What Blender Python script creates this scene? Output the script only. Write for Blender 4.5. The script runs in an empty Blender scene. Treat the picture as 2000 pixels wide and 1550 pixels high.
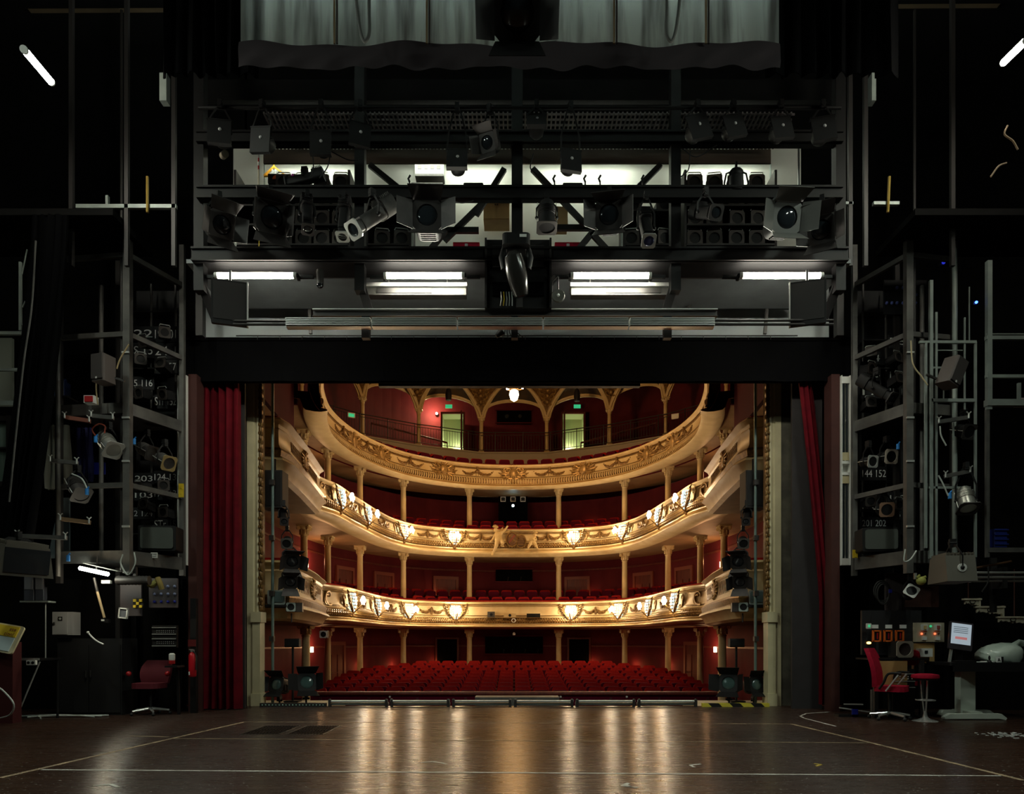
import bpy, bmesh, math, random
from math import sin, cos, pi, radians, sqrt
from mathutils import Vector, Matrix, Euler

random.seed(7)
S = bpy.context.scene
COL = S.collection

# ---------------------------------------------------------------- camera
F = 1400.0                     # focal length in pixels of the 2000 px wide frame
VX, VY = 1004.0, 1252.0        # vanishing point of the stage axis
EYE = 1.25
cam_d = bpy.data.cameras.new('camera')
cam_d.sensor_fit = 'HORIZONTAL'
cam_d.sensor_width = 36.0
cam_d.lens = 36.0 * F / 2000.0
cam_d.shift_x = (1000 - VX) / 2000.0
cam_d.shift_y = (VY - 775) / 2000.0
cam_d.clip_end = 200
cam = bpy.data.objects.new('camera', cam_d)
COL.objects.link(cam)
cam.location = (0, 0, EYE)
cam.rotation_euler = (pi / 2, 0, 0)
S.camera = cam

# ---------------------------------------------------------------- world and exposure
w = bpy.data.worlds.new('world')
S.world = w
w.use_nodes = True
w.node_tree.nodes['Background'].inputs[0].default_value = (0.10, 0.12, 0.12, 1)
w.node_tree.nodes['Background'].inputs[1].default_value = 0.012
S.view_settings.view_transform = 'Standard'
S.view_settings.look = 'None'
S.view_settings.exposure = 0.0
S.view_settings.gamma = 1.0
S.view_settings.use_curve_mapping = False
S.cycles.max_bounces = 6
S.cycles.diffuse_bounces = 4
S.cycles.glossy_bounces = 3
S.cycles.transmission_bounces = 4
S.cycles.sample_clamp_indirect = 4.0
S.cycles.caustics_reflective = False
S.cycles.caustics_refractive = False


def W(px, py, d):
    """point of the stage seen at pixel (px, py) and d metres in front of the camera"""
    return Vector(((px - VX) * d / F, d, EYE + (VY - py) * d / F))


# brightness of the lamps the house and the stage have
LAMP_W = 24.0          # balcony front clusters
TUBE_E = 105.0          # fluorescent tubes
WARM = (1.0, 0.52, 0.17)
COOL = (0.86, 1.0, 0.86)


def point_light(name, loc, watts, color, radius=0.08, parent=None):
    d = bpy.data.lights.new(name, 'POINT')
    d.energy = watts
    d.color = color
    d.shadow_soft_size = radius
    o = bpy.data.objects.new(name, d)
    COL.objects.link(o)
    o.location = loc
    o.parent = parent
    return o


# ---------------------------------------------------------------- materials
MATS = {}


def mat(name, col, rough=0.6, metal=0.0, col2=None, scale=6.0, stretch=(1, 1, 1), bump=0.0, bscale=None,
        emit=None, estr=0.0, spec=0.5, detail=4.0, alpha=1.0, trans=0.0, lo=0.35, hi=0.65, sheen=0.0):
    if name in MATS:
        return MATS[name]
    m = bpy.data.materials.new(name)
    m.use_nodes = True
    nt = m.node_tree
    b = nt.nodes['Principled BSDF']
    b.inputs['Base Color'].default_value = (*col, 1)
    b.inputs['Roughness'].default_value = rough
    b.inputs['Metallic'].default_value = metal
    b.inputs['Specular IOR Level'].default_value = spec
    b.inputs['Alpha'].default_value = alpha
    b.inputs['Transmission Weight'].default_value = trans
    if sheen:
        b.inputs['Sheen Weight'].default_value = sheen
    tc = mp = None
    if col2 is not None or bump:
        tc = nt.nodes.new('ShaderNodeTexCoord')
        mp = nt.nodes.new('ShaderNodeMapping')
        mp.inputs['Scale'].default_value = stretch
        nt.links.new(tc.outputs['Object'], mp.inputs['Vector'])
    if col2 is not None:
        n = nt.nodes.new('ShaderNodeTexNoise')
        n.inputs['Scale'].default_value = scale
        n.inputs['Detail'].default_value = detail
        r = nt.nodes.new('ShaderNodeValToRGB')
        r.color_ramp.elements[0].position = lo
        r.color_ramp.elements[1].position = hi
        r.color_ramp.elements[0].color = (*col, 1)
        r.color_ramp.elements[1].color = (*col2, 1)
        nt.links.new(mp.outputs[0], n.inputs['Vector'])
        nt.links.new(n.outputs['Fac'], r.inputs['Fac'])
        nt.links.new(r.outputs['Color'], b.inputs['Base Color'])
    if bump:
        n2 = nt.nodes.new('ShaderNodeTexNoise')
        n2.inputs['Scale'].default_value = bscale or scale
        n2.inputs['Detail'].default_value = 3
        bp = nt.nodes.new('ShaderNodeBump')
        bp.inputs['Strength'].default_value = bump
        bp.inputs['Distance'].default_value = 0.02
        nt.links.new(mp.outputs[0], n2.inputs['Vector'])
        nt.links.new(n2.outputs['Fac'], bp.inputs['Height'])
        nt.links.new(bp.outputs['Normal'], b.inputs['Normal'])
    if emit is not None:
        b.inputs['Emission Color'].default_value = (*emit, 1)
        b.inputs['Emission Strength'].default_value = estr
    MATS[name] = m
    return m


cream = mat('cream_plaster', (0.72, 0.57, 0.31), 0.45, col2=(0.62, 0.46, 0.22), scale=2.5)
cream_dim = mat('aged_cream_paint', (0.50, 0.46, 0.33), 0.5, col2=(0.38, 0.35, 0.25), scale=3)
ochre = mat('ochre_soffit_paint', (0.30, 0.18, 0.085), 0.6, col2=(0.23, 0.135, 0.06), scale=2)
gold = mat('antique_gilding', (0.27, 0.155, 0.045), 0.42, 0.3, col2=(0.12, 0.062, 0.02), scale=14)
gold_lt = mat('pale_gilding', (0.42, 0.27, 0.095), 0.4, 0.3, col2=(0.22, 0.13, 0.045), scale=11)
wall_red = mat('dark_red_wallcloth', (0.125, 0.014, 0.019), 0.75, col2=(0.095, 0.009, 0.017), scale=1.3, spec=0.2)
wood_red = mat('red_brown_door_wood', (0.15, 0.025, 0.014), 0.5, col2=(0.09, 0.014, 0.010), scale=3, stretch=(6, 6, .6))
velvet = mat('red_velvet', (0.34, 0.014, 0.011), 0.85, col2=(0.25, 0.009, 0.010), scale=9, spec=0.1)
velvet_dk = mat('wine_red_velvet', (0.085, 0.004, 0.018), 0.9, spec=0.1)
seat_shell = mat('dark_seat_shell', (0.06, 0.008, 0.012), 0.6)
carpet = mat('dark_red_carpet', (0.09, 0.006, 0.008), 0.95, col2=(0.06, 0.004, 0.006), scale=30, spec=0.1)
curtain_red = mat('crimson_stage_curtain', (0.13, 0.003, 0.009), 0.85, col2=(0.09, 0.0022, 0.007), scale=5, spec=0.15)
black = mat('matt_black_steel', (0.008, 0.0075, 0.008), 0.55, spec=.3)
blackcloth = mat('black_molton', (0.0035, 0.0035, 0.004), 0.95, spec=0.02)
soot = mat('black_painted_wall', (0.008, 0.0075, 0.0075), 0.9, col2=(0.005, 0.005, 0.005), scale=2, spec=0.1)
greysteel = mat('grey_painted_steel', (0.13, 0.125, 0.115), 0.5, 0.2, col2=(0.085, 0.082, 0.078), scale=5)
dksteel = mat('dark_grey_steel', (0.035, 0.032, 0.031), 0.5, 0.3)
ltsteel = mat('pale_green_grey_steel', (0.34, 0.39, 0.36), 0.45, 0.2, col2=(0.26, 0.30, 0.28), scale=4)
alu = mat('brushed_aluminium', (0.68, 0.70, 0.67), 0.34, 0.6)
chrome = mat('polished_chrome', (0.75, 0.75, 0.72), 0.18, 0.7)
bluegrey = mat('blue_grey_wall_panel', (0.50, 0.55, 0.56), 0.6, col2=(0.42, 0.47, 0.48), scale=1.5)
offwhite = mat('off_white_wall', (0.70, 0.72, 0.66), 0.8, col2=(0.62, 0.63, 0.57), scale=1.2)
white = mat('white_enamel', (0.75, 0.76, 0.72), 0.45)
paperm = mat('white_paper', (0.8, 0.82, 0.8), 0.8)
brown = mat('dark_brown_fascia_wood', (0.10, 0.07, 0.05), 0.7, col2=(0.075, 0.05, 0.035), scale=3, stretch=(.4, 4, 4))
ply = mat('birch_plywood', (0.52, 0.32, 0.12), 0.6, col2=(0.42, 0.25, 0.09), scale=3, stretch=(1, 1, .2))
yellow = mat('signal_yellow', (0.80, 0.58, 0.03), 0.5)
orange = mat('bright_orange_plastic', (0.80, 0.16, 0.02), 0.5)
redplastic = mat('signal_red_paint', (0.42, 0.012, 0.015), 0.4)
crimson = mat('crimson_upholstery', (0.42, 0.010, 0.035), 0.8, col2=(0.33, 0.007, 0.028), scale=20, spec=0.15)
blue = mat('blue_gel_sheet', (0.01, 0.02, 0.30), 0.5)
bluelt = mat('light_blue_plug', (0.03, 0.25, 0.7), 0.5)
glassdk = mat('dark_lens_glass', (0.02, 0.025, 0.03), 0.06, spec=0.8)
screen_off = mat('grey_picture_tube', (0.09, 0.10, 0.09), 0.12)
rubber = mat('black_rubber', (0.012, 0.012, 0.012), 0.7)
white_cable = mat('pale_cable_sheath', (0.55, 0.6, 0.56), 0.5)
tube_glow = mat('fluorescent_glow', (0.9, 0.95, 0.9), 0.4, emit=(1.0, 0.97, 0.80), estr=TUBE_E)
bulb_glow = mat('lit_bulb_glass', (1, 0.9, 0.7), 0.3, emit=(1.0, 0.84, 0.58), estr=120.0)
crystal = mat('lit_crystal_drops', (0.16, 0.22, 0.24), 0.12, emit=(0.70, 0.95, 1.0), estr=0.7)
green_glow = mat('green_exit_glow', (0.02, 0.3, 0.1), 0.4, emit=(0.08, 0.95, 0.40), estr=0.45)
red_glow = mat('red_signal_glow', (0.4, 0.02, 0.01), 0.4, emit=(1.0, 0.16, 0.06), estr=2.0)
blue_glow = mat('blue_led_glow', (0.02, 0.05, 0.4), 0.4, emit=(0.05, 0.14, 1.0), estr=6.0)
screen_glow = mat('lit_lcd_screen', (0.5, 0.55, 0.6), 0.3, emit=(0.62, 0.74, 0.86), estr=0.38)

# ---------------------------------------------------------------- mesh builder


class MB:
    def __init__(self):
        self.v, self.f = [], []

    def add(self, vs, fs, M=None):
        o = len(self.v)
        if M is not None:
            vs = [M @ Vector(p) for p in vs]
        self.v += [tuple(p) for p in vs]
        self.f += [tuple(i + o for i in q) for q in fs]
        return self

    def box(self, c, s, M=None, taper=(1, 1)):
        x, y, z = c
        a, b, h = s[0] / 2, s[1] / 2, s[2] / 2
        tx, ty = taper
        vs = [(x - a, y - b, z - h), (x + a, y - b, z - h), (x + a, y + b, z - h), (x - a, y + b, z - h),
              (x - a * tx, y - b * ty, z + h), (x + a * tx, y - b * ty, z + h), (x + a * tx, y + b * ty, z + h),
              (x - a * tx, y + b * ty, z + h)]
        fs = [(3, 2, 1, 0), (4, 5, 6, 7), (0, 1, 5, 4), (1, 2, 6, 5), (2, 3, 7, 6), (3, 0, 4, 7)]
        return self.add(vs, fs, M)

    def rbox(self, c, s, r=0.02, M=None, axis='z', n=3):
        """box whose four edges along an axis are rounded"""
        i, j, k = {'z': (0, 1, 2), 'y': (0, 2, 1), 'x': (1, 2, 0)}[axis]
        a, b, h = s[i] / 2, s[j] / 2, s[k] / 2
        r = min(r, a * .99, b * .99)
        ring = []
        for q, (sx, sy) in enumerate(((1, 1), (-1, 1), (-1, -1), (1, -1))):
            for t in range(n + 1):
                an = pi / 2 * (q + t / n)
                ring.append((sx * (a - r) + r * cos(an), sy * (b - r) + r * sin(an)))
        vs = []
        for zz in (-h, h):
            for (u, v_) in ring:
                p = [0, 0, 0]
                p[i], p[j], p[k] = c[i] + u, c[j] + v_, c[k] + zz
                vs.append(p)
        m = len(ring)
        fs = [tuple(range(m - 1, -1, -1)), tuple(range(m, 2 * m))]
        fs += [(t, (t + 1) % m, m + (t + 1) % m, m + t) for t in range(m)]
        return self.add(vs, fs, M)

    def beam(self, p, q, w_, h_=None, up=(0, 0, 1), M=None):
        """rectangular bar from p to q: w_ across, h_ along up"""
        h_ = h_ or w_
        p, q = Vector(p), Vector(q)
        d = (q - p)
        L = d.length
        d.normalize()
        u = Vector(up)
        if abs(d.dot(u)) > .98:
            u = Vector((0, 1, 0))
        s_ = d.cross(u).normalized()
        u = s_.cross(d).normalized()
        R = Matrix((s_, d, u)).transposed().to_4x4()
        R.translation = (p + q) / 2
        if M is not None:
            R = M @ R
        return self.box((0, 0, 0), (w_, L, h_), R)

    def tube(self, pts, r, n=8, cap=True, M=None, closed=False):
        pts = [Vector(p) for p in pts]
        k = len(pts)
        rs = r if isinstance(r, (list, tuple)) else [r] * k
        vs, fs = [], []
        prev = None
        for i, p in enumerate(pts):
            if closed:
                d = pts[(i + 1) % k] - pts[i - 1]
            else:
                d = pts[min(i + 1, k - 1)] - pts[max(i - 1, 0)]
            if d.length < 1e-9:
                d = Vector((0, 0, 1))
            d.normalize()
            if prev is None:
                a = Vector((0, 0, 1)) if abs(d.z) < .9 else Vector((1, 0, 0))
            else:
                a = prev
            s_ = (a - d * a.dot(d))
            if s_.length < 1e-6:
                s_ = d.orthogonal()
            s_.normalize()
            prev = s_
            t_ = d.cross(s_)
            for j in range(n):
                an = 2 * pi * j / n
                vs.append(p + (s_ * cos(an) + t_ * sin(an)) * rs[i])
        for i in range(k if closed else k - 1):
            i2 = (i + 1) % k
            for j in range(n):
                fs.append((i * n + j, i * n + (j + 1) % n, i2 * n + (j + 1) % n, i2 * n + j))
        if cap and not closed:
            fs.append(tuple(range(n - 1, -1, -1)))
            fs.append(tuple(range((k - 1) * n, k * n)))
        return self.add(vs, fs, M)

    def lathe(self, prof, n=16, M=None, c=(0, 0, 0), cap=True):
        vs, fs = [], []
        for (r, z) in prof:
            for j in range(n):
                an = 2 * pi * j / n
                vs.append((c[0] + r * cos(an), c[1] + r * sin(an), c[2] + z))
        for i in range(len(prof) - 1):
            for j in range(n):
                fs.append((i * n + j, i * n + (j + 1) % n, (i + 1) * n + (j + 1) % n, (i + 1) * n + j))
        if cap:
            fs.append(tuple(range(n - 1, -1, -1)))
            fs.append(tuple(range((len(prof) - 1) * n, len(prof) * n)))
        return self.add(vs, fs, M)

    def ball(self, c, r, n=10, m=6, s=(1, 1, 1), M=None):
        prof = [(max(r * sin(pi * i / m), r * .02), -r * cos(pi * i / m)) for i in range(m + 1)]
        T = Matrix.Translation(c) @ Matrix.Diagonal((*s, 1))
        if M is not None:
            T = M @ T
        return self.lathe(prof, n, T)

    def prism(self, poly, d0, d1, M=None, axis='y'):
        """polygon given as (a, b) pairs, extruded from d0 to d1 along axis"""
        m = len(poly)
        if axis == 'y':
            vs = [(a, d0, b) for a, b in poly] + [(a, d1, b) for a, b in poly]
        elif axis == 'x':
            vs = [(d0, a, b) for a, b in poly] + [(d1, a, b) for a, b in poly]
        else:
            vs = [(a, b, d0) for a, b in poly] + [(a, b, d1) for a, b in poly]
        fs = [tuple(range(m)), tuple(range(2 * m - 1, m - 1, -1))]
        fs += [((t + 1) % m, t, m + t, m + (t + 1) % m) for t in range(m)]
        return self.add(vs, fs, M)

    def sweep(self, path, prof, closed_prof=False, caps=False):
        """path: list of (point, outward normal) in plan; prof: (out, z) pairs"""
        k = len(prof)
        vs, fs = [], []
        for (p, nrm) in path:
            for (o, z) in prof:
                vs.append((p[0] + nrm[0] * o, p[1] + nrm[1] * o, z))
        for i in range(len(path) - 1):
            for j in range(k if closed_prof else k - 1):
                j2 = (j + 1) % k
                fs.append((i * k + j, i * k + j2, (i + 1) * k + j2, (i + 1) * k + j))
        if caps:
            fs.append(tuple(range(k)))
            fs.append(tuple(range(len(vs) - k, len(vs)))[::-1])
        return self.add(vs, fs)

    def build(self, name, material, parent=None, smooth=False, loc=None, recalc=True):
        me = bpy.data.meshes.new(name)
        me.from_pydata(self.v, [], self.f)
        if recalc:
            bm = bmesh.new()
            bm.from_mesh(me)
            bmesh.ops.recalc_face_normals(bm, faces=bm.faces)
            bm.to_mesh(me)
            bm.free()
        if smooth:
            for p in me.polygons:
                p.use_smooth = True
            try:
                me.set_sharp_from_angle(angle=radians(38))
            except Exception:
                pass
        me.materials.append(material)
        o = bpy.data.objects.new(name, me)
        COL.objects.link(o)
        if parent is not None:
            o.parent = parent
        if loc is not None:
            o.location = loc
        return o


def tag(o, label=None, cat=None, group=None, kind=None):
    if label:
        o['label'] = label
    if cat:
        o['category'] = cat
    if group:
        o['group'] = group
    if kind:
        o['kind'] = kind
    return o


def thing(name, label, cat, loc=(0, 0, 0), rot=(0, 0, 0), group=None, kind=None):
    o = bpy.data.objects.new(name, None)
    o.empty_display_size = .1
    COL.objects.link(o)
    o.location = loc
    o.rotation_euler = rot
    return tag(o, label, cat, group, kind)


KIDS = {}


def kids_of(o):
    """children of a freshly built thing, looked up once"""
    if o.name not in KIDS:
        KIDS[o.name] = [c for c in COL.objects if c.parent == o]
    return KIDS[o.name]


def dup(root, loc, rot=None, label=None, group=None, scale=None):
    r = root.copy()
    COL.objects.link(r)
    r.location = loc
    if rot is not None:
        r.rotation_euler = rot
    if scale is not None:
        r.scale = (scale,) * 3 if not isinstance(scale, (tuple, list)) else scale
    if label:
        r['label'] = label
    if group:
        r['group'] = group

    def cp(a, b):
        for ch in kids_of(a):
            c = ch.copy()
            COL.objects.link(c)
            c.parent = b
            cp(ch, c)
    cp(root, r)
    return r


class Series:
    """the first placing moves the thing that was built, the later ones copy it"""

    def __init__(self, maker):
        self.root = maker()
        self.used = False
        for c in kids_of(self.root):
            for d in kids_of(c):
                kids_of(d)

    def put(self, loc, rot=(0, 0, 0), label=None, group=None, scale=None):
        if not self.used:
            self.used = True
            r = self.root
            r.location = loc
            r.rotation_euler = rot
            if scale is not None:
                r.scale = (scale,) * 3 if not isinstance(scale, (tuple, list)) else scale
            if label:
                r['label'] = label
            if group:
                r['group'] = group
            return r
        return dup(self.root, loc, rot, label, group, scale)


def structure(name, mb, material, label=None, smooth=False):
    o = mb.build(name, material, smooth=smooth)
    o['kind'] = 'structure'
    if label:
        o['label'] = label
    return o


def single(name, mb, material, label, cat, group=None, smooth=False, kind=None):
    """a thing that is one mesh, its origin moved to the foot of the mesh"""
    xs = [v[0] for v in mb.v]
    ys = [v[1] for v in mb.v]
    zs = [v[2] for v in mb.v]
    c = ((min(xs) + max(xs)) / 2, (min(ys) + max(ys)) / 2, min(zs))
    mb.v = [(a - c[0], b - c[1], z - c[2]) for a, b, z in mb.v]
    o = mb.build(name, material, smooth=smooth, loc=c)
    return tag(o, label, cat, group, kind)


ORD = ['first', 'second', 'third', 'fourth', 'fifth', 'sixth', 'seventh', 'eighth', 'ninth', 'tenth', 'eleventh', 'twelfth',
       'thirteenth', 'fourteenth', 'fifteenth', 'sixteenth', 'seventeenth', 'eighteenth', 'nineteenth', 'twentieth',
       'twenty-first', 'twenty-second', 'twenty-third', 'twenty-fourth', 'twenty-fifth', 'twenty-sixth', 'twenty-seventh',
       'twenty-eighth', 'twenty-ninth', 'thirtieth', 'thirty-first', 'thirty-second', 'thirty-third', 'thirty-fourth',
       'thirty-fifth', 'thirty-sixth', 'thirty-seventh', 'thirty-eighth', 'thirty-ninth', 'fortieth']


def catmull(pts, per=8):
    pts = [Vector((*p, 0)) if len(p) == 2 else Vector(p) for p in pts]
    out = []
    for i in range(len(pts) - 1):
        p0 = pts[i - 1] if i else pts[0] * 2 - pts[1]
        p1, p2 = pts[i], pts[i + 1]
        p3 = pts[i + 2] if i + 2 < len(pts) else pts[-1] * 2 - pts[-2]
        for t in range(per):
            u = t / per
            out.append(.5 * ((2 * p1) + (p2 - p0) * u + (2 * p0 - 5 * p1 + 4 * p2 - p3) * u * u
                             + (3 * p1 - p0 - 3 * p2 + p3) * u ** 3))
    out.append(pts[-1])
    return out


def with_normals(pts, inward=Vector((0, 20, 0))):
    """plan normals that point to the middle of the house"""
    out = []
    for i, p in enumerate(pts):
        d = pts[min(i + 1, len(pts) - 1)] - pts[max(i - 1, 0)]
        n = Vector((d.y, -d.x, 0)).normalized()
        if n.dot(inward - p) < 0:
            n = -n
        out.append((p, n))
    return out


def mirror_path(half):
    """half: plan points from the left end to the centre (x <= 0, last x == 0)"""
    return half + [(-x, y) for x, y in half[-2::-1]]


def resample(pts, step):
    """points at an even spacing along a polyline, with their tangents"""
    out = []
    acc = 0.0
    nxt = 0.0
    for a, b in zip(pts, pts[1:]):
        L = (b - a).length
        while nxt <= acc + L and L > 0:
            out.append((a + (b - a) * ((nxt - acc) / L), (b - a).normalized()))
            nxt += step
        acc += L
    return out

# ================================================================ THE HOUSE: shell
# plan lines (metres from the camera), left half, mirrored
P1 = mirror_path([(-5.55, 19.4), (-5.5, 20.6), (-5.15, 21.7), (-5.03, 23.6), (-4.89, 25.95), (-4.37, 28.2), (-2.85, 29.65), (-1.4, 29.95), (0, 30.0)])
P2 = mirror_path([(-5.75, 19.3), (-5.58, 20.4), (-5.35, 21.3), (-5.22, 22.9), (-4.97, 25.4), (-4.60, 27.4), (-3.80, 28.9), (-2.29, 29.75), (-1.1, 29.96), (0, 30.0)])
P3 = mirror_path([(-5.42, 19.9), (-5.70, 21.0), (-5.90, 22.6), (-5.75, 24.4), (-5.30, 26.05), (-4.46, 27.7), (-3.30, 28.9), (-1.75, 29.75), (0, 30.0)])
C1, C2, C3 = (with_normals(catmull(p, 10)) for p in (P1, P2, P3))
WALLP = with_normals(catmull(mirror_path([(-7.0, 14.3), (-7.2, 18), (-7.6, 22), (-7.5, 25.5), (-6.9, 28.5), (-5.2, 31.6), (-2.8, 33.2), (0, 33.6)]), 8))
GALP = with_normals(catmull(mirror_path([(-7.4, 14.3), (-8.3, 20), (-9.2, 26), (-8.8, 31), (-6.5, 35.4), (-3, 37.3), (0, 37.6)]), 8))


def frame_at(path, px, z):
    """frame on a plan line where it crosses the given picture column: x along, y out to the house, z up"""
    best = None
    lo = 0 if px < VX else len(path) // 2 - 1
    hi = len(path) // 2 + 1 if px < VX else len(path) - 1
    t = (px - VX) / F
    for i in range(lo, min(hi, len(path) - 1)):
        (a, na), (b, nb) = path[i], path[i + 1]
        fa, fb = a.x - t * a.y, b.x - t * b.y
        if fa * fb <= 0 and fa != fb:
            u = fa / (fa - fb)
            p = a + (b - a) * u
            n = (na + (nb - na) * u).normalized()
            if best is None or p.y > best[0].y:
                best = (p, n)
    p, n = best
    return basis(p, n, z)


def basis(p, n, z):
    x = Vector((n.y, -n.x, 0))
    M = Matrix((x, n, Vector((0, 0, 1)))).transposed().to_4x4()
    M.translation = (p.x, p.y, z)
    return M


def walk(path, step, start=0.0):
    """frames at an even spacing along a plan line"""
    out = []
    acc, nxt = 0.0, start
    for (a, na), (b, nb) in zip(path, path[1:]):
        L = (b - a).length
        while L > 0 and nxt <= acc + L:
            u = (nxt - acc) / L
            out.append((a + (b - a) * u, (na + (nb - na) * u).normalized()))
            nxt += step
        acc += L
    return out


# walls and floors
structure('wall_house', MB().sweep(WALLP, [(0, -1.4), (0, 7.75)]), wall_red)
structure('wall_gallery', MB().sweep(GALP, [(0, 7.4), (0, 14.6)]), wall_red)
# wainscot rails and pilaster strips on the round wall
m = MB()
for z in (1.0, 3.05, 4.5, 6.2):
    m.sweep([(p, n) for p, n in WALLP], [(0.0, z), (0.03, z + .01), (0.03, z + .07), (0, z + .08)])
structure('trim_1', m, wood_red)
m = MB()
m.prism([(-8.5, -1.45), (8.5, -1.45), (8.5, -.95), (-8.5, -.95)], 14.2, 19.6)
rows = [(20.4 + .9 * r, -0.98 + .059 * r) for r in range(12)]
for r, (y, z) in enumerate(rows):
    m.box((0, y, z - .25), (16, .9, .5))
m.box((0, 33.2, rows[-1][1] - .25), (16, 4.0, .5))
structure('floor_stalls', m, carpet)
ceil = MB()
ceil.add([(-9.5, 14, 13.6), (9.5, 14, 13.7), (9.5, 31.4, 13.7), (-9.5, 31.4, 13.7), (9.5, 38, 14.4), (-9.5, 38, 14.4)], [(0, 1, 2, 3), (3, 2, 4, 5)])
structure('ceiling', ceil, mat('dark_painted_ceiling', (0.10, 0.07, 0.04), 0.8, col2=(0.16, 0.11, 0.06), scale=1.2))


def spiral(mb, M, c, r0, r1, a0, a1, th0, th1=None, n=14, squash=1.0, y=0.03):
    th1 = th1 or th0 * .6
    pts, rs = [], []
    for i in range(n + 1):
        u = i / n
        a = a0 + (a1 - a0) * u
        r = r0 + (r1 - r0) * u
        pts.append((c[0] + r * cos(a), y + .02 * sin(pi * u), c[1] + squash * r * sin(a)))
        rs.append(th0 + (th1 - th0) * u)
    mb.tube(pts, rs, 6, M=M)


def cartouche(mb, M, k=1.0):
    """shell-shaped rocaille shield with scrolls and leaves, about 1.2 m wide"""
    M = M @ Matrix.Diagonal((k, k, k, 1))
    mb.ball((0, .05, .02), 1, 14, 8, (.19, .07, .22), M)
    for s in (-1, 1):
        D = M @ Matrix.Diagonal((s, 1, 1, 1))
        spiral(mb, D, (.16, .10), .30, .07, -1.9, 2.9, .05, .02)
        spiral(mb, D, (.30, .20), .17, .03, -2.6, 3.6, .04, .02)
        spiral(mb, D, (.42, -.06), .16, .03, 3.0, -3.2, .04, .02)
        spiral(mb, D, (.18, -.22), .14, .03, 2.2, -3.6, .035, .02)
        for a, L in ((.25, .62), (.0, .66), (-.28, .6), (-.55, .52), (.55, .5)):
            pts = [(.2 * cos(a), .04, .2 * sin(a) - .02), (L * .75 * cos(a), .08, L * .75 * sin(a)), (L * cos(a + .12), .03, L * sin(a + .12))]
            mb.tube(pts, [.03, .05, .012], 6, M=D)
    for a in (-.5, -.25, 0, .25, .5):
        mb.tube([(0, .05, .2), (.36 * sin(a), .1, .2 + .18 * cos(a)), (.42 * sin(a * 1.3), .05, .2 + .24 * cos(a))], [.03, .045, .01], 6, M=M)
        mb.tube([(0, .05, -.22), (.24 * sin(a), .11, -.22 - .14 * cos(a)), (.3 * sin(a * 1.3), .06, -.22 - .2 * cos(a))], [.03, .04, .01], 6, M=M)


def garland(mb, M, wdt, drop=.16, lumps=11):
    for i in range(lumps):
        u = i / (lumps - 1)
        x = (u - .5) * wdt
        z = -drop * 4 * u * (1 - u)
        r = .045 + .035 * sin(pi * u)
        mb.ball((x + random.uniform(-.01, .01), .03, z + random.uniform(-.015, .015)), r, 6, 4, (1.1, .8, .8), M)
        mb.ball((x + .03, .02, z - r), r * .6, 5, 3, (1, .7, 1), M)
    for s in (-1, 1):
        for q in range(3):
            mb.ball((s * wdt / 2, .03, -.05 - q * .07), .035 - q * .007, 6, 4, (.8, .8, 1.3), M)


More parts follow.
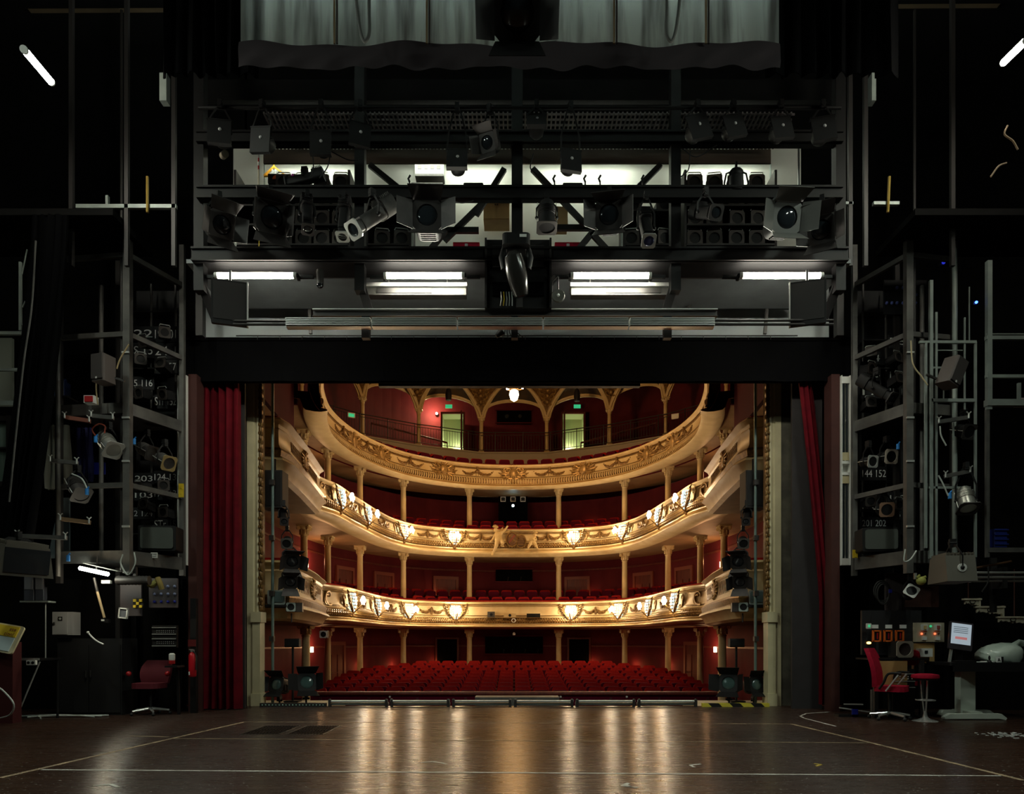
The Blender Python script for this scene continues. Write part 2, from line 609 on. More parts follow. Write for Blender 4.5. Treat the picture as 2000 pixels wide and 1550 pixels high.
def balcony(name, label, path, zt, zb, seg, back, soffit_z, floor_z, dentils=False):
    """seg: heights of cap bottom, panel bottom, band bottom"""
    t = thing(name, label, 'balcony', (0, 30, zb))
    zc, zp, zg = seg
    T = lambda mb, nm, mt, sm=True: mb.build(nm, mt, t, sm)

    def loc(mb):
        mb.v = [(a, b - 30, z - zb) for a, b, z in mb.v]
        return mb
    h = zt - zc
    T(loc(MB().sweep(path, [(-.30, zt - .01), (-.22, zt), (.08, zt), (.14, zt - h * .25), (.13, zt - h * .6), (.06, zt - h * .8), (.03, zc)])), 'parapet_cap', cream)
    hp = zc - zp
    T(loc(MB().sweep(path, [(.03, zc), (.0, zc - hp * .06), (.035, zc - hp * .10), (.005, zc - hp * .16), (.015, zp + hp * .30), (.05, zp + hp * .20),
                            (.02, zp + hp * .16), (.07, zp + hp * .05), (.05, zp)])), 'parapet_panel', cream)
    m = MB()
    for z_, r_ in ((zc - .012, .014), (zc - hp * .13, .011), (zp + hp * .15, .011)):
        m.sweep(path, [(.0, z_ + r_), (.04 + r_, z_ + r_ * .6), (.045 + r_, z_ - r_ * .6), (.0, z_ - r_)])
    T(loc(m), 'gilded_fillet', gold)
    hg = zp - zg
    if dentils:
        T(loc(MB().sweep(path, [(.05, zp), (.06, zp - hg * .1), (.06, zg + hg * .1), (.10, zg)])), 'frieze', gold)
        d = MB()
        for p, n in walk(path, .11):
            M = basis(p, n, (zp + zg) / 2)
            d.tube([(0, .06, hg * .42), (0, .10, hg * .25), (0, .115, -hg * .1), (0, .08, -hg * .45)], [.026, .034, .036, .022], 5, M=M)
        T(loc(d), 'fluted_moulding', cream)
    else:
        T(loc(MB().sweep(path, [(.05, zp), (.09, zp - hg * .05)] + [(.07 + .10 * sin(pi * u / 6), zp - hg * (.1 + .8 * u / 6)) for u in range(7)] + [(.09, zg)])), 'torus_band', gold)
        d = MB()
        for k, (p, n) in enumerate(walk(path, .105)):
            M = basis(p, n, (zp + zg) / 2)
            for q, (dx, dz) in enumerate(((-.026, .27), (.026, .02), (-.026, -.24))):
                d.ball((dx, .15 - abs(dz) * .12, dz * hg), 1, 5, 4, (.05, .04, hg * .17), M)
        T(loc(d), 'leaf_moulding', gold_lt)
    hb = zg - zb
    T(loc(MB().sweep(path, [(.10, zg), (.12, zg - hb * .15), (.06, zg - hb * .3)] + [(.08 + .16 * sin(pi * u / 7), zg - hb * (.34 + .6 * u / 7)) for u in range(8)]
                     + [(.02, zb + hb * .02), (-.12, zb), (-.35, zb + .03), (-.42, zb + .09)])), 'base_roll', cream)
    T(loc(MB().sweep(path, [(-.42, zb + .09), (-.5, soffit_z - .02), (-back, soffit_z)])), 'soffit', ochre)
    # soffit lines and the floor behind the parapet
    T(loc(MB().sweep(path, [(-.30, zt - .02), (-.30, floor_z), (-back, floor_z), (-back, soffit_z + .02)])), 'balcony_floor', carpet)
    T(loc(MB().sweep(path, [(-.26, zt - .01), (-.26, zt + .05), (-.20, zt + .075), (-.12, zt + .06), (-.10, zt)])), 'velvet_rail', velvet)
    return t


def finish_relief(t, mb, nm, mt):
    o = t.location
    mb.v = [(a - o.x, b - o.y, z - o.z) for a, b, z in mb.v]
    return mb.build(nm, mt, t, True)


balc3 = balcony('balcony', 'upper cream balcony front with seven heart-shaped shields and garlands', C3, 8.62, 7.62, (8.47, 8.02, 7.80), 3.4, 7.97, 8.16, True)
balc2 = balcony('balcony', 'middle cream balcony front carrying the coat of arms and eight lamps', C2, 5.93, 4.78, (5.80, 5.36, 5.13), 3.6, 4.93, 5.30)
balc1 = balcony('balcony', 'lowest cream balcony front with eight lamps, just above the stalls', C1, 2.90, 1.80, (2.79, 2.22, 1.99), 3.5, 1.80, 2.22)

# upper balcony: seven cartouches as parts, swags between them
for px in (690, 744, 866, 1003, 1140, 1264, 1316):
    mb = MB()
    M = frame_at(C3, px, 8.22)
    cartouche(mb, M, .98)
    finish_relief(balc3, mb, 'cartouche', gold_lt)
for px in (668, 716, 800, 932, 1074, 1206, 1290, 1338):
    mb = MB()
    M = frame_at(C3, px, 8.33)
    garland(mb, M @ Matrix.Translation((-.36, 0, 0)), .62)
    garland(mb, M @ Matrix.Translation((.36, 0, 0)), .62)
    mb.ball((0, .05, -.02), .07, 8, 6, (1, .7, 1.2), M)
    mb.tube([(0, .04, 0), (0, .05, .16)], [.03, .05], 6, M=M)
    finish_relief(balc3, mb, 'garland', gold)

LAMPS2 = (658, 711, 784, 886, 1122, 1221, 1294, 1348)
LAMPS1 = (680, 730, 795, 889, 1116, 1212, 1274, 1326)
for bal, path, cols, z in ((balc2, C2, (684, 748, 834, 938, 1070, 1172, 1258, 1321), 5.66), (balc1, C1, (704, 762, 842, 1164, 1244, 1300), 2.56)):
    for px in cols:
        mb = MB()
        M = frame_at(path, px, z)
        garland(mb, M @ Matrix.Translation((-.30, 0, 0)), .52, .13)
        garland(mb, M @ Matrix.Translation((.30, 0, 0)), .52, .13)
        mb.tube([(0, .03, -.22), (0, .06, 0), (0, .04, .1)], [.02, .06, .03], 6, M=M)
        finish_relief(bal, mb, 'garland', gold)
    for px in (LAMPS2 if bal is balc2 else LAMPS1):
        M = frame_at(path, px, z - .06)
        for s in (-1, 1):
            mb = MB()
            D = M @ Matrix.Diagonal((s, 1, 1, 1))
            spiral(mb, D, (.40, .02), .24, .05, -2.4, 2.6, .045, .02)
            spiral(mb, D, (.52, .10), .14, .03, -2.4, 3.4, .035, .015)
            finish_relief(bal, mb, 'scroll_ornament', gold_lt)
    for px in (628, 1380) if bal is balc2 else (640, 1367):
        M = frame_at(path, px, z - .04)
        mb = MB()
        spiral(mb, M, (0, .05), .27, .06, -2.0, 3.4, .05, .02)
        spiral(mb, M, (.1, -.1), .2, .04, 2.0, -3.0, .04, .02)
        finish_relief(bal, mb, 'scroll_ornament', gold_lt)

# ---------------------------------------------------------------- balcony lamps


def make_lamp():
    t = thing('balcony_lamp', 'lit crystal lamp', 'lamp')
    m = MB()
    for s in (-1, 1):
        D = Matrix.Diagonal((s, 1, 1, 1))
        m.tube([(0, .14, -.42), (.12, .17, -.28), (.27, .16, -.08), (.33, .12, .14), (.26, .1, .27)], [.03, .05, .05, .04, .012], 6, M=D)
        for u in range(4):
            x, z = .24 + .04 * u, -.15 + .11 * u
            m.tube([(x, .14, z), (x + .09, .16, z + .05), (x + .12, .12, z + .15)], [.02, .035, .008], 6, M=D)
    m.tube([(0, .15, -.40), (0, .34, -.22), (0, .46, -.08)], .022, 6)
    m.ball((0, .12, -.44), .07, 8, 5, (1, .8, 1.1))
    m.build('bracket', gold, t, True)
    m = MB()
    for i in range(6):
        zz = -.30 + .10 * i
        r = .25 * sqrt(max(0, 1 - ((zz + .02) / .34) ** 2))
        for j in range(9):
            a = pi * j / 8
            m.ball((r * cos(a), .10 + .62 * r * sin(a), zz), 1, 5, 3, (.028, .024, .042))
    m.build('crystal_basket', crystal, t, True)
    for x, z in ((-.10, -.02), (0, .06), (.10, -.02)):
        b = MB()
        b.lathe([(.012, -.10), (.02, -.05), (.05, .0), (.055, .03), (.035, .07), (.008, .085)], 10, c=(x, .47, z))
        b.build('bulb', bulb_glow, t, True)
    point_light('lamp_light', (0, .60, .04), LAMP_W, WARM, .12, t)
    return t


lamps = Series(make_lamp)
for lev, path, cols, z in (('middle', C2, LAMPS2, 5.56), ('lowest', C1, LAMPS1, 2.50)):
    for i, px in enumerate(cols):
        M = frame_at(path, px, z)
        lamps.put(M.translation, M.to_euler(), 'lit crystal lamp on the %s balcony front, %s from the left of its eight' % (lev, ORD[i]),
                  'crystal lamps on the balcony fronts')

# ---------------------------------------------------------------- columns


def make_column(h, label):
    def mk():
        t = thing('column', label, 'column', kind='thing')
        m = MB()
        m.box((0, 0, .04), (.34, .34, .08)).lathe([(.16, .08), (.165, .12), (.13, .16), (.145, .20), (.12, .24)], 16)
        m.build('base', cream, t, True)
        MB().lathe([(.115, .22), (.117, h * .4), (.105, h - .38)], 16).build('shaft', cream, t, True)
        m = MB()
        m.lathe([(.12, h - .39), (.125, h - .36), (.105, h - .34), (.115, h - .2), (.17, h - .07)], 16)
        m.box((0, 0, h - .035), (.40, .40, .07))
        for q in range(4):
            R = Matrix.Rotation(q * pi / 2 + pi / 4, 4, 'Z')
            m.lathe([(.065, -.025), (.065, .025)], 10, R @ Matrix.Translation((.20, 0, h - .12)) @ Matrix.Rotation(pi / 2, 4, 'X'))
            for dz, r in ((-.29, .03), (-.22, .035)):
                for s in (-.35, .35):
                    m.ball((.135 * cos(s), .135 * sin(s), h + dz), r, 6, 4, (.7, .9, 1.5), R)
        m.build('capital', gold_lt if h < 0 else cream, t, True)
        return t
    return mk


col_lo = Series(make_column(2.75, 'slim cream column'))
col_mi = Series(make_column(2.92, 'slim cream column'))
col_hi = Series(make_column(2.87, 'slim cream column'))
CP = [(-6.65, 22.7), (-6.50, 25.0), (-5.93, 27.6), (-4.57, 29.6), (-1.95, 31.3)]
CP = CP + [(-x, y) for x, y in CP[::-1]]
CPL = [(-5.72, 19.7)] + CP[1:-1] + [(5.72, 19.7)]
for i, (x, y) in enumerate(CPL):
    col_lo.put((x, y, -.98), (0, 0, 0), 'cream column standing in the stalls under the lowest balcony, %s from the left' % ORD[i], 'columns in the stalls')
for i, (x, y) in enumerate(CP):
    col_mi.put((x, y, 2.02), (0, 0, 0), 'cream column between the lowest and middle balconies, %s from the left' % ORD[i], 'columns on the lowest balcony')
for i, (x, y) in enumerate(CP):
    col_hi.put((x, y, 5.10), (0, 0, 0), 'cream column between the middle and upper balconies, %s from the left' % ORD[i], 'columns on the middle balcony')

umber = mat('underside_shade_umber', (0.20, 0.145, 0.075), 0.65, col2=(0.15, 0.105, 0.05), scale=2)  # box undersides: their shade is put into this darker colour
# ---------------------------------------------------------------- proscenium boxes
for s, side in ((-1, 'left'), (1, 'right')):
    for lev, pts, zt, zb, seg in (('upper', [(-6.6, 15.15), (-5.25, 15.0), (-4.95, 15.05), (-4.90, 15.4), (-5.05, 17.2), (-5.30, 19.5)], 5.93, 4.70, (5.80, 5.30, 5.08)),
                                  ('lower', [(-6.6, 14.75), (-5.0, 14.6), (-4.65, 14.65), (-4.60, 14.95), (-4.85, 17.2), (-5.22, 19.5)], 2.90, 1.66, (2.78, 2.2, 1.98))):
        path = with_normals([Vector((-s * x, y, 0)) for x, y in pts] if s > 0 else [Vector((x, y, 0)) for x, y in pts], Vector((0, 17, 0)))
        # the short end face looks at the stage
        path = [(p, n if i > 2 else Vector((-s * .25, -1, 0)).normalized() if i < 2 else Vector((-s * .7, -.7, 0)).normalized()) for i, (p, n) in enumerate(path)]
        lab = '%s proscenium box at the %s with a shield on its straight front' % (lev, side)
        t = thing('theatre_box', lab, 'theatre box', (s * 5.2, 16, zb))
        zc, zp, zg = seg

        def part(mb, nm, mt, sm=True):
            mb.v = [(a - s * 5.2, b - 16, z - zb) for a, b, z in mb.v]
            return mb.build(nm, mt, t, sm)
        part(MB().sweep(path, [(-.3, zt), (.08, zt), (.13, zt - .05), (.05, zt - .10), (.02, zc)]), 'parapet_cap', cream)
        part(MB().sweep(path, [(.02, zc), (0, zc - .06), (.03, zc - .10), (0, zc - .14), (.02, zp + .08), (.08, zp)]), 'parapet_panel', cream)
        part(MB().sweep(path, [(.08, zp), (.13, zp - .06), (.10, zg + .04), (.16, zg)]), 'gilded_band', gold)
        part(MB().sweep(path, [(.16, zg), (.2, zg - .06), (.08, zg - .14), (.02, zb + .06), (-.1, zb + .01)]), 'base_roll', cream)
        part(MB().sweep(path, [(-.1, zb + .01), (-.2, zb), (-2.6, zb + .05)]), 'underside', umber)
        part(MB().sweep(path, [(-.3, zt), (-.3, zb + .3), (-2.6, zb + .3)]), 'box_floor', carpet)
        part(MB().sweep(path, [(-.22, zt), (-.22, zt + .06), (-.05, zt + .06), (-.05, zt)]), 'velvet_rail', velvet)
        mb = MB()
        a, na = path[4]
        cartouche(mb, basis(a, na, (zc + zp) / 2), .62)
        part(mb, 'cartouche', gold_lt)
        for a0, b0 in ((path[3], path[4]), (path[4], path[5])):
            mb = MB()
            p0 = a0[0] + (b0[0] - a0[0]) * .22
            p1 = a0[0] + (b0[0] - a0[0]) * .78
            nn = b0[1]
            k = 9
            for i in range(k):
                q0, q1 = p0 + (p1 - p0) * i / k, p0 + (p1 - p0) * (i + 1) / k
                mb.beam((q0.x + nn.x * .02, q0.y + nn.y * .02, zp + .12), (q1.x + nn.x * .02, q1.y + nn.y * .02, zc - .16), .015)
                mb.beam((q1.x + nn.x * .02, q1.y + nn.y * .02, zp + .12), (q0.x + nn.x * .02, q0.y + nn.y * .02, zc - .16), .015)
            part(mb, 'lattice', gold)
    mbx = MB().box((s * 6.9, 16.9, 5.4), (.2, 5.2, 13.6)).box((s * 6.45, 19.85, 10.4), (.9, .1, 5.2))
    mbx.beam((s * 5.75, 15.3, 10.0), (s * 6.1, 19.7, 10.0), .1, 6.2)  # dark panel added to stand in for the shade inside the boxes
    structure('wall_box_' + side, mbx, mat('painted_shade_wallcloth', (0.05, 0.005, 0.008), .85, spec=.1))  # wallcloth darkened in colour for the shade of the boxes

# ---------------------------------------------------------------- seats


def make_seat():
    t = thing('theatre_chair', 'red seat', 'theatre seat')
    m = MB()
    m.prism([(-.235, .36)] + [(.235, .36), (.235, .80)] + [(.235 - .07 * (1 - cos(a * pi / 8)), .80 + .13 * sin(a * pi / 8)) for a in range(1, 5)]
            + [(-.235 + .07 * (1 - cos(a * pi / 8)), .80 + .13 * sin(a * pi / 8)) for a in range(4, 0, -1)] + [(-.235, .80)], .0, .09,
            Matrix.Translation((0, 0, 0)) @ Matrix.Rotation(radians(-9), 4, 'X'))
    m.build('backrest', velvet, t)
    m = MB()
    m.rbox((0, -.09, .62), (.44, .10, .42), .08, axis='y')
    m.build('folded_seat', velvet_dk, t)
    m = MB()
    for s in (-1, 1):
        m.box((s * .25, -.10, .30), (.035, .34, .60))
        m.rbox((s * .25, -.12, .615), (.06, .36, .04), .015)
    m.build('armrest_frame', seat_shell, t)
    return t


seats = Series(make_seat)
HW = [6.0, 5.9, 5.95, 5.9, 5.95, 5.9, 5.6, 5.3, 4.7, 4.2]
for r in range(10):
    y, z = rows[r]
    n = int(2 * HW[r] / .53)
    for k in range(n):
        x = (k - (n - 1) / 2) * .53
        yy = y - .012 * x * x + .25
        seats.put((x, yy, z), (0, 0, -.022 * x), 'red stalls seat in the %s row from the stage, %s from the left' % (ORD[r], ORD[k]), 'red seats in the stalls')
for lev, path, z0, y_min in (('lowest balcony', C1, 2.24, 25.0), ('middle balcony', C2, 5.32, 25.5)):
    for row, (off, dz) in enumerate(((.72, .0), (1.95, .38))):
        k = 0
        pts = walk([(p - n * off, n) for p, n in path], .57, .1)
        for p, n in pts:
            if p.y < y_min + row * .8 or any((Vector((x, y, 0)) - p).length < .42 for x, y in CP):
                continue
            seats.put((p.x, p.y, z0 + dz), (0, 0, math.atan2(n.x, -n.y)), 'red seat on the %s, %s row, %s from the left' % (lev, ('front', 'back')[row], ORD[k]),
                      'red seats on the ' + lev)
            k += 1
k = 0
for p, n in walk([(p - n * .85, n) for p, n in C3], .60, .1):
    if p.y < 24.2:
        continue
    seats.put((p.x, p.y, 8.18), (0, 0, math.atan2(n.x, -n.y)), 'red seat behind the upper balcony front, %s from the left' % ORD[k], 'red seats on the upper balcony')
    k += 1
# risers the back rows stand on
for nm, path, z in (('1', C1, 2.60), ('2', C2, 5.68)):
    mid = [(p, n) for p, n in path if p.y > 24.5]
    structure('floor_riser_' + nm, MB().sweep(mid, [(-1.45, z - .36), (-1.45, z), (-3.5, z)]), carpet)

# ---------------------------------------------------------------- upper gallery: step, arcade, railing, vault
AC = [(-8.6, 29.0), (-6.6, 31.2), (-4.35, 32.7), (-1.55, 34.0)]
AC = AC + [(-x, y) for x, y in AC[::-1]]
STEP = with_normals([Vector((x, y - .45, 0)) for x, y in AC])
m = MB().sweep(STEP, [(0.0, 8.0), (0, 10.02), (.05, 10.04), (.05, 10.10), (-.05, 10.12), (-6, 10.12)])
structure('floor_gallery', m, mat('pale_grey_step_paint', (0.42, 0.38, 0.30), 0.7))
m = MB().sweep([(p, n) for p, n in C3 if p.y > 22], [(-1.3, 7.9), (-1.35, 8.5), (-2.0, 8.55), (-2.05, 9.0), (-3.4, 9.1)])
structure('floor_riser_3', m, carpet)


def make_arcade_column():
    t = thing('column', 'slim cream arcade column', 'column', kind='thing')
    h = 1.72
    MB().box((0, 0, .06), (.26, .26, .12)).lathe([(.12, .12), (.12, .16), (.095, .2)], 12).build('base', cream, t, True)
    MB().lathe([(.09, .18), (.085, h - .22)], 12).build('shaft', cream, t, True)
    m = MB().lathe([(.09, h - .23), (.11, h - .2), (.09, h - .17), (.15, h - .05)], 12).box((0, 0, h - .02), (.32, .32, .05))
    for q in range(4):
        R = Matrix.Rotation(q * pi / 2 + pi / 4, 4, 'Z')
        m.ball((.15, 0, h - .08), .045, 6, 4, M=R)
    m.build('capital', cream, t, True)
    return t


acs = Series(make_arcade_column)
for i, (x, y) in enumerate(AC):
    acs.put((x, y, 10.12), (0, 0, 0), 'slim cream column of the gallery arcade, %s from the left' % ORD[i], 'gallery arcade columns')
zs = 11.84
vault = thing('gallery_vault', 'cream moulded arches and ribs of the gallery arcade with gilded stucco between', 'vault', (0, 33, zs), kind='thing')
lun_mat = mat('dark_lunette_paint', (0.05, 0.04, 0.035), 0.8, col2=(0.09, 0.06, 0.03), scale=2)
for i, (a, b) in enumerate(zip(AC, AC[1:])):
    a3, b3 = Vector((*a, zs)), Vector((*b, zs))
    mid = (a3 + b3) / 2
    O = Matrix.Translation((mid.x, mid.y - 33, 0))
    rise = .85
    m = MB()
    dirv = (b3 - a3) / 2
    for off, th, yo in ((0, .10, 0), (.14, .055, -.05), (-.10, .04, -.05)):
        pts = [dirv * (-cos(pi * u / 16)) + Vector((0, yo, (rise + off) * sin(pi * u / 16) ** .8)) for u in range(17)]
        m.tube(pts, th, 6, M=O)
    m.build('arch_moulding', cream, vault, True)
    apex = Vector((0, -1.8, 1.25))
    for s in (-1, 1):
        m = MB()
        for dx, th in ((0, .085), (.13, .05)):
            st = dirv * s
            pts = []
            for u in range(11):
                v = u / 10
                p = st * (1 - v ** 1.25) + apex * v ** 1.1
                p.z = apex.z * (1 - (1 - v) ** 2.0) * .95
                p.x -= s * dx * (1 - v)
                pts.append(p)
            m.tube(pts, th, 6, M=O)
        m.build('vault_rib', cream, vault, True)
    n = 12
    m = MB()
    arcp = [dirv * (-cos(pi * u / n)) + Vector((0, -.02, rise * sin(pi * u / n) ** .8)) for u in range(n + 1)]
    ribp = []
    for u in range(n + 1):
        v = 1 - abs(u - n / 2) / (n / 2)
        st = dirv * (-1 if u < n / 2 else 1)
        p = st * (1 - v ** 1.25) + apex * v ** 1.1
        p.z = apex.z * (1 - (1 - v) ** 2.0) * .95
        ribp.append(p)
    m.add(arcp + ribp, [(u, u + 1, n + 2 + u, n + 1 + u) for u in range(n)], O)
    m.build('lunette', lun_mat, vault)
# ornamented spandrels between the lunettes
for i in range(1, len(AC) - 1):
    x, y = AC[i]
    O = Matrix.Translation((x, y - .15 - 33, .1))
    m = MB()
    k = 8
    pts = []
    for u in range(k + 1):
        v = u / k
        wd = .03 + 1.42 * v ** 1.25
        yy, zz = -1.66 * v ** 1.1, 1.2 * (1 - (1 - v) ** 2)
        pts += [(-wd, yy, zz), (wd, yy, zz)]
    m.add(pts, [(2 * u, 2 * u + 1, 2 * u + 3, 2 * u + 2) for u in range(k)], O)
    m.build('spandrel_ground', gold, vault)
    m = MB()
    for u in range(2, k + 1):
        v = u / k
        yy, zz = -1.66 * v ** 1.1, 1.2 * (1 - (1 - v) ** 2)
        wd = .03 + 1.3 * v ** 1.25
        for s in (-1, 1):
            D = O @ Matrix.Translation((s * wd * .45, yy - .06, zz - .04)) @ Matrix.Diagonal((s, 1, 1, 1))
            spiral(m, D, (0, 0), .16, .03, -2, 3.4, .04, .02)
        m.ball((0, yy - .08, zz - .05), .09, 8, 5, M=O)
    m.build('scrollwork', gold_lt, vault, True)

# iron railing in front of the arcade
t = thing('railing', 'dark iron railing along the front of the gallery arcade', 'railing', (0, 34, 10.12))
m, posts = MB(), MB()
RP = [(p + n * -.08, n) for p, n in STEP]
for a, b in zip(RP, RP[1:]):
    for z, r in ((.92, .022), (.80, .014), (.10, .014)):
        m.tube([(a[0].x, a[0].y - 34, z), (b[0].x, b[0].y - 34, z)], r, 6)
m.build('rails', dksteel, t, True)
for p, n in walk(RP, .13):
    posts.beam((p.x, p.y - 34, .1), (p.x, p.y - 34, .82), .014)
posts.build('balusters', dksteel, t)
m = MB()
for p, n in walk(RP, 1.3, .4):
    m.beam((p.x, p.y - 34, 0), (p.x, p.y - 34, .95), .035)
m.build('posts', dksteel, t)
m = MB()
for s in (-1, 1):
    a, b = (s * 3.3, 35.4), (s * 6.6, 33.2)
    m.tube([(a[0], a[1], 11.05), (b[0], b[1], 11.35)], .05, 6).tube([(a[0], a[1], 10.1), (a[0], a[1], 11.05)], .025, 6).tube([(b[0], b[1], 10.1), (b[0], b[1], 11.35)], .025, 6)
    single('handrail', m, wood_red, 'brown wooden handrail inside the gallery, behind the arcade at the ' + ('left' if s < 0 else 'right'), 'handrail', 'gallery handrails')
    m = MB()

# lit doorways at the back of the gallery
pale_green = mat('pale_green_corridor_wall', (0.42, 0.50, 0.30), 0.8)
for i, (px, s) in enumerate(((888, -1), (1116, 1))):
    p = W(px, 830, 37.2)
    m = MB()
    wdt = 1.05
    x0, x1, y0, y1, z0, z1 = p.x - wdt / 2, p.x + wdt / 2, 36.1, 37.0, 10.55, 12.70
    m.add([(x0, y0, z0), (x1, y0, z0), (x1, y1, z0), (x0, y1, z0), (x0, y0, z1), (x1, y0, z1), (x1, y1, z1), (x0, y1, z1)],
          [(0, 1, 2, 3), (7, 6, 5, 4), (0, 3, 7, 4), (1, 5, 6, 2), (2, 6, 7, 3)])
    structure('door_%d' % (i + 1), m, pale_green, 'lit open doorway at the back of the gallery, ' + ('left' if s < 0 else 'right'))
    m = MB()
    for xx in (x0 - .04, x1 + .04):
        m.box((xx, y0 - .02, (z0 + z1) / 2), (.09, .1, z1 - z0))
    m.box((p.x, y0 - .02, z1 + .04), (wdt + .17, .1, .09))
    m.box((x1 - .06 if s < 0 else x0 + .06, y0 - .35, (z0 + z1) / 2), (.05, .62, z1 - z0 - .05))
    structure('trim_door_%d' % (i + 1), m, wood_red)
    t = thing('wall_sconce', 'small lit globe lamp inside the %s gallery doorway' % ('left' if s < 0 else 'right'), 'lamp', (p.x + s * -.15, y1 - .12, 10.98), group='doorway lamps')
    MB().ball((0, 0, 0), .09, 10, 8).build('globe', bulb_glow, t, True)
    MB().box((0, .08, -.02), (.06, .08, .06)).build('bracket', dksteel, t)
    point_light('sconce_light', (0, -.35, .2), 7, (0.95, 1.0, 0.62), .08, t)
    e = MB().box((p.x + s * .2, y0 - .05, z1 + .36), (.34, .06, .17))
    single('exit_sign', e, green_glow, 'small glowing green exit sign above the %s gallery doorway' % ('left' if s < 0 else 'right'), 'exit sign', 'gallery exit signs')

# the bare wall lamp that lights the gallery wall at the left
p = W(850, 799, 36.0)
t = thing('wall_sconce', 'lit wall lamp making an orange halo on the gallery wall', 'lamp', (p.x, 36.78, p.z))
MB().ball((0, -.12, 0), .055, 10, 8).build('globe', bulb_glow, t, True)
MB().lathe([(.07, 0), (.05, .04), (.02, .1)], 10, Matrix.Rotation(pi / 2, 4, 'X')).build('bracket', dksteel, t, True)
point_light('sconce_light', (0, -.45, .0), 130, (1.0, 0.74, 0.36), .05, t)
# two small white framed signs on the side walls of the gallery
for px, py, d, mt, lab in ((686, 811, 28.5, green_glow, 'green emergency exit sign on the left gallery wall'), (1319, 813, 28.5, white, 'white framed sign on the right gallery wall')):
    p = W(px, py, d)
    s = -1 if px < VX else 1
    t = thing('wall_sign', lab, 'sign', p, (0, 0, s * -.5))
    MB().box((0, 0, 0), (.24, .05, .14)).build('face', mt, t)
    m = MB()
    for q in (-1, 1):
        m.box((0, -.01, q * .085), (.30, .06, .03)).box((q * .135, -.01, 0), (.03, .06, .2))
    m.build('frame', white, t)

# dark spotlight window in the middle of the gallery wall
p = W(1004, 815, 36.6)
t = thing('spotlight_booth', 'black spotlight booth window in the middle of the gallery wall', 'spotlight booth', (p.x, 36.6, p.z - .3))
MB().box((0, 0, .3), (1.75, .3, .62)).build('opening', blackcloth, t)
m = MB().box((0, -.17, .63), (1.9, .06, .06)).box((0, -.17, -.03), (1.9, .06, .06))
m.build('frame', wall_red, t)
for x in (-.35, .3):
    MB().lathe([(.10, 0), (.12, .1), (.09, .16)], 12, Matrix.Translation((x, -.15, .28)) @ Matrix.Rotation(pi / 2, 4, 'X')).build('lens', glassdk, t, True)

# chandelier
p = W(1004, 770, 25.0)
t = thing('chandelier', 'lit chandelier with white glass globe and ring of small bulbs below the ceiling', 'chandelier', p)
MB().lathe([(.03, -.24), (.12, -.18), (.165, -.02), (.15, .10), (.09, .16)], 16).build('glass_globe', mat('lit_opal_globe', (1, .95, .85), .3, emit=(1, .86, .6), estr=9), t, True)
m = MB().tube([(0, 0, .15), (0, 0, 3.7)], .025, 8)
for k in range(6):
    a = k * pi / 3 + .3
    m.tube([(0, 0, .35), (.18 * cos(a), .18 * sin(a), .18), (.30 * cos(a), .30 * sin(a), .22)], .018, 6)
m.lathe([(.12, .14), (.16, .18), (.05, .3)], 12)
m.build('brass_frame', gold, t, True)
for k in range(6):
    a = k * pi / 3 + .3
    MB().ball((.31 * cos(a), .31 * sin(a), .28), .05, 8, 6).build('bulb', bulb_glow, t, True)
point_light('chandelier_light', (0, 0, -.5), 480, WARM, .36, t)

# spot bars hanging under the vault: two lanterns seen between the arches
for px, py in ((876, 770), (1127, 772)):
    p = W(px, py, 31.0)
    t = thing('house_spotlight', 'dark lantern hanging in the vault %s of the chandelier' % ('left' if px < VX else 'right'), 'spotlight', p, group='vault lanterns')
    MB().lathe([(.12, -.25), (.14, .0), (.11, .2), (.05, .28)], 12).build('body', black, t, True)
    MB().tube([(0, 0, .25), (0, 0, 1.6)], .02, 6).build('drop_rod', black, t)

# ---------------------------------------------------------------- wall openings, doors, sconces below


def wall_frame(px, z):
    return frame_at(WALLP, px, z)


def panelled_door(n, px, z, wdt=.95, h=2.0):
    M = wall_frame(px, z)
    t = thing('door_%d' % n, None, None, M.translation, M.to_euler(), kind='structure')
    t['label'] = 'panelled red-brown door in the curved house wall'
    MB().box((0, .03, h / 2), (wdt, .05, h)).build('door_leaf', wood_red, t)
    m = MB()
    for zz in (.3, .62):
        for s in (-1, 1):
            m.box((s * wdt * .23, .065, h * zz + .05), (wdt * .34, .03, h * (.34 if zz > .5 else .26)))
    m.build('door_panel', wood_red, t)
    m = MB().box((-wdt / 2 - .07, .05, h / 2), (.12, .1, h)).box((wdt / 2 + .07, .05, h / 2), (.12, .1, h)).box((0, .05, h + .07), (wdt + .26, .1, .14))
    m.build('door_frame', mat('lighter_door_frame', (.20, .05, .03), .5), t)
    MB().ball((wdt * .4, .09, h * .48), .03, 8, 6).build('door_handle', gold, t, True)


dn = 3
for px, z in ((655, -.9), (672, 2.1), (668, 5.15), (688, 5.15), (748, 2.1), (1355, -.9), (1338, 2.1), (1320, 5.15), (1340, 5.15), (1258, 2.1), (870, 2.1), (1128, 2.1)):
    panelled_door(dn, px, z)
    dn += 1
m = MB()
for i, (px, w_, z, h) in enumerate(((872, .95, -.6, 1.95), (1132, .95, -.6, 1.95))):
    M = wall_frame(px, z)
    t = thing('open_doorway', 'black open doorway in the stalls wall, %s' % ('left of the control booth' if i == 0 else 'right of the control booth'), 'doorway', M.translation, M.to_euler(), group='stalls doorways')
    MB().box((0, .04, h / 2), (w_, .06, h)).build('doorway_darkness', blackcloth, t)  # black sheet stands in for the darkness inside the open doorway
    mm = MB().box((-w_ / 2 - .05, .06, h / 2), (.08, .1, h)).box((w_ / 2 + .05, .06, h / 2), (.08, .1, h)).box((0, .06, h + .04), (w_ + .18, .1, .08))
    mm.build('door_frame', wood_red, t)
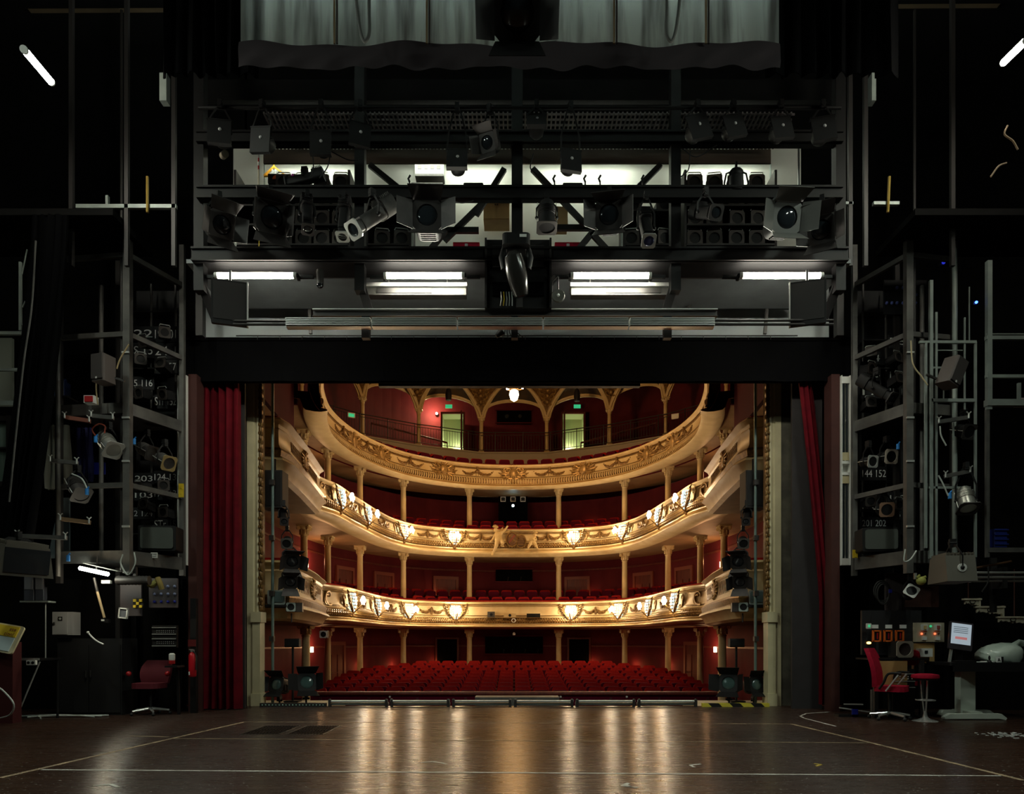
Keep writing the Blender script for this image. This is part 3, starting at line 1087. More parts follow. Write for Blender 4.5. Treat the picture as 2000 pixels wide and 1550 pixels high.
for nm, z, w_, h, lab in (('control_booth', .68, 2.7, .80, 'wide black control booth window above the last stalls row'),
                          ('projection_window', 4.05, 1.7, .55, 'black projection window in the wall behind the lowest balcony')):
    t = thing(nm, lab, 'booth window', (0, 33.55, z))
    MB().box((0, 0, h / 2), (w_, .1, h)).build('opening', blackcloth, t)
    MB().box((0, -.07, -.03), (w_ + .1, .1, .06)).box((0, -.07, h + .03), (w_ + .1, .1, .06)).build('frame', wall_red, t)
    m = MB()
    for x in (-.5, -.1, .5, 1.1) if nm == 'control_booth' else (-.3, .3):
        m.tube([(x, -.1, .02), (x + .03, -.1, .16)], .012, 6)
        m.ball((x + .03, -.1, .18), .025, 6, 4)
    m.build('desk_lamp', dksteel, t)
# spotlight window with white-lit lamp on the middle balcony
p = W(1002, 975, 33.3)
t = thing('spotlight_booth', 'black booth behind the middle balcony with three square lanterns', 'spotlight booth', (p.x, 33.35, 6.9))
MB().box((0, 0, .48), (1.35, .3, 1.15)).build('opening', blackcloth, t)
for x in (-.46, 0, .46):
    m = MB().box((x, -.2, .82), (.24, .08, .03)).box((x, -.2, 1.02), (.24, .08, .03)).box((x - .105, -.2, .92), (.03, .08, .2)).box((x + .105, -.2, .92), (.03, .08, .2))
    m.build('gel_frame', white, t)
    MB().lathe([(.085, 0), (.08, .08)], 14, Matrix.Translation((x, -.16, .92)) @ Matrix.Rotation(pi / 2, 4, 'X')).build('lens', glassdk, t, True)
cyanlamp = mat('cyan_star_lamp', (.5, .9, 1), .3, emit=(.55, .95, 1.0), estr=60)
t = thing('followspot', 'small bright cyan-white lamp shining from the middle balcony booth', 'lamp', (p.x, 33.1, W(1002, 988, 33).z))
MB().lathe([(.07, 0), (.10, .12), (.08, .2)], 14, Matrix.Rotation(pi / 2, 4, 'X')).build('housing', black, t, True)
MB().lathe([(.055, 0), (.05, .02)], 14, Matrix.Translation((0, -.21, 0)) @ Matrix.Rotation(pi / 2, 4, 'X')).build('lit_lens', cyanlamp, t, True)

# sconces hidden on the walls between the columns
k = 0
for lev, z, cols in (('stalls', .95, (606, 1400)), ('lowest balcony', 4.0, (596, 1412)), ('middle balcony', 7.1, (594, 1414))):
    for px in cols:
        M = wall_frame(px, z)
        t = thing('wall_sconce', 'small lit sconce on the house wall at the %s, %s side' % (lev, 'left' if px < VX else 'right'), 'lamp', M.translation, M.to_euler(), group='house wall sconces')
        MB().rbox((0, .06, 0), (.12, .10, .2), .03).build('glass_shade', mat('lit_sconce_glass', (1, .9, .7), .3, emit=(1, .8, .5), estr=4), t)
        MB().box((0, .01, -.02), (.08, .04, .26)).build('bracket', gold, t)
        point_light('sconce_light', (0, .40, .1), {'stalls': 16, 'lowest balcony': 34, 'middle balcony': 9}[lev], (1, .5, .22), .06, t)
# low lamps added unseen on each tier's back wall to make its glow
for z, lev in ((.15, 'stalls'), (3.25, 'lowest balcony'), (6.35, 'middle balcony')):
    for px in (700, 765, 850, 1158, 1243, 1308):
        M = wall_frame(px, z)
        t = thing('step_light', 'added glow lamp on the house wall behind the %s seats, %s from the left' % (lev, ORD[(700, 765, 850, 1158, 1243, 1308).index(px)]), 'lamp', M.translation, M.to_euler(), group='added low wall lamps')
        MB().rbox((0, .03, 0), (.12, .05, .08), .015).build('housing', gold, t)
        point_light('added_glow_light', (0, .22, .06), 5.5, (1, .40, .14), .06, t)

# ================================================================ THE STAGE: floor and proscenium
fm = mat('dark_stage_boards', (0.030, 0.019, 0.014), 0.3)
nt = fm.node_tree
N = nt.nodes
b = N['Principled BSDF']
tc = N.new('ShaderNodeTexCoord')


def noise(scale, stretch, detail=4, rough=.6):
    mp = N.new('ShaderNodeMapping')
    mp.inputs['Scale'].default_value = stretch
    n = N.new('ShaderNodeTexNoise')
    n.inputs['Scale'].default_value = scale
    n.inputs['Detail'].default_value = detail
    n.inputs['Roughness'].default_value = rough
    nt.links.new(tc.outputs['Object'], mp.inputs[0])
    nt.links.new(mp.outputs[0], n.inputs['Vector'])
    return n.outputs['Fac']


def ramp(fac, stops):
    r = N.new('ShaderNodeValToRGB')
    e = r.color_ramp.elements
    e[0].position, e[0].color = stops[0][0], (*stops[0][1], 1)
    e[1].position, e[1].color = stops[-1][0], (*stops[-1][1], 1)
    for p, c in stops[1:-1]:
        q = e.new(p)
        q.color = (*c, 1)
    nt.links.new(fac, r.inputs[0])
    return r.outputs[0]


def mix(f, a, c):
    m = N.new('ShaderNodeMix')
    m.data_type = 'RGBA'
    nt.links.new(f, m.inputs[0])
    nt.links.new(a, m.inputs[6])
    if isinstance(c, tuple):
        m.inputs[7].default_value = (*c, 1)
    else:
        nt.links.new(c, m.inputs[7])
    return m.outputs[2]


boards = ramp(noise(3.0, (.25, 5, 1), 6), [(.3, (0.028, 0.012, 0.007)), (.7, (0.058, 0.028, 0.018))])
scuff = ramp(noise(7, (.6, 9, 1), 8, .75), [(.61, (0, 0, 0)), (.78, (1, 1, 1))])
flecks = ramp(noise(30, (1, 1.3, 1), 3, .6), [(.655, (0, 0, 0)), (.675, (1, 1, 1))])
scr = ramp(noise(9, (14, .5, 1), 5, .7), [(.68, (0, 0, 0)), (.80, (1, 1, 1))])
c1 = mix(scuff, boards, (0.11, 0.08, 0.062))
c2 = mix(scr, c1, (0.11, 0.085, 0.07))
c3 = mix(flecks, c2, (0.55, 0.55, 0.52))
nt.links.new(c3, b.inputs['Base Color'])
rr = N.new('ShaderNodeMapRange')
nt.links.new(noise(5, (.5, 4, 1), 6, .7), rr.inputs[0])
rr.inputs[1].default_value, rr.inputs[2].default_value = .3, .7
rr.inputs[3].default_value, rr.inputs[4].default_value = .25, .31
nt.links.new(rr.outputs[0], b.inputs['Roughness'])
bp = N.new('ShaderNodeBump')
bp.inputs['Strength'].default_value = .07
bp.inputs['Distance'].default_value = .01
nt.links.new(noise(30, (.03, 3, 1), 4, .6), bp.inputs['Height'])
nt.links.new(bp.outputs[0], b.inputs['Normal'])
b.inputs['Specular IOR Level'].default_value = .65
b.inputs['Anisotropic'].default_value = .9          # brushed along the boards, from stage to house
tg = N.new('ShaderNodeCombineXYZ')
tg.inputs[1].default_value = 1.0
nt.links.new(tg.outputs[0], b.inputs['Tangent'])

structure('floor', MB().box((0, 5.45, -.15), (30, 16.9, .3)), fm)
structure('wall_pit', MB().box((0, 14.1, -.9), (14, .3, 1.3)), soot)
PX = lambda px, d: (px - VX) * d / F
# proscenium wall either side and above
for s, side in ((-1, 'left'), (1, 'right')):
    structure('wall_proscenium_' + side, MB().box((s * 9.55, 14.25, 7), (8.6, .3, 14)), soot)
structure('wall_proscenium_top', MB().box((0, 14.25, 10.25), (10.6, .3, 7.5)), soot)
structure('wall_stage_left', MB().box((-13.2, 6.5, 6), (.3, 18, 13)), soot)
structure('wall_stage_right', MB().box((13.2, 6.5, 6), (.3, 18, 13)), soot)
structure('ceiling_stage', MB().box((0, 6.5, 14.2), (27, 18, .3)), soot)

frame_paint = mat('ivory_frame_paint', (0.66, 0.60, 0.38), 0.42, col2=(0.55, 0.50, 0.31), scale=2.5)
for s, side in ((-1, 'left'), (1, 'right')):
    x0 = s * 5.16
    t = thing('proscenium_pillar', 'ivory painted proscenium pillar with gilded leaf edge at the %s of the stage opening' % side, 'pillar', (x0, 13.9, 0), kind='thing', group='proscenium pillars')
    # the moulded front, the inner gilded edge and the low plinth
    m = MB()
    prof = [(-.02, .0), (.10, 0), (.12, .03), (.15, .03), (.17, .0), (.205, .02), (.205, .2), (-.02, .2)]
    m.prism([(-s * a, bb) for a, bb in prof], 0.0, 6.6, axis='z')
    m.build('shaft', frame_paint, t)
    m = MB()
    m.box((-s * .17, .10, .82), (.15, .26, 1.64)).box((-s * .17, .09, 1.72), (.20, .30, .20)).box((-s * .17, .09, .12), (.19, .30, .24))
    m.build('plinth', frame_paint, t)
    m = MB()
    z = 1.9
    k = 0
    while z < 6.5:
        m.ball((-s * .235, .05, z), 1, 8, 5, (.045, .06, .085))
        m.ball((-s * .262, .02, z + .08), 1, 6, 4, (.03, .04, .045))
        m.ball((-s * .215, .0, z + .09), 1, 6, 4, (.022, .03, .035))
        z += .165
        k += 1
    m.box((-s * .235, .12, 4.2), (.06, .12, 4.7))
    m.build('leaf_moulding', gold, t, True)
    structure('wall_return_' + side, MB().box((s * 5.3, 14.02, 3.3), (.22, .2, 6.6)), mat('grubby_grey_plaster', (0.10, 0.095, 0.07), .8, col2=(.05, .045, .035), scale=4))

# red curtains, gathered folds


def curtain(name, label, x0, x1, y, z0, z1, folds, depth, mt, cat='curtain', group=None, seed=1, hem=0.0, tilt=None, gather=.0):
    rnd = random.Random(seed)
    ph = [rnd.uniform(.75, 1.25) for _ in range(folds + 2)]
    tot = sum(ph[:folds])
    n = folds * 8
    cols = []
    for i in range(n + 1):
        u = i / n * folds
        k = min(int(u), folds - 1)
        f = u - k
        xx = x0 + (x1 - x0) * (sum(ph[:k]) + ph[k] * f) / tot
        a = depth * (.7 + .5 * ((k * 7 + seed) % 5) / 5)
        cols.append((xx, a * cos(2 * pi * f)))
    rows_ = 10
    vs, fs = [], []
    for j in range(rows_ + 1):
        v = j / rows_
        z = z0 + (z1 - z0) * v
        for i, (xx, dd) in enumerate(cols):
            amp = 1 - .35 * v
            sx = tilt(v) if tilt else 0
            vs.append((xx + sx + .02 * sin(3 * v + i), y + dd * amp + .015 * sin(5 * v + i * .6), z + (hem * sin(i * .9) if j == 0 else 0)))
    m_ = n + 1
    for j in range(rows_):
        for i in range(n):
            fs.append((j * m_ + i, j * m_ + i + 1, (j + 1) * m_ + i + 1, (j + 1) * m_ + i))
    # the cloth has a back
    o = len(vs)
    vs += [(a, b_ + .012, c) for a, b_, c in vs]
    fs += [tuple(q + o for q in f[::-1]) for f in fs]
    m = MB()
    m.add(vs, fs)
    return single(name, m, mt, label, cat, group, smooth=True)


curtain('stage_curtain', 'crimson stage curtain hanging in folds at the left of the opening', PX(397, 13.1), PX(470, 13.1), 13.1, .02, 6.3, 5, .10, curtain_red, seed=3)
curtain('stage_curtain', 'dark crimson stage curtain, gathered and tied aside at the right of the opening', PX(1604, 13.0), PX(1630, 13.0), 13.05, .1, 6.3, 3, .07, curtain_red, seed=5,
        tilt=lambda v: -.62 * max(0, v - .30) ** 1.1)
gp = mat('dark_grey_painted_flat', (0.030, 0.026, 0.028), 0.8, col2=(.022, .019, .02), scale=3)
m = MB().box((PX(1573, 13.4), 13.35, 3.1), (.56, .06, 6.2))
single('safety_flat', m, gp, 'dark grey flat standing between the right pillar and the gathered curtain', 'panel')
m = MB().box((PX(472, 13.5), 13.5, 3.1), (.14, .06, 6.2))
single('safety_flat', m, gp, 'narrow dark grey flat beside the left pillar behind the red curtain', 'panel')
redbrown = mat('dark_red_brown_flat', (0.060, 0.014, 0.010), 0.8, col2=(.045, .010, .008), scale=4)
for s, side in ((-1, 'left'), (1, 'right')):
    m = MB().box((s * 5.72, 12.9, 3.0), (.15, .30, 6.0))
    single('portal_leg', m, redbrown, 'tall red-brown portal leg at the %s edge of the stage opening' % side, 'portal leg', 'portal legs')
    x = s * 5.88
    t = thing('strip_light', 'tall narrow unlit twin-tube strip light on the %s portal leg' % side, 'strip light', (x, 12.75, 2.60), group='vertical strip lights')
    m = MB().box((0, .06, 1.68), (.15, .03, 3.36)).box((-.075, 0, 1.68), (.016, .12, 3.36)).box((.075, 0, 1.68), (.016, .12, 3.36))
    for z in (0.06, 1.62, 1.82, 3.28):
        m.box((0, 0, z), (.15, .11, .12 if z in (.06, 3.28) else .05))
    m.build('housing', white, t)
    for z0, z1 in ((.12, 1.60), (1.84, 3.22)):
        for dx in (-.03, .03):
            MB().tube([(dx, -.02, z0), (dx, -.02, z1)], .017, 8).build('tube', glassdk, t, True)
    for z in (1.52, 1.93):
        MB().box((0, 0, z), (.12, .08, .14)).build('tube_holder', mat('yellowed_lampholder', (.55, .48, .28), .5), t)

# black header cloth and the steel header above it
m = MB()
vs, fs = [], []
n = 60
for j in range(5):
    for i in range(n + 1):
        x = -5.95 + 12.0 * i / n
        z = 5.93 + .78 * j / 4
        vs.append((x, 12.9 + .02 * sin(i * 1.3) * (1 - j / 5), z))
for j in range(4):
    for i in range(n):
        fs.append((j * (n + 1) + i, j * (n + 1) + i + 1, (j + 1) * (n + 1) + i + 1, (j + 1) * (n + 1) + i))
m.add(vs, fs)
m.box((.05, 13.0, 6.68), (12.0, .25, .06))
m.box((.05, 13.05, 6.3), (12.0, .05, .7))
single('header_valance', m, blackcloth, 'wide black cloth valance across the top of the stage opening', 'valance')
m = MB().box((PX(995, 13.6), 13.6, 6.2), ((1250 - 741) * 13.6 / F, .12, .26))
for x in (-1.9, 1.9):
    m.box((x, 13.5, 6.5), (.05, .5, .5))
single('drop_bar', m, black, 'short black bar hanging just under the middle of the black valance', 'bar')
structure('wall_header', MB().box((0.05, 13.15, 7.45), (11.4, .12, 1.5)), bluegrey)

# footlight rail along the stage edge
for i in range(6):
    a, c = 640 + i * 120.5, 640 + (i + 1) * 120.5
    x0, x1 = PX(a, 13.75), PX(c, 13.75)
    t = thing('footlight_rail', 'silver footlight rail section along the stage edge, %s of six from the left' % ORD[i], 'footlight rail', ((x0 + x1) / 2, 13.72, 0), group='footlight rail sections')
    L = (x1 - x0) / 2 - .02
    MB().tube([(-L, 0, .105), (L, 0, .105)], .022, 10).build('pipe', alu, t, True)
    MB().rbox((0, .07, .05), (2 * L, .10, .05), .02, axis='x').build('tray', ltsteel, t)
    m = MB()
    for x in (-L + .03, L - .03):
        m.box((x, 0, .06), (.05, .07, .12)).ball((x, 0, .12), .035, 8, 5)
    m.build('clamp', dksteel, t)
m = MB().box((PX(1010, 14.6), 14.6, 0.02), ((1092 - 930) * 14.6 / F, .5, .22))
single('prompt_box', m, greysteel, 'low grey prompt box behind the footlight rail at centre stage', 'prompt box')
# stage-edge strips
m = MB().box((0, 0, .035), (1.26, .09, .07))
t = thing('led_strip', 'black strip with a row of small glassy dots in front of the left floor spotlights', 'light strip', (PX(573, 13.72), 13.72, 0))
m.build('housing', rubber, t)
m = MB()
for i in range(19):
    m.ball((-.58 + i * .0645, -.045, .035), .013, 8, 5)
m.build('lens_row', mat('pale_green_lens', (.3, .5, .4), .2), t, True)
hz = mat('hazard_stripe_paint', (0.75, 0.62, 0.05), .5)
h_nt = hz.node_tree
tcz = h_nt.nodes.new('ShaderNodeTexCoord')
wv = h_nt.nodes.new('ShaderNodeTexWave')
wv.inputs['Scale'].default_value = 1.55
wv.bands_direction = 'DIAGONAL'
rz = h_nt.nodes.new('ShaderNodeValToRGB')
rz.color_ramp.interpolation = 'CONSTANT'
rz.color_ramp.elements[0].color = (.01, .01, .01, 1)
rz.color_ramp.elements[1].position = .5
rz.color_ramp.elements[1].color = (.72, .62, .06, 1)
h_nt.links.new(tcz.outputs['Object'], wv.inputs['Vector'])
h_nt.links.new(wv.outputs['Fac'], rz.inputs[0])
h_nt.links.new(rz.outputs[0], h_nt.nodes['Principled BSDF'].inputs['Base Color'])
m = MB().box((0, 0, .035), (1.28, .09, .07))
o = m.build('hazard_strip', hz, loc=(PX(1436, 13.72), 13.72, 0))
tag(o, 'yellow and black hazard strip in front of the right floor spotlights', 'hazard strip')

# pit rail in front of the first row
t = thing('pit_rail', 'long dark red pit rail in front of the first row of stalls', 'rail', (0, 18.6, -1.4))
m = MB().box((0, 0, .62), (10.4, .14, 1.24))
m.build('panel', velvet_dk, t)
MB().rbox((0, -.02, 1.30), (10.5, .22, .10), .04, axis='x').build('handrail', wood_red, t)
m = MB()
for i in range(9):
    m.box((-5.0 + i * 1.25, -.09, .6), (.06, .05, 1.2))
m.build('batten', seat_shell, t)
m = MB()
for x in (-.35, .1, .75, 1.2, -3.2, 2.9, -.9):
    m.ball((x, -.14, 1.22), .03, 6, 4)
m.build('step_light', white, t)

# tape lines and marks on the boards


def tape(pts, wdt, mt, label, name='tape_line', cat='tape line', group=None):
    m = MB()
    for a, c in zip(pts, pts[1:]):
        A, B = W(a[0], a[1], 1750 / (a[1] - VY)), W(c[0], c[1], 1750 / (c[1] - VY))
        m.beam((A.x, A.y, .0022), (B.x, B.y, .0022), wdt, .0028)
    return single(name, m, mt, label, cat, group)


tape_tan = mat('worn_tan_tape', (0.46, 0.35, 0.22), .6, col2=(.20, .15, .10), scale=5)
tape_wh = mat('worn_white_tape', (0.78, 0.80, 0.75), .6, col2=(.42, .40, .36), scale=5)
tape([(478, 1409.5), (1545, 1413.5)], .028, tape_tan, 'tan tape line across the stage, the one farthest upstage towards the house')
tape([(335, 1442), (1700, 1450.5)], .028, tape_tan, 'pale tape line across the middle of the stage floor')
tape([(82, 1503), (1955, 1515)], .035, tape_wh, 'white tape line across the front of the stage floor')
tape([(478, 1409.5), (200, 1473), (0, 1519)], .05, tape_tan, 'slanting tan tape line running along the left of the stage floor')
tape([(1545, 1413.5), (1700, 1450), (2000, 1524)], .05, tape_tan, 'slanting tan tape line running along the right of the stage floor')
tape([(1632, 1418), (1570, 1402), (1563, 1398), (1575, 1393), (1620, 1390)], .03, tape_wh, 'curved pale line on the boards in front of the right portal leg')
tape([(182, 1534), (216, 1531.5), (231, 1537)], .035, tape_wh, 'bent white tape mark at the left front of the stage', 'tape_mark', 'tape mark')
tape([(822, 1488.5), (845, 1487), (860, 1489), (872, 1492)], .03, tape_wh, 'bent white tape mark left of the lamp reflections at centre', 'tape_mark', 'tape mark')
tape([(1246, 1538), (1215, 1534), (1228, 1529)], .035, tape_wh, 'white corner mark, lowest of the tape marks at the right of centre', 'tape_mark', 'tape mark')
tape([(1233, 1537), (1222, 1532)], .03, tape_wh, 'short white dash inside the corner mark at the right of centre', 'tape_mark', 'tape mark')
tape([(1368, 1492), (1348, 1494), (1356, 1498)], .03, tape_wh, 'small white hook-shaped mark on the floor right of centre', 'tape_mark', 'tape mark')
tape([(1243, 1481), (1258, 1485)], .03, tape_wh, 'tiny white dash of tape above the hook-shaped mark', 'tape_mark', 'tape mark')
tape([(872, 1532), (895, 1532)], .03, tape_tan, 'short faded dash of tape near the front edge at centre', 'tape_mark', 'tape mark')
tape([(1590, 1491), (1604, 1493), (1594, 1496)], .03, mat('yellow_tape', (.5, .36, .05), .6), 'small yellow tape mark at the right of the stage floor', 'tape_mark', 'tape mark')
tape([(255, 1437), (330, 1439)], .05, tape_tan, 'faded broad dash at the left of the floor before the diagonal', 'tape_mark', 'tape mark')
# floor grating with slots
for i, (a, c, y0, y1) in enumerate(((487, 570, 1417, 1434), (572, 652, 1417, 1434))):
    d0, d1 = 1750 / (y0 - VY), 1750 / (y1 - VY)
    x0, x1 = PX(a + 6, (d0 + d1) / 2), PX(c, (d0 + d1) / 2)
    t = thing('floor_grating', 'black slotted grating let into the stage floor, %s one of two' % ('left' if i == 0 else 'right'), 'floor grating', ((x0 + x1) / 2, (d0 + d1) / 2, 0), group='floor gratings')
    m = MB()
    wx, wy = x1 - x0 - .04, d0 - d1
    for q in range(12):
        m.box((-wx / 2 + wx * (q + .5) / 12, 0, .002), (wx / 26, wy * .94, .004))
    m.build('slots', blackcloth, t)
    m = MB().box((0, -wy / 2, .002), (wx, .03, .005)).box((0, wy / 2, .002), (wx, .03, .005)).box((-wx / 2, 0, .002), (.03, wy, .005)).box((wx / 2, 0, .002), (.03, wy, .005))
    m.build('frame', dksteel, t)

# ================================================================ LIGHTING BRIDGE ABOVE THE OPENING


def wtube(px0, py0, px1, py1, d, label, name='fluorescent_tube', energy=None, d2=None):
    """fluorescent tube with its holder seen between two pixels at depth d"""
    A, B = W(px0, py0, d), W(px1, py1, d2 or d)
    c = (A + B) / 2
    A, B = A - c, B - c
    t = thing(name, label, 'fluorescent light', c, group='lit fluorescent tubes')
    MB().tube([A * .96, B * .96], .044, 12).build('glowing_tube', tube_glow, t, True)
    for q in (-1, 1):
        MB().tube([B * q * .955, B * q * 1.03], .048, 10).build('end_cap', white, t, True)
    if energy:
        l = bpy.data.lights.new('tube_light', 'AREA')
        l.shape = 'RECTANGLE'
        l.size, l.size_y = (B - A).length * .92, .06
        l.energy = energy
        l.color = COOL
        lo = bpy.data.objects.new('tube_light', l)
        COL.objects.link(lo)
        lo.parent = t
        dirv = (B - A).normalized()
        zax = Vector((0, 1, 0.25)) if abs(dirv.x) > .8 else Vector((1 if c.x < 0 else -1, 0.0, -.4))   # emits along -Z of the lamp
        zax = (zax - dirv * zax.dot(dirv)).normalized()
        yax = zax.cross(dirv)
        R = Matrix((dirv, yax, zax)).transposed().to_4x4()
        lo.matrix_basis = R
        lo.location = -zax * .06
    return t


for i, (a, c) in enumerate(((422, 577), (752, 905), (1117, 1270), (1447, 1605))):
    t = wtube(a, 538, c, 538, 10.9, 'lit fluorescent tube under the lighting bridge, %s of four from the left' % ORD[i])
    m = MB()
    w2 = (c - a) / 2 * 10.9 / F
    m.box((0, .10, .03), (2 * w2 + .5, .04, .05))
    for q in (-1, 1):
        m.box((q * w2 * 1.04, .05, .0), (.04, .12, .06))
    m.build('mounting_bar', black, t)

# long batten of lamps, steel beam and lower rails in front of the header
t = thing('lamp_batten', 'long ribbed silver lamp batten in five sections hanging before the header', 'lamp batten', (PX(976, 10.7), 10.7, W(0, 637, 10.7).z))
for i in range(5):
    x0 = PX(557 + i * 168, 10.7) - PX(976, 10.7)
    x1 = PX(557 + (i + 1) * 168, 10.7) - PX(976, 10.7)
    m = MB()
    m.box(((x0 + x1) / 2, .05, .06), (x1 - x0 - .02, .12, .13))
    for k in range(5):
        m.box(((x0 + x1) / 2, -.02, .012 + k * .025), (x1 - x0 - .03, .03, .010))
    m.build('batten_section', alu, t)
m = MB().tube([(-4.0, .05, .05), (-3.15, .05, .05)], .02, 8).tube([(-4.0, .05, .10), (-3.15, .05, .10)], .02, 8)
m.tube([(3.2, .05, .05), (5.0, .05, .05)], .02, 8).tube([(3.2, .05, .11), (5.0, .05, .11)], .02, 8)
m.build('end_pipe', dksteel, t, True)
t = thing('steel_beam', 'dark steel girder lying above the silver lamp batten', 'steel beam', (PX(1006, 11), 11.0, W(0, 619, 11).z))
L = (1400 - 612) * 11 / F
MB().box((0, 0, .05), (L, .02, .10)).box((0, 0, .0), (L, .12, .015)).build('web', dksteel, t)
MB().box((0, 0, .10), (L, .12, .015)).build('top_flange', alu, t)
for i, (a, c, fl) in enumerate(((718, 911, 1), (1115, 1309, -1))):
    x0, x1 = PX(a, 11.25), PX(c, 11.25)
    z = W(0, 582, 11.25).z
    t = thing('cable_trunking_lamp', 'grey box fitting hanging below the %s of the inner tubes' % ('left' if i == 0 else 'right'), 'light fitting', ((x0 + x1) / 2, 11.25, z), group='box fittings')
    L = x1 - x0
    MB().box((0, 0, .08), (L, .16, .13)).build('box', greysteel, t)
    MB().box((0, -.02, .155), (L + .03, .22, .055)).build('white_top', white, t)
    MB().box((-fl * L * .12, -.085, .08), (L * .55, .012, .08)).build('dark_panel', dksteel, t)
    m = MB()
    for q in (-.3, .3):
        m.tube([(q * L, .1, .16), (q * L, .12, .42)], .012, 6)
    m.build('hanger', alu, t, True)
# pale pipes and stiffeners on the header panel
for i, (py, r, mt, lab) in enumerate(((592, .03, bluegrey, 'pale pipe along the upper part of the header'), (601, .035, dksteel, 'dark pipe along the header just below the pale one'),
                                      (655.5, .012, dksteel, 'thin hook wire along the bottom of the header'))):
    z = W(0, py, 12.9).z
    m = MB().tube([(-5.0, 12.9, z), (5.1, 12.9, z)], r, 8)
    if i == 2:
        for k in range(24):
            m.tube([(-4.6 + k * .4, 12.88, z - .02), (-4.6 + k * .4, 12.85, z - .05), (-4.6 + k * .4, 12.85, z - .09)], .006, 5)
    single('header_pipe', m, mt, lab, 'pipe', smooth=True)
for i, (a, b_, c, d_, dd) in enumerate(((602, 548, 607, 652, 12.6), (640, 560, 668, 630, 12.5), (1502, 548, 1494, 652, 12.6), (1390, 540, 1340, 606, 12.4), (760, 545, 790, 600, 12.5), (1250, 540, 1224, 590, 12.5),
                                        (560, 545, 585, 590, 12.7), (1480, 545, 1455, 590, 12.7))):
    A, B = W(a, b_, dd), W(c, d_, dd)
    m = MB().beam(A, B, .05, .05, (0, 1, 0))
    single('header_brace', m, greysteel if i in (0, 2) else dksteel, 'slim %s brace in front of the header panel, %s of eight' % ('pale' if i in (0, 2) else 'dark', ORD[i]), 'brace', 'header braces')

# ================================================================ LANTERNS


def hole_plate(mb, s, r, y0, y1, M, n=24):
    """square plate with a round hole, facing -y"""
    vs, fs = [], []
    for y in (y0, y1):
        for k in range(n):
            a = 2 * pi * (k + .5) / n
            c_, s_ = cos(a), sin(a)
            q = s / max(abs(c_), abs(s_))
            vs += [(c_ * q, y, s_ * q), (c_ * r, y, s_ * r)]
    for k in range(n):
        k2 = (k + 1) % n
        a, b_, c, d_ = 2 * k, 2 * k + 1, 2 * k2 + 1, 2 * k2
        fs += [(a, b_, c, d_), (2 * n + a, 2 * n + d_, 2 * n + c, 2 * n + b_), (a, d_, 2 * n + d_, 2 * n + a), (b_, 2 * n + b_, 2 * n + c, c)]
    mb.add(vs, fs, M)


RX = lambda a: Matrix.Rotation(a, 4, 'X')
RY = lambda a: Matrix.Rotation(a, 4, 'Y')
RZ = lambda a: Matrix.Rotation(a, 4, 'Z')
TR = Matrix.Translation
body_grey = mat('grey_lantern_housing', (0.11, 0.105, 0.10), 0.4, 0.5, col2=(.07, .068, .066), scale=8)
door_grey = mat('scuffed_barndoor_paint', (0.05, 0.044, 0.043), 0.55, .2, col2=(.035, .031, .03), scale=6)


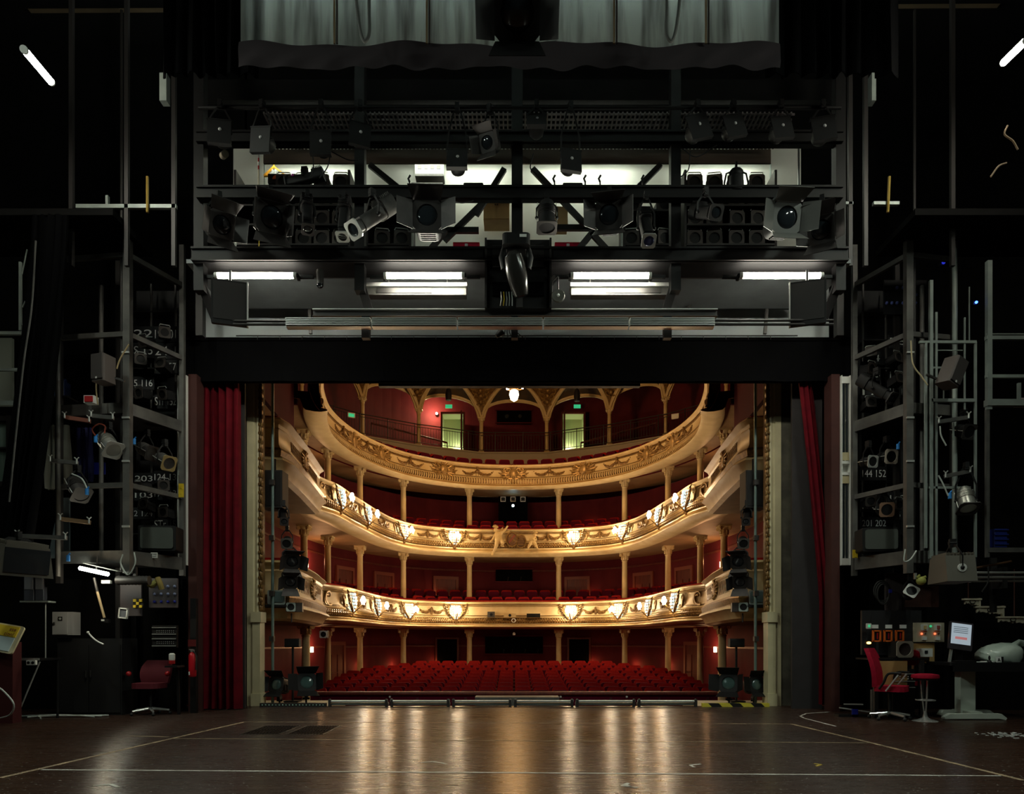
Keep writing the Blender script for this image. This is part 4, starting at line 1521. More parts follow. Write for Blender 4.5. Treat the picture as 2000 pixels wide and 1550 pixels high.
def lantern(kind, px, py, d, size, yaw, pitch, label, drop=None, roll=0, body=None, frame=None, group=None, lens=None, name=None, at=None, doors=(40, 40, 35, 35)):
    """stage lantern whose head sits at pixel (px, py), d metres away; aims to -y, turned by yaw and tipped down by pitch (degrees)"""
    P = at or W(px, py, d)
    k = size
    drop = .34 * k / .5 if drop is None else drop
    t = thing(name or {'fresnel': 'fresnel_spotlight', 'profile': 'profile_spotlight', 'par': 'par_can', 'plate': 'flood_lantern', 'fin': 'finned_floodlight'}[kind],
              label, 'spotlight', (P.x, P.y, P.z + drop), group=group)
    body = body or black
    frame = frame or door_grey
    M = TR((0, 0, -drop)) @ RZ(radians(yaw)) @ RX(radians(pitch)) @ RY(radians(roll)) @ Matrix.Diagonal((k, k, k, 1))
    Y = TR((0, 0, -drop)) @ RZ(radians(yaw))
    # yoke and clamp
    wy = {'fresnel': .36, 'profile': .24, 'par': .30, 'plate': .30, 'fin': .52}[kind] * k
    m = MB()
    for s in (-1, 1):
        m.beam((s * wy, 0, -.03 * k), (s * wy, 0, .45 * drop), .035 * k + .006, .012, (0, 1, 0), Y)
        m.beam((s * wy, 0, .45 * drop), (s * wy * .35, 0, max(drop - .05, .5 * drop)), .035 * k + .006, .012, (0, 1, 0), Y)
        m.ball((s * wy, 0, 0), .05 * k, 8, 5, M=Y)
    m.beam((-wy * .37, 0, drop - .05), (wy * .37, 0, drop - .05), .04, .012, (0, 1, 0), Y)
    m.build('yoke', black, t, True)
    m = MB().box((0, 0, drop + .0), (.06, .09, .12), Y).tube([(0, -.05, drop), (0, .05, drop)], .035, 8, M=Y)
    m.build('hook_clamp', black, t, True)
    m = MB()
    if kind == 'fresnel':
        m.rbox((0, .05, 0), (.60, .62, .62), .16, M, 'y')
        for q in range(5):
            m.box((0, .25 - q * .09, .33), (.40, .03, .06), M)
            m.box((0, .25 - q * .09, -.32), (.36, .03, .04), M)
        m.rbox((0, .40, 0), (.44, .12, .44), .12, M, 'y')
        m.build('housing', body, t, True)
        m = MB()
        hole_plate(m, .34, .25, -.30, -.26, M)
        m.build('lens_rim', frame, t)
        MB().ball((0, -.25, 0), 1, 16, 6, (.25, .06, .25), M).build('lens', lens or glassdk, t, True)
        for q in range(4):
            a = radians(doors[q])
            D = M @ RY(q * pi / 2) @ TR((0, -.30, .34)) @ RX(-a) if False else M @ RY(q * pi / 2) @ TR((0, -.31, .34)) @ RX(-a)
            w0, w1, L = .33, (.42 if q % 2 == 0 else .30), .42
            mm = MB()
            mm.add([(-w0, 0, -.006), (w0, 0, -.006), (w1, -L, -.006), (-w1, -L, -.006), (-w0, 0, .006), (w0, 0, .006), (w1, -L, .006), (-w1, -L, .006)],
                   [(3, 2, 1, 0), (4, 5, 6, 7), (0, 1, 5, 4), (1, 2, 6, 5), (2, 3, 7, 6), (3, 0, 4, 7)], D)
            mm.build('barn_door', frame, t)
    elif kind == 'profile':
        m.rbox((0, .0, 0), (.30, .95, .32), .07, M, 'y')
        m.rbox((0, .55, .03), (.40, .42, .44), .12, M, 'y')
        for q in range(6):
            m.box((0, .40 + q * .06, .26), (.32, .025, .05), M)
        m.build('housing', body, t, True)
        MB().rbox((0, -.58, 0), (.26, .24, .26), .05, M, 'y').build('lens_tube', body, t, True)
        m = MB()
        hole_plate(m, .20, .145, -.74, -.70, M)
        m.build('gel_frame', frame, t)
        MB().ball((0, -.69, 0), 1, 14, 6, (.15, .03, .15), M).build('lens', lens or glassdk, t, True)
    elif kind == 'par':
        Q = M @ RX(pi / 2)
        pr = [(.10, -.52), (.20, -.46), (.24, -.30)]
        for q in range(5):
            pr += [(.24, -.28 + q * .05), (.265, -.27 + q * .05), (.265, -.25 + q * .05), (.24, -.24 + q * .05)]
        pr += [(.245, .0), (.25, .30)]
        m.lathe(pr, 18, Q)
        m.build('can', body, t, True)
        m = MB()
        hole_plate(m, .30, .235, -.33, -.30, M)
        m.build('gel_frame', frame, t)
        MB().ball((0, -.26, 0), 1, 14, 6, (.23, .04, .23), M).build('lens', lens or glassdk, t, True)
        m = MB()
        for s in (-1, 1):
            m.tube([(s * .27, .45, .02), (s * .29, .1, .02), (s * .29, -.30, .02)], .014, 6, M=M)
        m.build('guard_wire', alu, t, True)
    elif kind == 'plate':
        m.lathe([(.10, -.05), (.22, .05), (.26, .22), (.22, .36), (.10, .44)], 16, M @ RX(pi / 2) @ TR((0, 0, -.45)))
        m.build('housing', body, t, True)
        m = MB().box((0, -.10, -.05), (.66, .03, .66), M).box((0, -.05, .30), (.70, .14, .03), M).box((0, -.05, -.40), (.66, .14, .03), M)
        m.build('front_plate', black, t)
        MB().ball((.02, -.12, .0), 1, 10, 6, (.05, .03, .05), M).build('glass_button', mat('dull_glass_button', (.5, .5, .5), .25), t, True)
    else:
        prof = [(-.55, -.32), (.55, -.32), (.42, .30), (-.42, .30)]
        m.prism([(a, b_) for a, b_ in prof], -.32, .34, M)
        for q in range(9):
            m.box((0, -.30 + q * .075, .33), (.80, .022, .09), M)
        m.build('housing', body, t)
        MB().box((0, -.335, 0), (.86, .03, .50), M).build('front_glass', glassdk, t)
        m = MB()
        for s in (-1, 1):
            m.lathe([(.10, 0), (.10, .05), (.05, .05), (.05, .0)], 12, M @ TR((s * .52, 0, .0)) @ RY(pi / 2))
        m.build('pivot_ring', white, t, True)
    return t


# ================================================================ LIGHTING BRIDGE
t = thing('lighting_bridge', 'black steel lighting bridge of posts and beams above the stage opening', 'lighting bridge', (0, 11, 6.3), kind='thing')


def lb(mb):
    mb.v = [(a, b_ - 11, c - 6.3) for a, b_, c in mb.v]
    return mb


for px, d in ((392, 11), (704, 11), (1010, 11.05), (1318, 11), (1638, 11)):
    x = PX(px, d)
    wd = .15 if px != 1010 else .17
    m = MB().box((x, d, 8.6), (wd, .16, 4.0))
    if px != 1010:
        m.beam((x, d, 6.75), (x + (.12 if px < 1004 else -.12), d + .25, 6.32), .13, .06, (0, 1, 0))
    lb(m).build('post', black, t)
for px, d in ((392, 12.6), (1638, 12.6)):
    lb(MB().box((PX(px, d), d, 8.4), (.12, .14, 3.6))).build('post', dksteel, t)
for y0, y1, d, dp, n_ in ((262, 284, 10.95, .14, 1), (368, 392, 10.85, .12, 1), (500, 526, 11.1, .5, 1), (208, 213, 10.45, .05, 0), (160, 200, 11.6, .1, 0)):
    z0, z1 = W(0, y1, d).z, W(0, y0, d).z
    x0, x1 = PX(388, d), PX(1642, d)
    m = MB()
    if dp == .05:
        m.tube([(x0, d, (z0 + z1) / 2), (x1, d, (z0 + z1) / 2)], .026, 8)
    else:
        m.box(((x0 + x1) / 2, d, (z0 + z1) / 2), (x1 - x0, dp, z1 - z0))
        if n_:
            m.box(((x0 + x1) / 2, d - dp / 2, z1 - .015), (x1 - x0, .06, .03)).box(((x0 + x1) / 2, d - dp / 2, z0 + .015), (x1 - x0, .06, .03))
    lb(m).build('beam' if dp != .05 else 'lamp_bar', black if y0 != 160 else soot, t)
# walkway: steel deck plates of the lower level and open grating of the upper one
m = MB().box((0.07, 11.75, 7.08), (10.2, 1.5, .06))
lb(m).build('deck', mat('blue_grey_deck_plate', (.26, .29, .30), .6, col2=(.20, .22, .23), scale=2), t)
m = MB()
x0, x1, zg = PX(515, 11.0), PX(1540, 11.3), 9.36
n = 120
for k in range(n):
    x = x0 + (x1 - x0) * k / n
    m.box((x, 11.4, zg), (.022, .8, .03))
for k in range(7):
    m.box(((x0 + x1) / 2, 11.05 + k * .115, zg + .01), (x1 - x0, .012, .03))
lb(m).build('open_grating', mat('dusty_galvanised_grating', (.20, .17, .165), .6, .3), t)
m = MB()
d = 11.95
zt, zb_ = W(0, 293, d).z, W(0, 320, d).z
for a, c in ((515, 1505),):
    m.box(((PX(a, d) + PX(c, d)) / 2, d, (zt + zb_) / 2), (PX(c, d) - PX(a, d), .03, zt - zb_))
lb(m).build('fascia_board', brown, t)
m = MB()
zt2 = W(0, 284, d).z
k = 0
for px in range(515, 1506, 7):
    m.box((PX(px, d), d, (zt + zt2) / 2), (.034, .03, zt2 - zt + .01))
m.box(((PX(515, d) + PX(1505, d)) / 2, d, zt2 + .12), (PX(1505, d) - PX(515, d), .03, .24))
lb(m).build('slotted_strip', brown, t)
m = MB()
for a, b_, c, d_, dd in ((722, 322, 800, 385, 11.9), (955, 385, 868, 470, 11.5), (868, 450, 935, 450, 11.5), (1040, 330, 1142, 438, 11.4), (1075, 445, 1165, 445, 11.5), (1290, 322, 1235, 378, 11.9),
                         (1160, 450, 1070, 560, 11.3), (870, 450, 800, 540, 11.3), (1155, 455, 1225, 530, 11.3), (985, 330, 930, 420, 11.4)):
    m = MB().beam(W(a, b_, dd), W(c, d_, dd), .085, .06, (0, 1, 0))
    lb(m).build('diagonal_brace', dksteel, t)

# back wall of the bridge, lit by tubes behind the fascia
m = MB()
d = 12.75
z0, z1 = 7.32, 10.3
m.box((PX(1010, d), d, (z0 + z1) / 2), (PX(1560, d) - PX(455, d), .08, z1 - z0))
structure('wall_bridge', m, offwhite)
tube_dim = mat('dimmer_fluorescent_glow', (.9, .95, .9), .4, emit=(.93, 1.0, .84), estr=30.0)
for i, (a, c) in enumerate(((535, 680), (800, 985), (1050, 1245), (1338, 1490))):
    dd = 12.35
    A, B = W(a, 312, dd), W(c, 312, dd)
    q = thing('fluorescent_tube', 'tube half hidden behind the brown fascia of the bridge, %s of four from left' % ORD[i], 'fluorescent light', (A + B) / 2, group='tubes behind the fascia')
    L = (B - A).length / 2
    MB().tube([(-L, 0, 0), (L, 0, 0)], .03, 10).build('glowing_tube', tube_dim, q, True)
    MB().box((0, .06, .06), (2 * L + .1, .08, .06)).build('holder', white, q)

# storage racks with spare lanterns left and right on the bridge
spare = Series(lambda: None) if False else None


def make_spare():
    q = thing('spare_lantern', 'spare lantern', 'spotlight')
    m = MB()
    m.prism([(-.14, 0), (.14, 0), (.14, .14)] + [(.14 * cos(a * pi / 6), .14 + .10 * sin(a * pi / 6)) for a in range(1, 6)] + [(-.14, .14)], -.12, .16)
    m.build('housing', black, q)
    m = MB()
    hole_plate(m, .13, .095, -.14, -.125, TR((0, 0, .12)))
    m.build('gel_frame', mat('worn_gel_frame_steel', (.07, .06, .055), .45, .5), q)
    m = MB().tube([(-.12, -.1, .26), (-.10, -.1, .30), (.10, -.1, .30), (.12, -.1, .26)], .010, 6)
    m.build('handle', alu, q, True)
    return q


sp = Series(make_spare)
for nm, x_px, rows_, cols in (('left', (470, 688), (382, 415, 452, 490), (560, 597, 634, 670)), ('right', (1332, 1505), (382, 415, 452, 490), (1352, 1392, 1432, 1472)), ('inner left', (722, 805), (415, 490), (748, 785)),
                              ('inner right', (1215, 1306), (425, 490), (1232, 1292))):
    d = 12.3
    q = thing('storage_rack', 'dark storage rack at the %s of the lighting bridge holding spare lanterns' % nm, 'rack', (PX(sum(x_px) / 2, d), d, 7.11))
    wd = PX(x_px[1], d) - PX(x_px[0], d)
    for py in rows_:
        MB().box((0, 0, W(0, py, d).z - 7.11 - .02), (wd, .5, .03)).build('shelf', dksteel, q)
    zt = W(0, rows_[0] - 32, d).z - 7.11
    for s in (-1, 1):
        MB().box((s * wd / 2, 0, zt / 2), (.04, .5, zt)).build('upright', dksteel, q)
    MB().box((0, .22, zt / 2), (wd, .03, zt)).build('back_panel', black, q)
    for r, py in enumerate(rows_):
        for c, px in enumerate(cols):
            sp.put((PX(px, d), d - .05, W(0, py, d).z), (0, 0, random.uniform(-.2, .2)), 'spare lantern on the %s bridge rack, %s shelf down, %s from left' % (nm, ORD[r], ORD[c]),
                   'spare lanterns stored on the bridge', 1.0)

# things kept on the bridge
d = 12.4
c = W(970, 440, d)
q = thing('cupboard', 'yellow-brown wooden cupboard on the bridge left of the middle post', 'cupboard', (c.x, d, c.z))
MB().box((0, 0, .24), (.44, .35, .48)).build('body', ply, q)
for s in (-1, 1):
    MB().box((s * .108, -.18, .24), (.205, .015, .46)).build('door', ply, q)
    MB().ball((s * .02, -.2, .24), .012, 6, 4).build('knob', dksteel, q)
c = W(1080, 461, d)
q = thing('carton', 'open tan cardboard carton on the bridge right of the middle post', 'box', (c.x + .05, d - .2, c.z))
MB().box((0, 0, .15), (.36, .3, .30)).build('body', mat('tan_cardboard', (.45, .29, .13), .8), q)
MB().box((0, -.155, .16), (.03, .004, .28)).build('tape_strip', mat('parcel_tape', (.35, .2, .08), .4), q)
for px, lab in ((912, 'crimson flight case on the bridge, left of the middle post'), (1108, 'crimson flight case on the bridge, right of the middle post')):
    c = W(px, 500, 11.6)
    q = thing('flight_case', lab, 'case', c, group='crimson cases')
    MB().box((0, 0, .06), (.40, .3, .13)).build('body', crimson, q)
    m = MB().box((-.205, 0, .06), (.015, .31, .14)).box((.205, 0, .06), (.015, .31, .14)).box((0, 0, .135), (.42, .31, .01))
    m.build('edging', redplastic, q)
    MB().rbox((0, -.16, .09), (.05, .02, .04), .01).build('latch', alu, q)
c = W(840, 348, 12.6)
q = thing('control_box', 'white control unit with slots mounted high on the lit bridge wall', 'control box', c)
MB().box((0, 0, .11), (.50, .2, .20)).build('body', white, q)
MB().box((0, 0, -.01), (.50, .22, .04)).build('base_plate', greysteel, q)
m = MB()
for k in range(4):
    m.box((-.17 + k * .11, -.105, .13), (.07, .01, .07))
m.build('slot_panel', greysteel, q)
c = W(835, 372, 12.6)
m = MB().box((c.x, c.y, c.z + .02), (.55, .16, .14))
single('grey_crate', m, greysteel, 'flat grey crate under the white control unit on the bridge', 'crate')
c = W(535, 350, 12.5)
q = thing('clothes_hanger', 'bright orange-yellow clothes hanger sign lettered M on the lit bridge wall', 'hanger', c)
m = MB().tube([(-.17, 0, .06), (0, 0, .22), (.22, 0, .06), (-.17, 0, .06)], .022, 6)
m.tube([(0, 0, .22), (.0, 0, .27), (.03, 0, .29)], .01, 6)
m.build('frame', mat('orange_yellow_plastic', (.85, .42, .03), .5), q, True)


def text_part(body, loc, size, mt, parent, rot=(pi / 2, 0, 0), align='LEFT', name='lettering', fit=None):
    cu = bpy.data.curves.new(name, 'FONT')
    cu.body = body
    cu.size = size
    cu.extrude = .0015
    cu.align_x = align
    cu.materials.append(mt)
    dg = bpy.data.objects.new(name, cu)
    COL.objects.link(dg)
    me = bpy.data.meshes.new_from_object(dg)
    bpy.data.objects.remove(dg)
    if fit:
        x0, x1 = min(v.co.x for v in me.vertices), max(v.co.x for v in me.vertices)
        for v in me.vertices:
            v.co.x = (v.co.x - x0) * fit / (x1 - x0)
    o = bpy.data.objects.new(name, me)
    COL.objects.link(o)
    o.location = loc
    o.rotation_euler = rot
    o.parent = parent
    return o


text_part('M', (.01, -.03, .075), .12, white, q, align='CENTER')
q = thing('traffic_lamp', 'dark box with an orange half-disc below the hanger sign', 'lamp', W(541, 352, 12.3))
MB().box((0, .03, .02), (.30, .1, .16)).build('case', black, q)
MB().prism([(.07 * cos(a * pi / 8), .07 * sin(a * pi / 8)) for a in range(9)], -.035, -.02).build('half_disc', orange, q)
m = MB().box((0, 0, .03), (.20, .1, .10))
q = thing('filter_box', 'small box with magenta filter standing right of the orange half-disc', 'box', W(570, 352, 12.3))
m.build('case', black, q)
MB().prism([(-.05, 0), (.06, 0), (.05, .06), (0, .08)], -.06, -.055).build('filter', mat('magenta_gel', (.5, .01, .5), .4), q)
t = thing('roll', 'pale roll of material sticking out at the left end of the bridge', 'roll', W(440, 300, 11.4))
MB().tube([(-.16, .3, .17), (.04, -.1, -.07)], .055, 12).build('cardboard_tube', mat('pale_cardboard_tube', (.55, .48, .36), .7), t, True)
t = thing('marker_pole', 'thin striped red and white pole standing at the left of the bridge', 'pole', W(505, 375, 11.2))
MB().tube([(0, 0, 0), (0, 0, .35)], .012, 8).build('lower_length', mat('pale_wood_pole', (.75, .68, .5), .5), t, True)
for k in range(4):
    MB().tube([(0, 0, .35 + k * .06), (0, 0, .41 + k * .06)], .0125, 8).build('band', redplastic if k % 2 == 0 else white, t, True)
m = MB().tube([W(506, 465, 11.3), W(506, 500, 11.3)], .008, 6)
single('yellow_rod', m, yellow, 'short thin yellow rod above the leftmost lit tube', 'rod', smooth=True)
for i, (px, py0, py1, dd) in enumerate(((460, 390, 500, 11.2), (556, 560, 600, 12.9), (806, 388, 500, 12.0), (1214, 388, 505, 12.0), (1505, 320, 375, 12.6), (517, 320, 375, 12.6), (1560, 290, 520, 11.4))):
    m = MB().tube([W(px, py1, dd), W(px, py0, dd)], .016, 8)
    single('upright_pipe', m, ltsteel if i in (2, 3, 4, 5) else alu, 'thin pale upright pipe of the bridge, %s from the left' % ORD[sorted((460, 556, 806, 1214, 1505, 517, 1560)).index(px)], 'pipe', 'bridge pipes', smooth=True)

# ---------------------------------------------------------------- lanterns on the bridge
UP = 'on the upper lamp bar of the bridge'
ups = [(430, 258, .50, 8, -4, 0), (512, 272, .48, -14, 6, 8), (627, 280, .46, 4, 0, 0), (703, 262, .46, 16, 0, 4), (1048, 238, .44, 0, -30, 0), (1362, 248, .50, 10, -4, -18),
       (1432, 246, .46, 8, -4, -16), (1525, 250, .46, 6, -6, -10), (1607, 252, .50, -6, -6, -6)]
for i, (px, py, sz, yaw, pit, roll) in enumerate(ups):
    lantern('plate', px, py, 10.4, sz, yaw, pit, 'black square-fronted lantern on the upper bridge bar, %s of nine from the left' % ORD[i], drop=(py - 208) * 10.4 / F + .02,
            roll=roll, body=body_grey if i in (0, 1, 3, 5, 6, 7, 8) else black, group='square-fronted lanterns on the upper bar')
lantern('plate', 893, 312, 10.4, .46, 0, -16, 'black square-fronted lantern hanging low before the lit wall, left of middle post', drop=.75, group='low hanging lanterns')
lantern('plate', 1114, 314, 10.4, .46, 12, -6, 'black square-fronted lantern hanging low before the lit wall, right of middle post', drop=.78, group='low hanging lanterns')
lantern('fresnel', 957, 280, 10.45, .36, -25, 25, 'small black spotlight with round rim beside the middle post of the bridge', drop=.5)
LOW = 'hanging from the middle beam'
lantern('fresnel', 428, 440, 10.4, .52, 38, 22, 'dark barn-door spotlight %s at its far left end' % LOW, drop=.42)
lantern('fresnel', 528, 425, 10.35, .62, 26, 26, 'large barn-door spotlight %s, its pale left flap catching light' % LOW, drop=.38, doors=(25, 12, 30, 12))
lantern('profile', 600, 420, 10.5, .46, 20, 62, 'dark narrow spotlight %s, pointing down beside the large barn-door one' % LOW, drop=.3)
lantern('profile', 672, 428, 10.5, .46, 0, 72, 'narrow spotlight with silver square nose pointing straight down left of the second post', drop=.34, frame=alu)
lantern('profile', 727, 425, 10.3, .62, -42, 44, 'narrow spotlight with bright square silver front aimed right of the second bridge post', drop=.35, frame=alu, body=body_grey)
lantern('fresnel', 836, 432, 10.35, .60, 2, 4, 'broad barn-door spotlight facing the stage between second and middle posts', drop=.40, doors=(20, 55, 35, 55))
lantern('fresnel', 1190, 426, 10.35, .56, -10, 14, 'barn-door spotlight facing the stage right of the middle post', drop=.38, doors=(8, 40, 30, 40))
lantern('profile', 1262, 446, 10.3, .50, 0, 55, 'narrow spotlight with bright silver front and blue glass left of the fourth post', drop=.46, frame=alu, lens=mat('blue_dichroic_glass', (.05, .07, .25), .15))
lantern('profile', 1378, 415, 10.5, .52, 12, 30, 'dim grey square-fronted spotlight %s right of the fourth post' % LOW, drop=.3)
lantern('fresnel', 1527, 432, 10.35, .60, 4, 14, 'barn-door spotlight %s, its right flap brightly lit' % LOW, drop=.42, doors=(25, 50, 30, 50), frame=mat('lit_barndoor_tone', (.13, .13, .12), .5))  # flaps paler: the light on the right one is put into the colour
lantern('fresnel', 1606, 452, 10.4, .54, -30, 18, 'dark barn-door spotlight %s at its far right end' % LOW, drop=.46)
lantern('par', 1068, 425, 10.5, .50, 0, 84, 'black can spotlight pointing straight down beside the middle post', drop=.3)
lantern('profile', 595, 350, 10.85, .40, -95, 10, 'black spotlight lying on top of the beam in silhouette before the lit wall at left', drop=.12)
q = thing('chain_hoist', 'black hoist with side handles standing on the beam before the lit wall at right', 'hoist', W(1438, 370, 10.85))
m = MB().rbox((0, 0, .08), (.20, .16, .22), .06).ball((0, 0, .24), 1, 12, 8, (.11, .09, .09)).box((0, 0, .36), (.03, .03, .12))
m.build('body', black, q, True)
m = MB()
for s in (-1, 1):
    m.tube([(s * .08, 0, .27), (s * .15, 0, .24), (s * .18, 0, .10), (s * .18, 0, .0)], .014, 6)
m.build('handle', black, q, True)
for i, (px, w_) in enumerate(((560, .03), (925, .30), (800, .02), (1118, .30), (1083, .02), (1143, .02), (1172, .02), (1256, .03))):
    p = W(px, 368, 10.85)
    m = MB().rbox((p.x, p.y, p.z + (.05 if w_ < .1 else .025)), (w_, .12 if w_ > .1 else .03, .05 if w_ > .1 else .10), .02, axis='y')
    if w_ < .1:
        m.tube([(p.x, p.y, p.z + .1), (p.x - .02, p.y, p.z + .15), (p.x + .01, p.y, p.z + .2)], .016, 6)
    single('beam_fitting' if w_ < .1 else 'ballast_weight', m, black, ('flat black weight lying on the middle beam, %s post' % ('left of the middle' if px < VX else 'right of the middle')) if w_ > .1 else
           'small black stub standing on the middle beam, %s of six from the left' % ORD[sorted((560, 800, 1083, 1143, 1172, 1256)).index(px)], 'weight' if w_ > .1 else 'fitting', smooth=True)
# loose cables on the bridge
for i, pts in enumerate((((610, 290, 612, 330, 606, 345), (645, 298, 640, 325, 624, 348)), ((648, 296, 680, 312, 700, 312),), ((1332, 290, 1360, 306, 1400, 284),), ((1348, 295, 1345, 330, 1330, 345),), ((875, 388, 900, 396, 925, 392),),
                         ((1042, 300, 1036, 328, 1050, 340),))):
    m = MB()
    for p in pts:
        m.tube(catmull([W(p[j], p[j + 1], 10.6) for j in (0, 2, 4)], 6), .009, 6)
    single('loose_cable', m, rubber, 'thin black cable dangling before the lit bridge wall, %s of six from left' % ORD[(0, 1, 5, 4, 2, 3)[i]], 'cable', 'bridge cables', smooth=True)

# middle cluster: loudspeaker frame and moving head
q = thing('speaker_cluster', 'black boxy loudspeaker frame in the middle below the bridge', 'loudspeaker', W(1012, 606, 10.95))
MB().box((0, .08, .52), (.95, .3, 1.04)).build('cabinet', black, q)
for s in (-1, 1):
    MB().box((s * .22, -.09, .28), (.34, .04, .20)).build('horn_opening', blackcloth, q)
    MB().box((s * .49, -.06, .52), (.03, .12, 1.05)).build('side_rail', dksteel, q)
    MB().box((s * .22, -.09, .78), (.34, .03, .32)).build('grille', dksteel, q)
MB().box((0.02, -.10, .12), (.10, .06, .26)).build('cable_box', dksteel, q)
for k in range(5):
    MB().tube([(-.26 + k * .04, -.13, .22), (-.25 + k * .04, -.15, .10), (-.27 + k * .045, -.13, .01)], .008, 6).build('cable', yellow if k == 1 else alu, q, True)
q = thing('moving_head_lamp', 'glossy black moving head lamp hanging nose down in the middle below the bridge', 'spotlight', W(1008, 470, 10.5))
MB().rbox((0, 0, -.05), (.40, .34, .16), .06).build('base', black, q)
for s in (-1, 1):
    MB().tube([(s * .17, 0, -.1), (s * .20, 0, -.25), (s * .17, 0, -.42)], [.04, .055, .05], 10).build('arm', black, q, True)
gloss = mat('glossy_black_shell', (.03, .028, .026), .18)
Hm = TR((0, 0, -.44)) @ RY(radians(-14)) @ RX(radians(20))
MB().lathe([(.06, .26), (.13, .20), (.155, .05), (.15, -.12), (.115, -.30), (.10, -.34)], 20, Hm).build('head', gloss, q, True)
MB().lathe([(.095, -.35), (.07, -.36)], 16, Hm).build('lens', glassdk, q, True)
MB().box((.10, -.17, -.02), (.10, .01, .04)).build('name_plate', white, q)
q = thing('round_lamp', 'round glass lamp disc hanging right of the loudspeaker frame', 'lamp', W(1090, 578, 10.8))
MB().lathe([(.09, -.03), (.105, 0), (.09, .03)], 20, RX(pi / 2)).build('glass_disc', mat('smoky_glass_disc', (.25, .25, .22), .1, trans=.3), q, True)
MB().ball((0, -.03, 0), .025, 8, 6).build('bulb_cap', alu, q, True)
MB().tube([(0, .02, .1), (0, .02, .30)], .012, 6).tube([(-.10, 0, 0), (-.08, 0, .22), (0, 0, .3)], .006, 6).build('hanger', dksteel, q, True)
q = thing('dome_camera', 'grey dome camera under the bridge right of the leftmost tube', 'camera', W(625, 548, 11))
MB().lathe([(.055, -.06), (.06, .12), (.05, .16)], 14).build('housing', greysteel, q, True)
MB().ball((0, 0, -.06), .055, 12, 8).build('dome', glassdk, q, True)
for s, px in ((-1, 449), (1, 1577)):
    c = W(px, 592, 10.75)
    q = thing('monitor_screen', 'flat black monitor turned inward below the %s tube' % ('leftmost' if s < 0 else 'rightmost'), 'monitor', c, (0, 0, s * -.30 + (0 if s < 0 else 0)), group='monitors under the bridge')
    MB().rbox((0, 0, 0), (.52, .06, .66), .02, axis='y').build('bezel', black, q)
    MB().box((0, -.033, .02), (.46, .008, .56)).build('screen', mat('matt_dark_screen', (.02, .018, .018), .4), q)
    MB().box((s * -.25, -.01, 0), (.02, .075, .67)).build('silver_edge', alu, q)
    MB().tube([(0, .05, .33), (0, .05, .52)], .02, 8).build('mount', black, q, True)
for i, (px, lab) in enumerate(((715, 'left'), (1303, 'right'))):
    p = W(px, 662, 11.0)
    m = MB().box((p.x, p.y, p.z + .165), (.12, .10, .33)).box((p.x, p.y, p.z + .2), (.22, .12, .03))
    single('hanger_bracket', m, black, 'black hanger bracket below the silver batten at the ' + lab, 'bracket', 'hanger brackets')
p = W(1005, 662, 11.0)
q = thing('small_spotlight', 'small black spotlight with cables below the middle of the silver batten', 'spotlight', p)
MB().tube([(-.28, 0, .04), (-.19, 0, .12)], [.03, .06], 10).build('housing', black, q, True)
MB().box((0, 0, .165), (.10, .1, .33)).build('mount', black, q)
m = MB()
for k in range(6):
    m.tube(catmull([(-.13 + k * .03, 0, .22), (-.15 + k * .035, 0, .12), (-.16 + k * .06, 0, .02)], 5), .007, 5)
m.box((-.08, 0, .22), (.20, .06, .06))
m.build('cable_loom', rubber, q, True)

# ================================================================ BORDER CLOTH WITH ITS HEM, AND THE SPOTLIGHT BEFORE IT
bc = mat('grey_green_border_cloth', (0.34, 0.40, 0.38), 0.9, spec=.05, col2=(.12, .13, .125), scale=2.2, stretch=(3, 1, .25), lo=.42, hi=.68)
nt = bc.node_tree
tl = nt.nodes.new('ShaderNodeBsdfTranslucent')
tl.inputs['Color'].default_value = (.34, .42, .39, 1)
ms = nt.nodes.new('ShaderNodeMixShader')
ms.inputs[0].default_value = .6
out = nt.nodes['Material Output']
nt.links.new(nt.nodes['Color Ramp'].outputs[0], tl.inputs['Color'])
nt.links.new(nt.nodes['Principled BSDF'].outputs[0], ms.inputs[1])
nt.links.new(tl.outputs[0], ms.inputs[2])
nt.links.new(ms.outputs[0], out.inputs['Surface'])
D = 9.5
x0, x1 = PX(470, D), PX(1520, D)
n = 220
vs, fs = [], []
zb_ = W(0, 100, D).z
for j in range(9):
    for i in range(n + 1):
        u = i / n
        vs.append((x0 + (x1 - x0) * u, D + .035 * sin(u * 150 + 2 * sin(u * 31)) * (.5 + .5 * sin(u * 23)) + .02 * sin(u * 61), zb_ + 1.9 * j / 8))
for j in range(8):
    for i in range(n):
        fs.append((j * (n + 1) + i, j * (n + 1) + i + 1, (j + 1) * (n + 1) + i + 1, (j + 1) * (n + 1) + i))
q = thing('border_cloth', 'translucent grey-green border cloth across the top with sagging dark hem', 'cloth', (0, D, zb_))
m = MB()
m.add([(a, b_ - D, c - zb_) for a, b_, c in vs], fs)
m.build('cloth', bc, q, True, recalc=False)
m = MB()
vs, fs = [], []
for j in range(6):
    for i in range(n + 1):
        u = i / n
        top = .03 * sin(u * 21 + 1) + .02 * sin(u * 47) + .05
        bot = -.27 + .02 * sin(u * 30) + .015 * sin(u * 71)
        z = top + (bot - top) * j / 5
        vs.append((x0 + (x1 - x0) * u, -.06 - .03 * sin(pi * j / 5) - .02 * sin(u * 90 + j * 1.4) * (j / 5), z))
for j in range(5):
    for i in range(n):
        fs.append((j * (n + 1) + i, j * (n + 1) + i + 1, (j + 1) * (n + 1) + i + 1, (j + 1) * (n + 1) + i))
m.add(vs, fs)
m.build('hem', mat('charcoal_hem_cloth', (.06, .05, .055), .9, spec=.1), q, True)
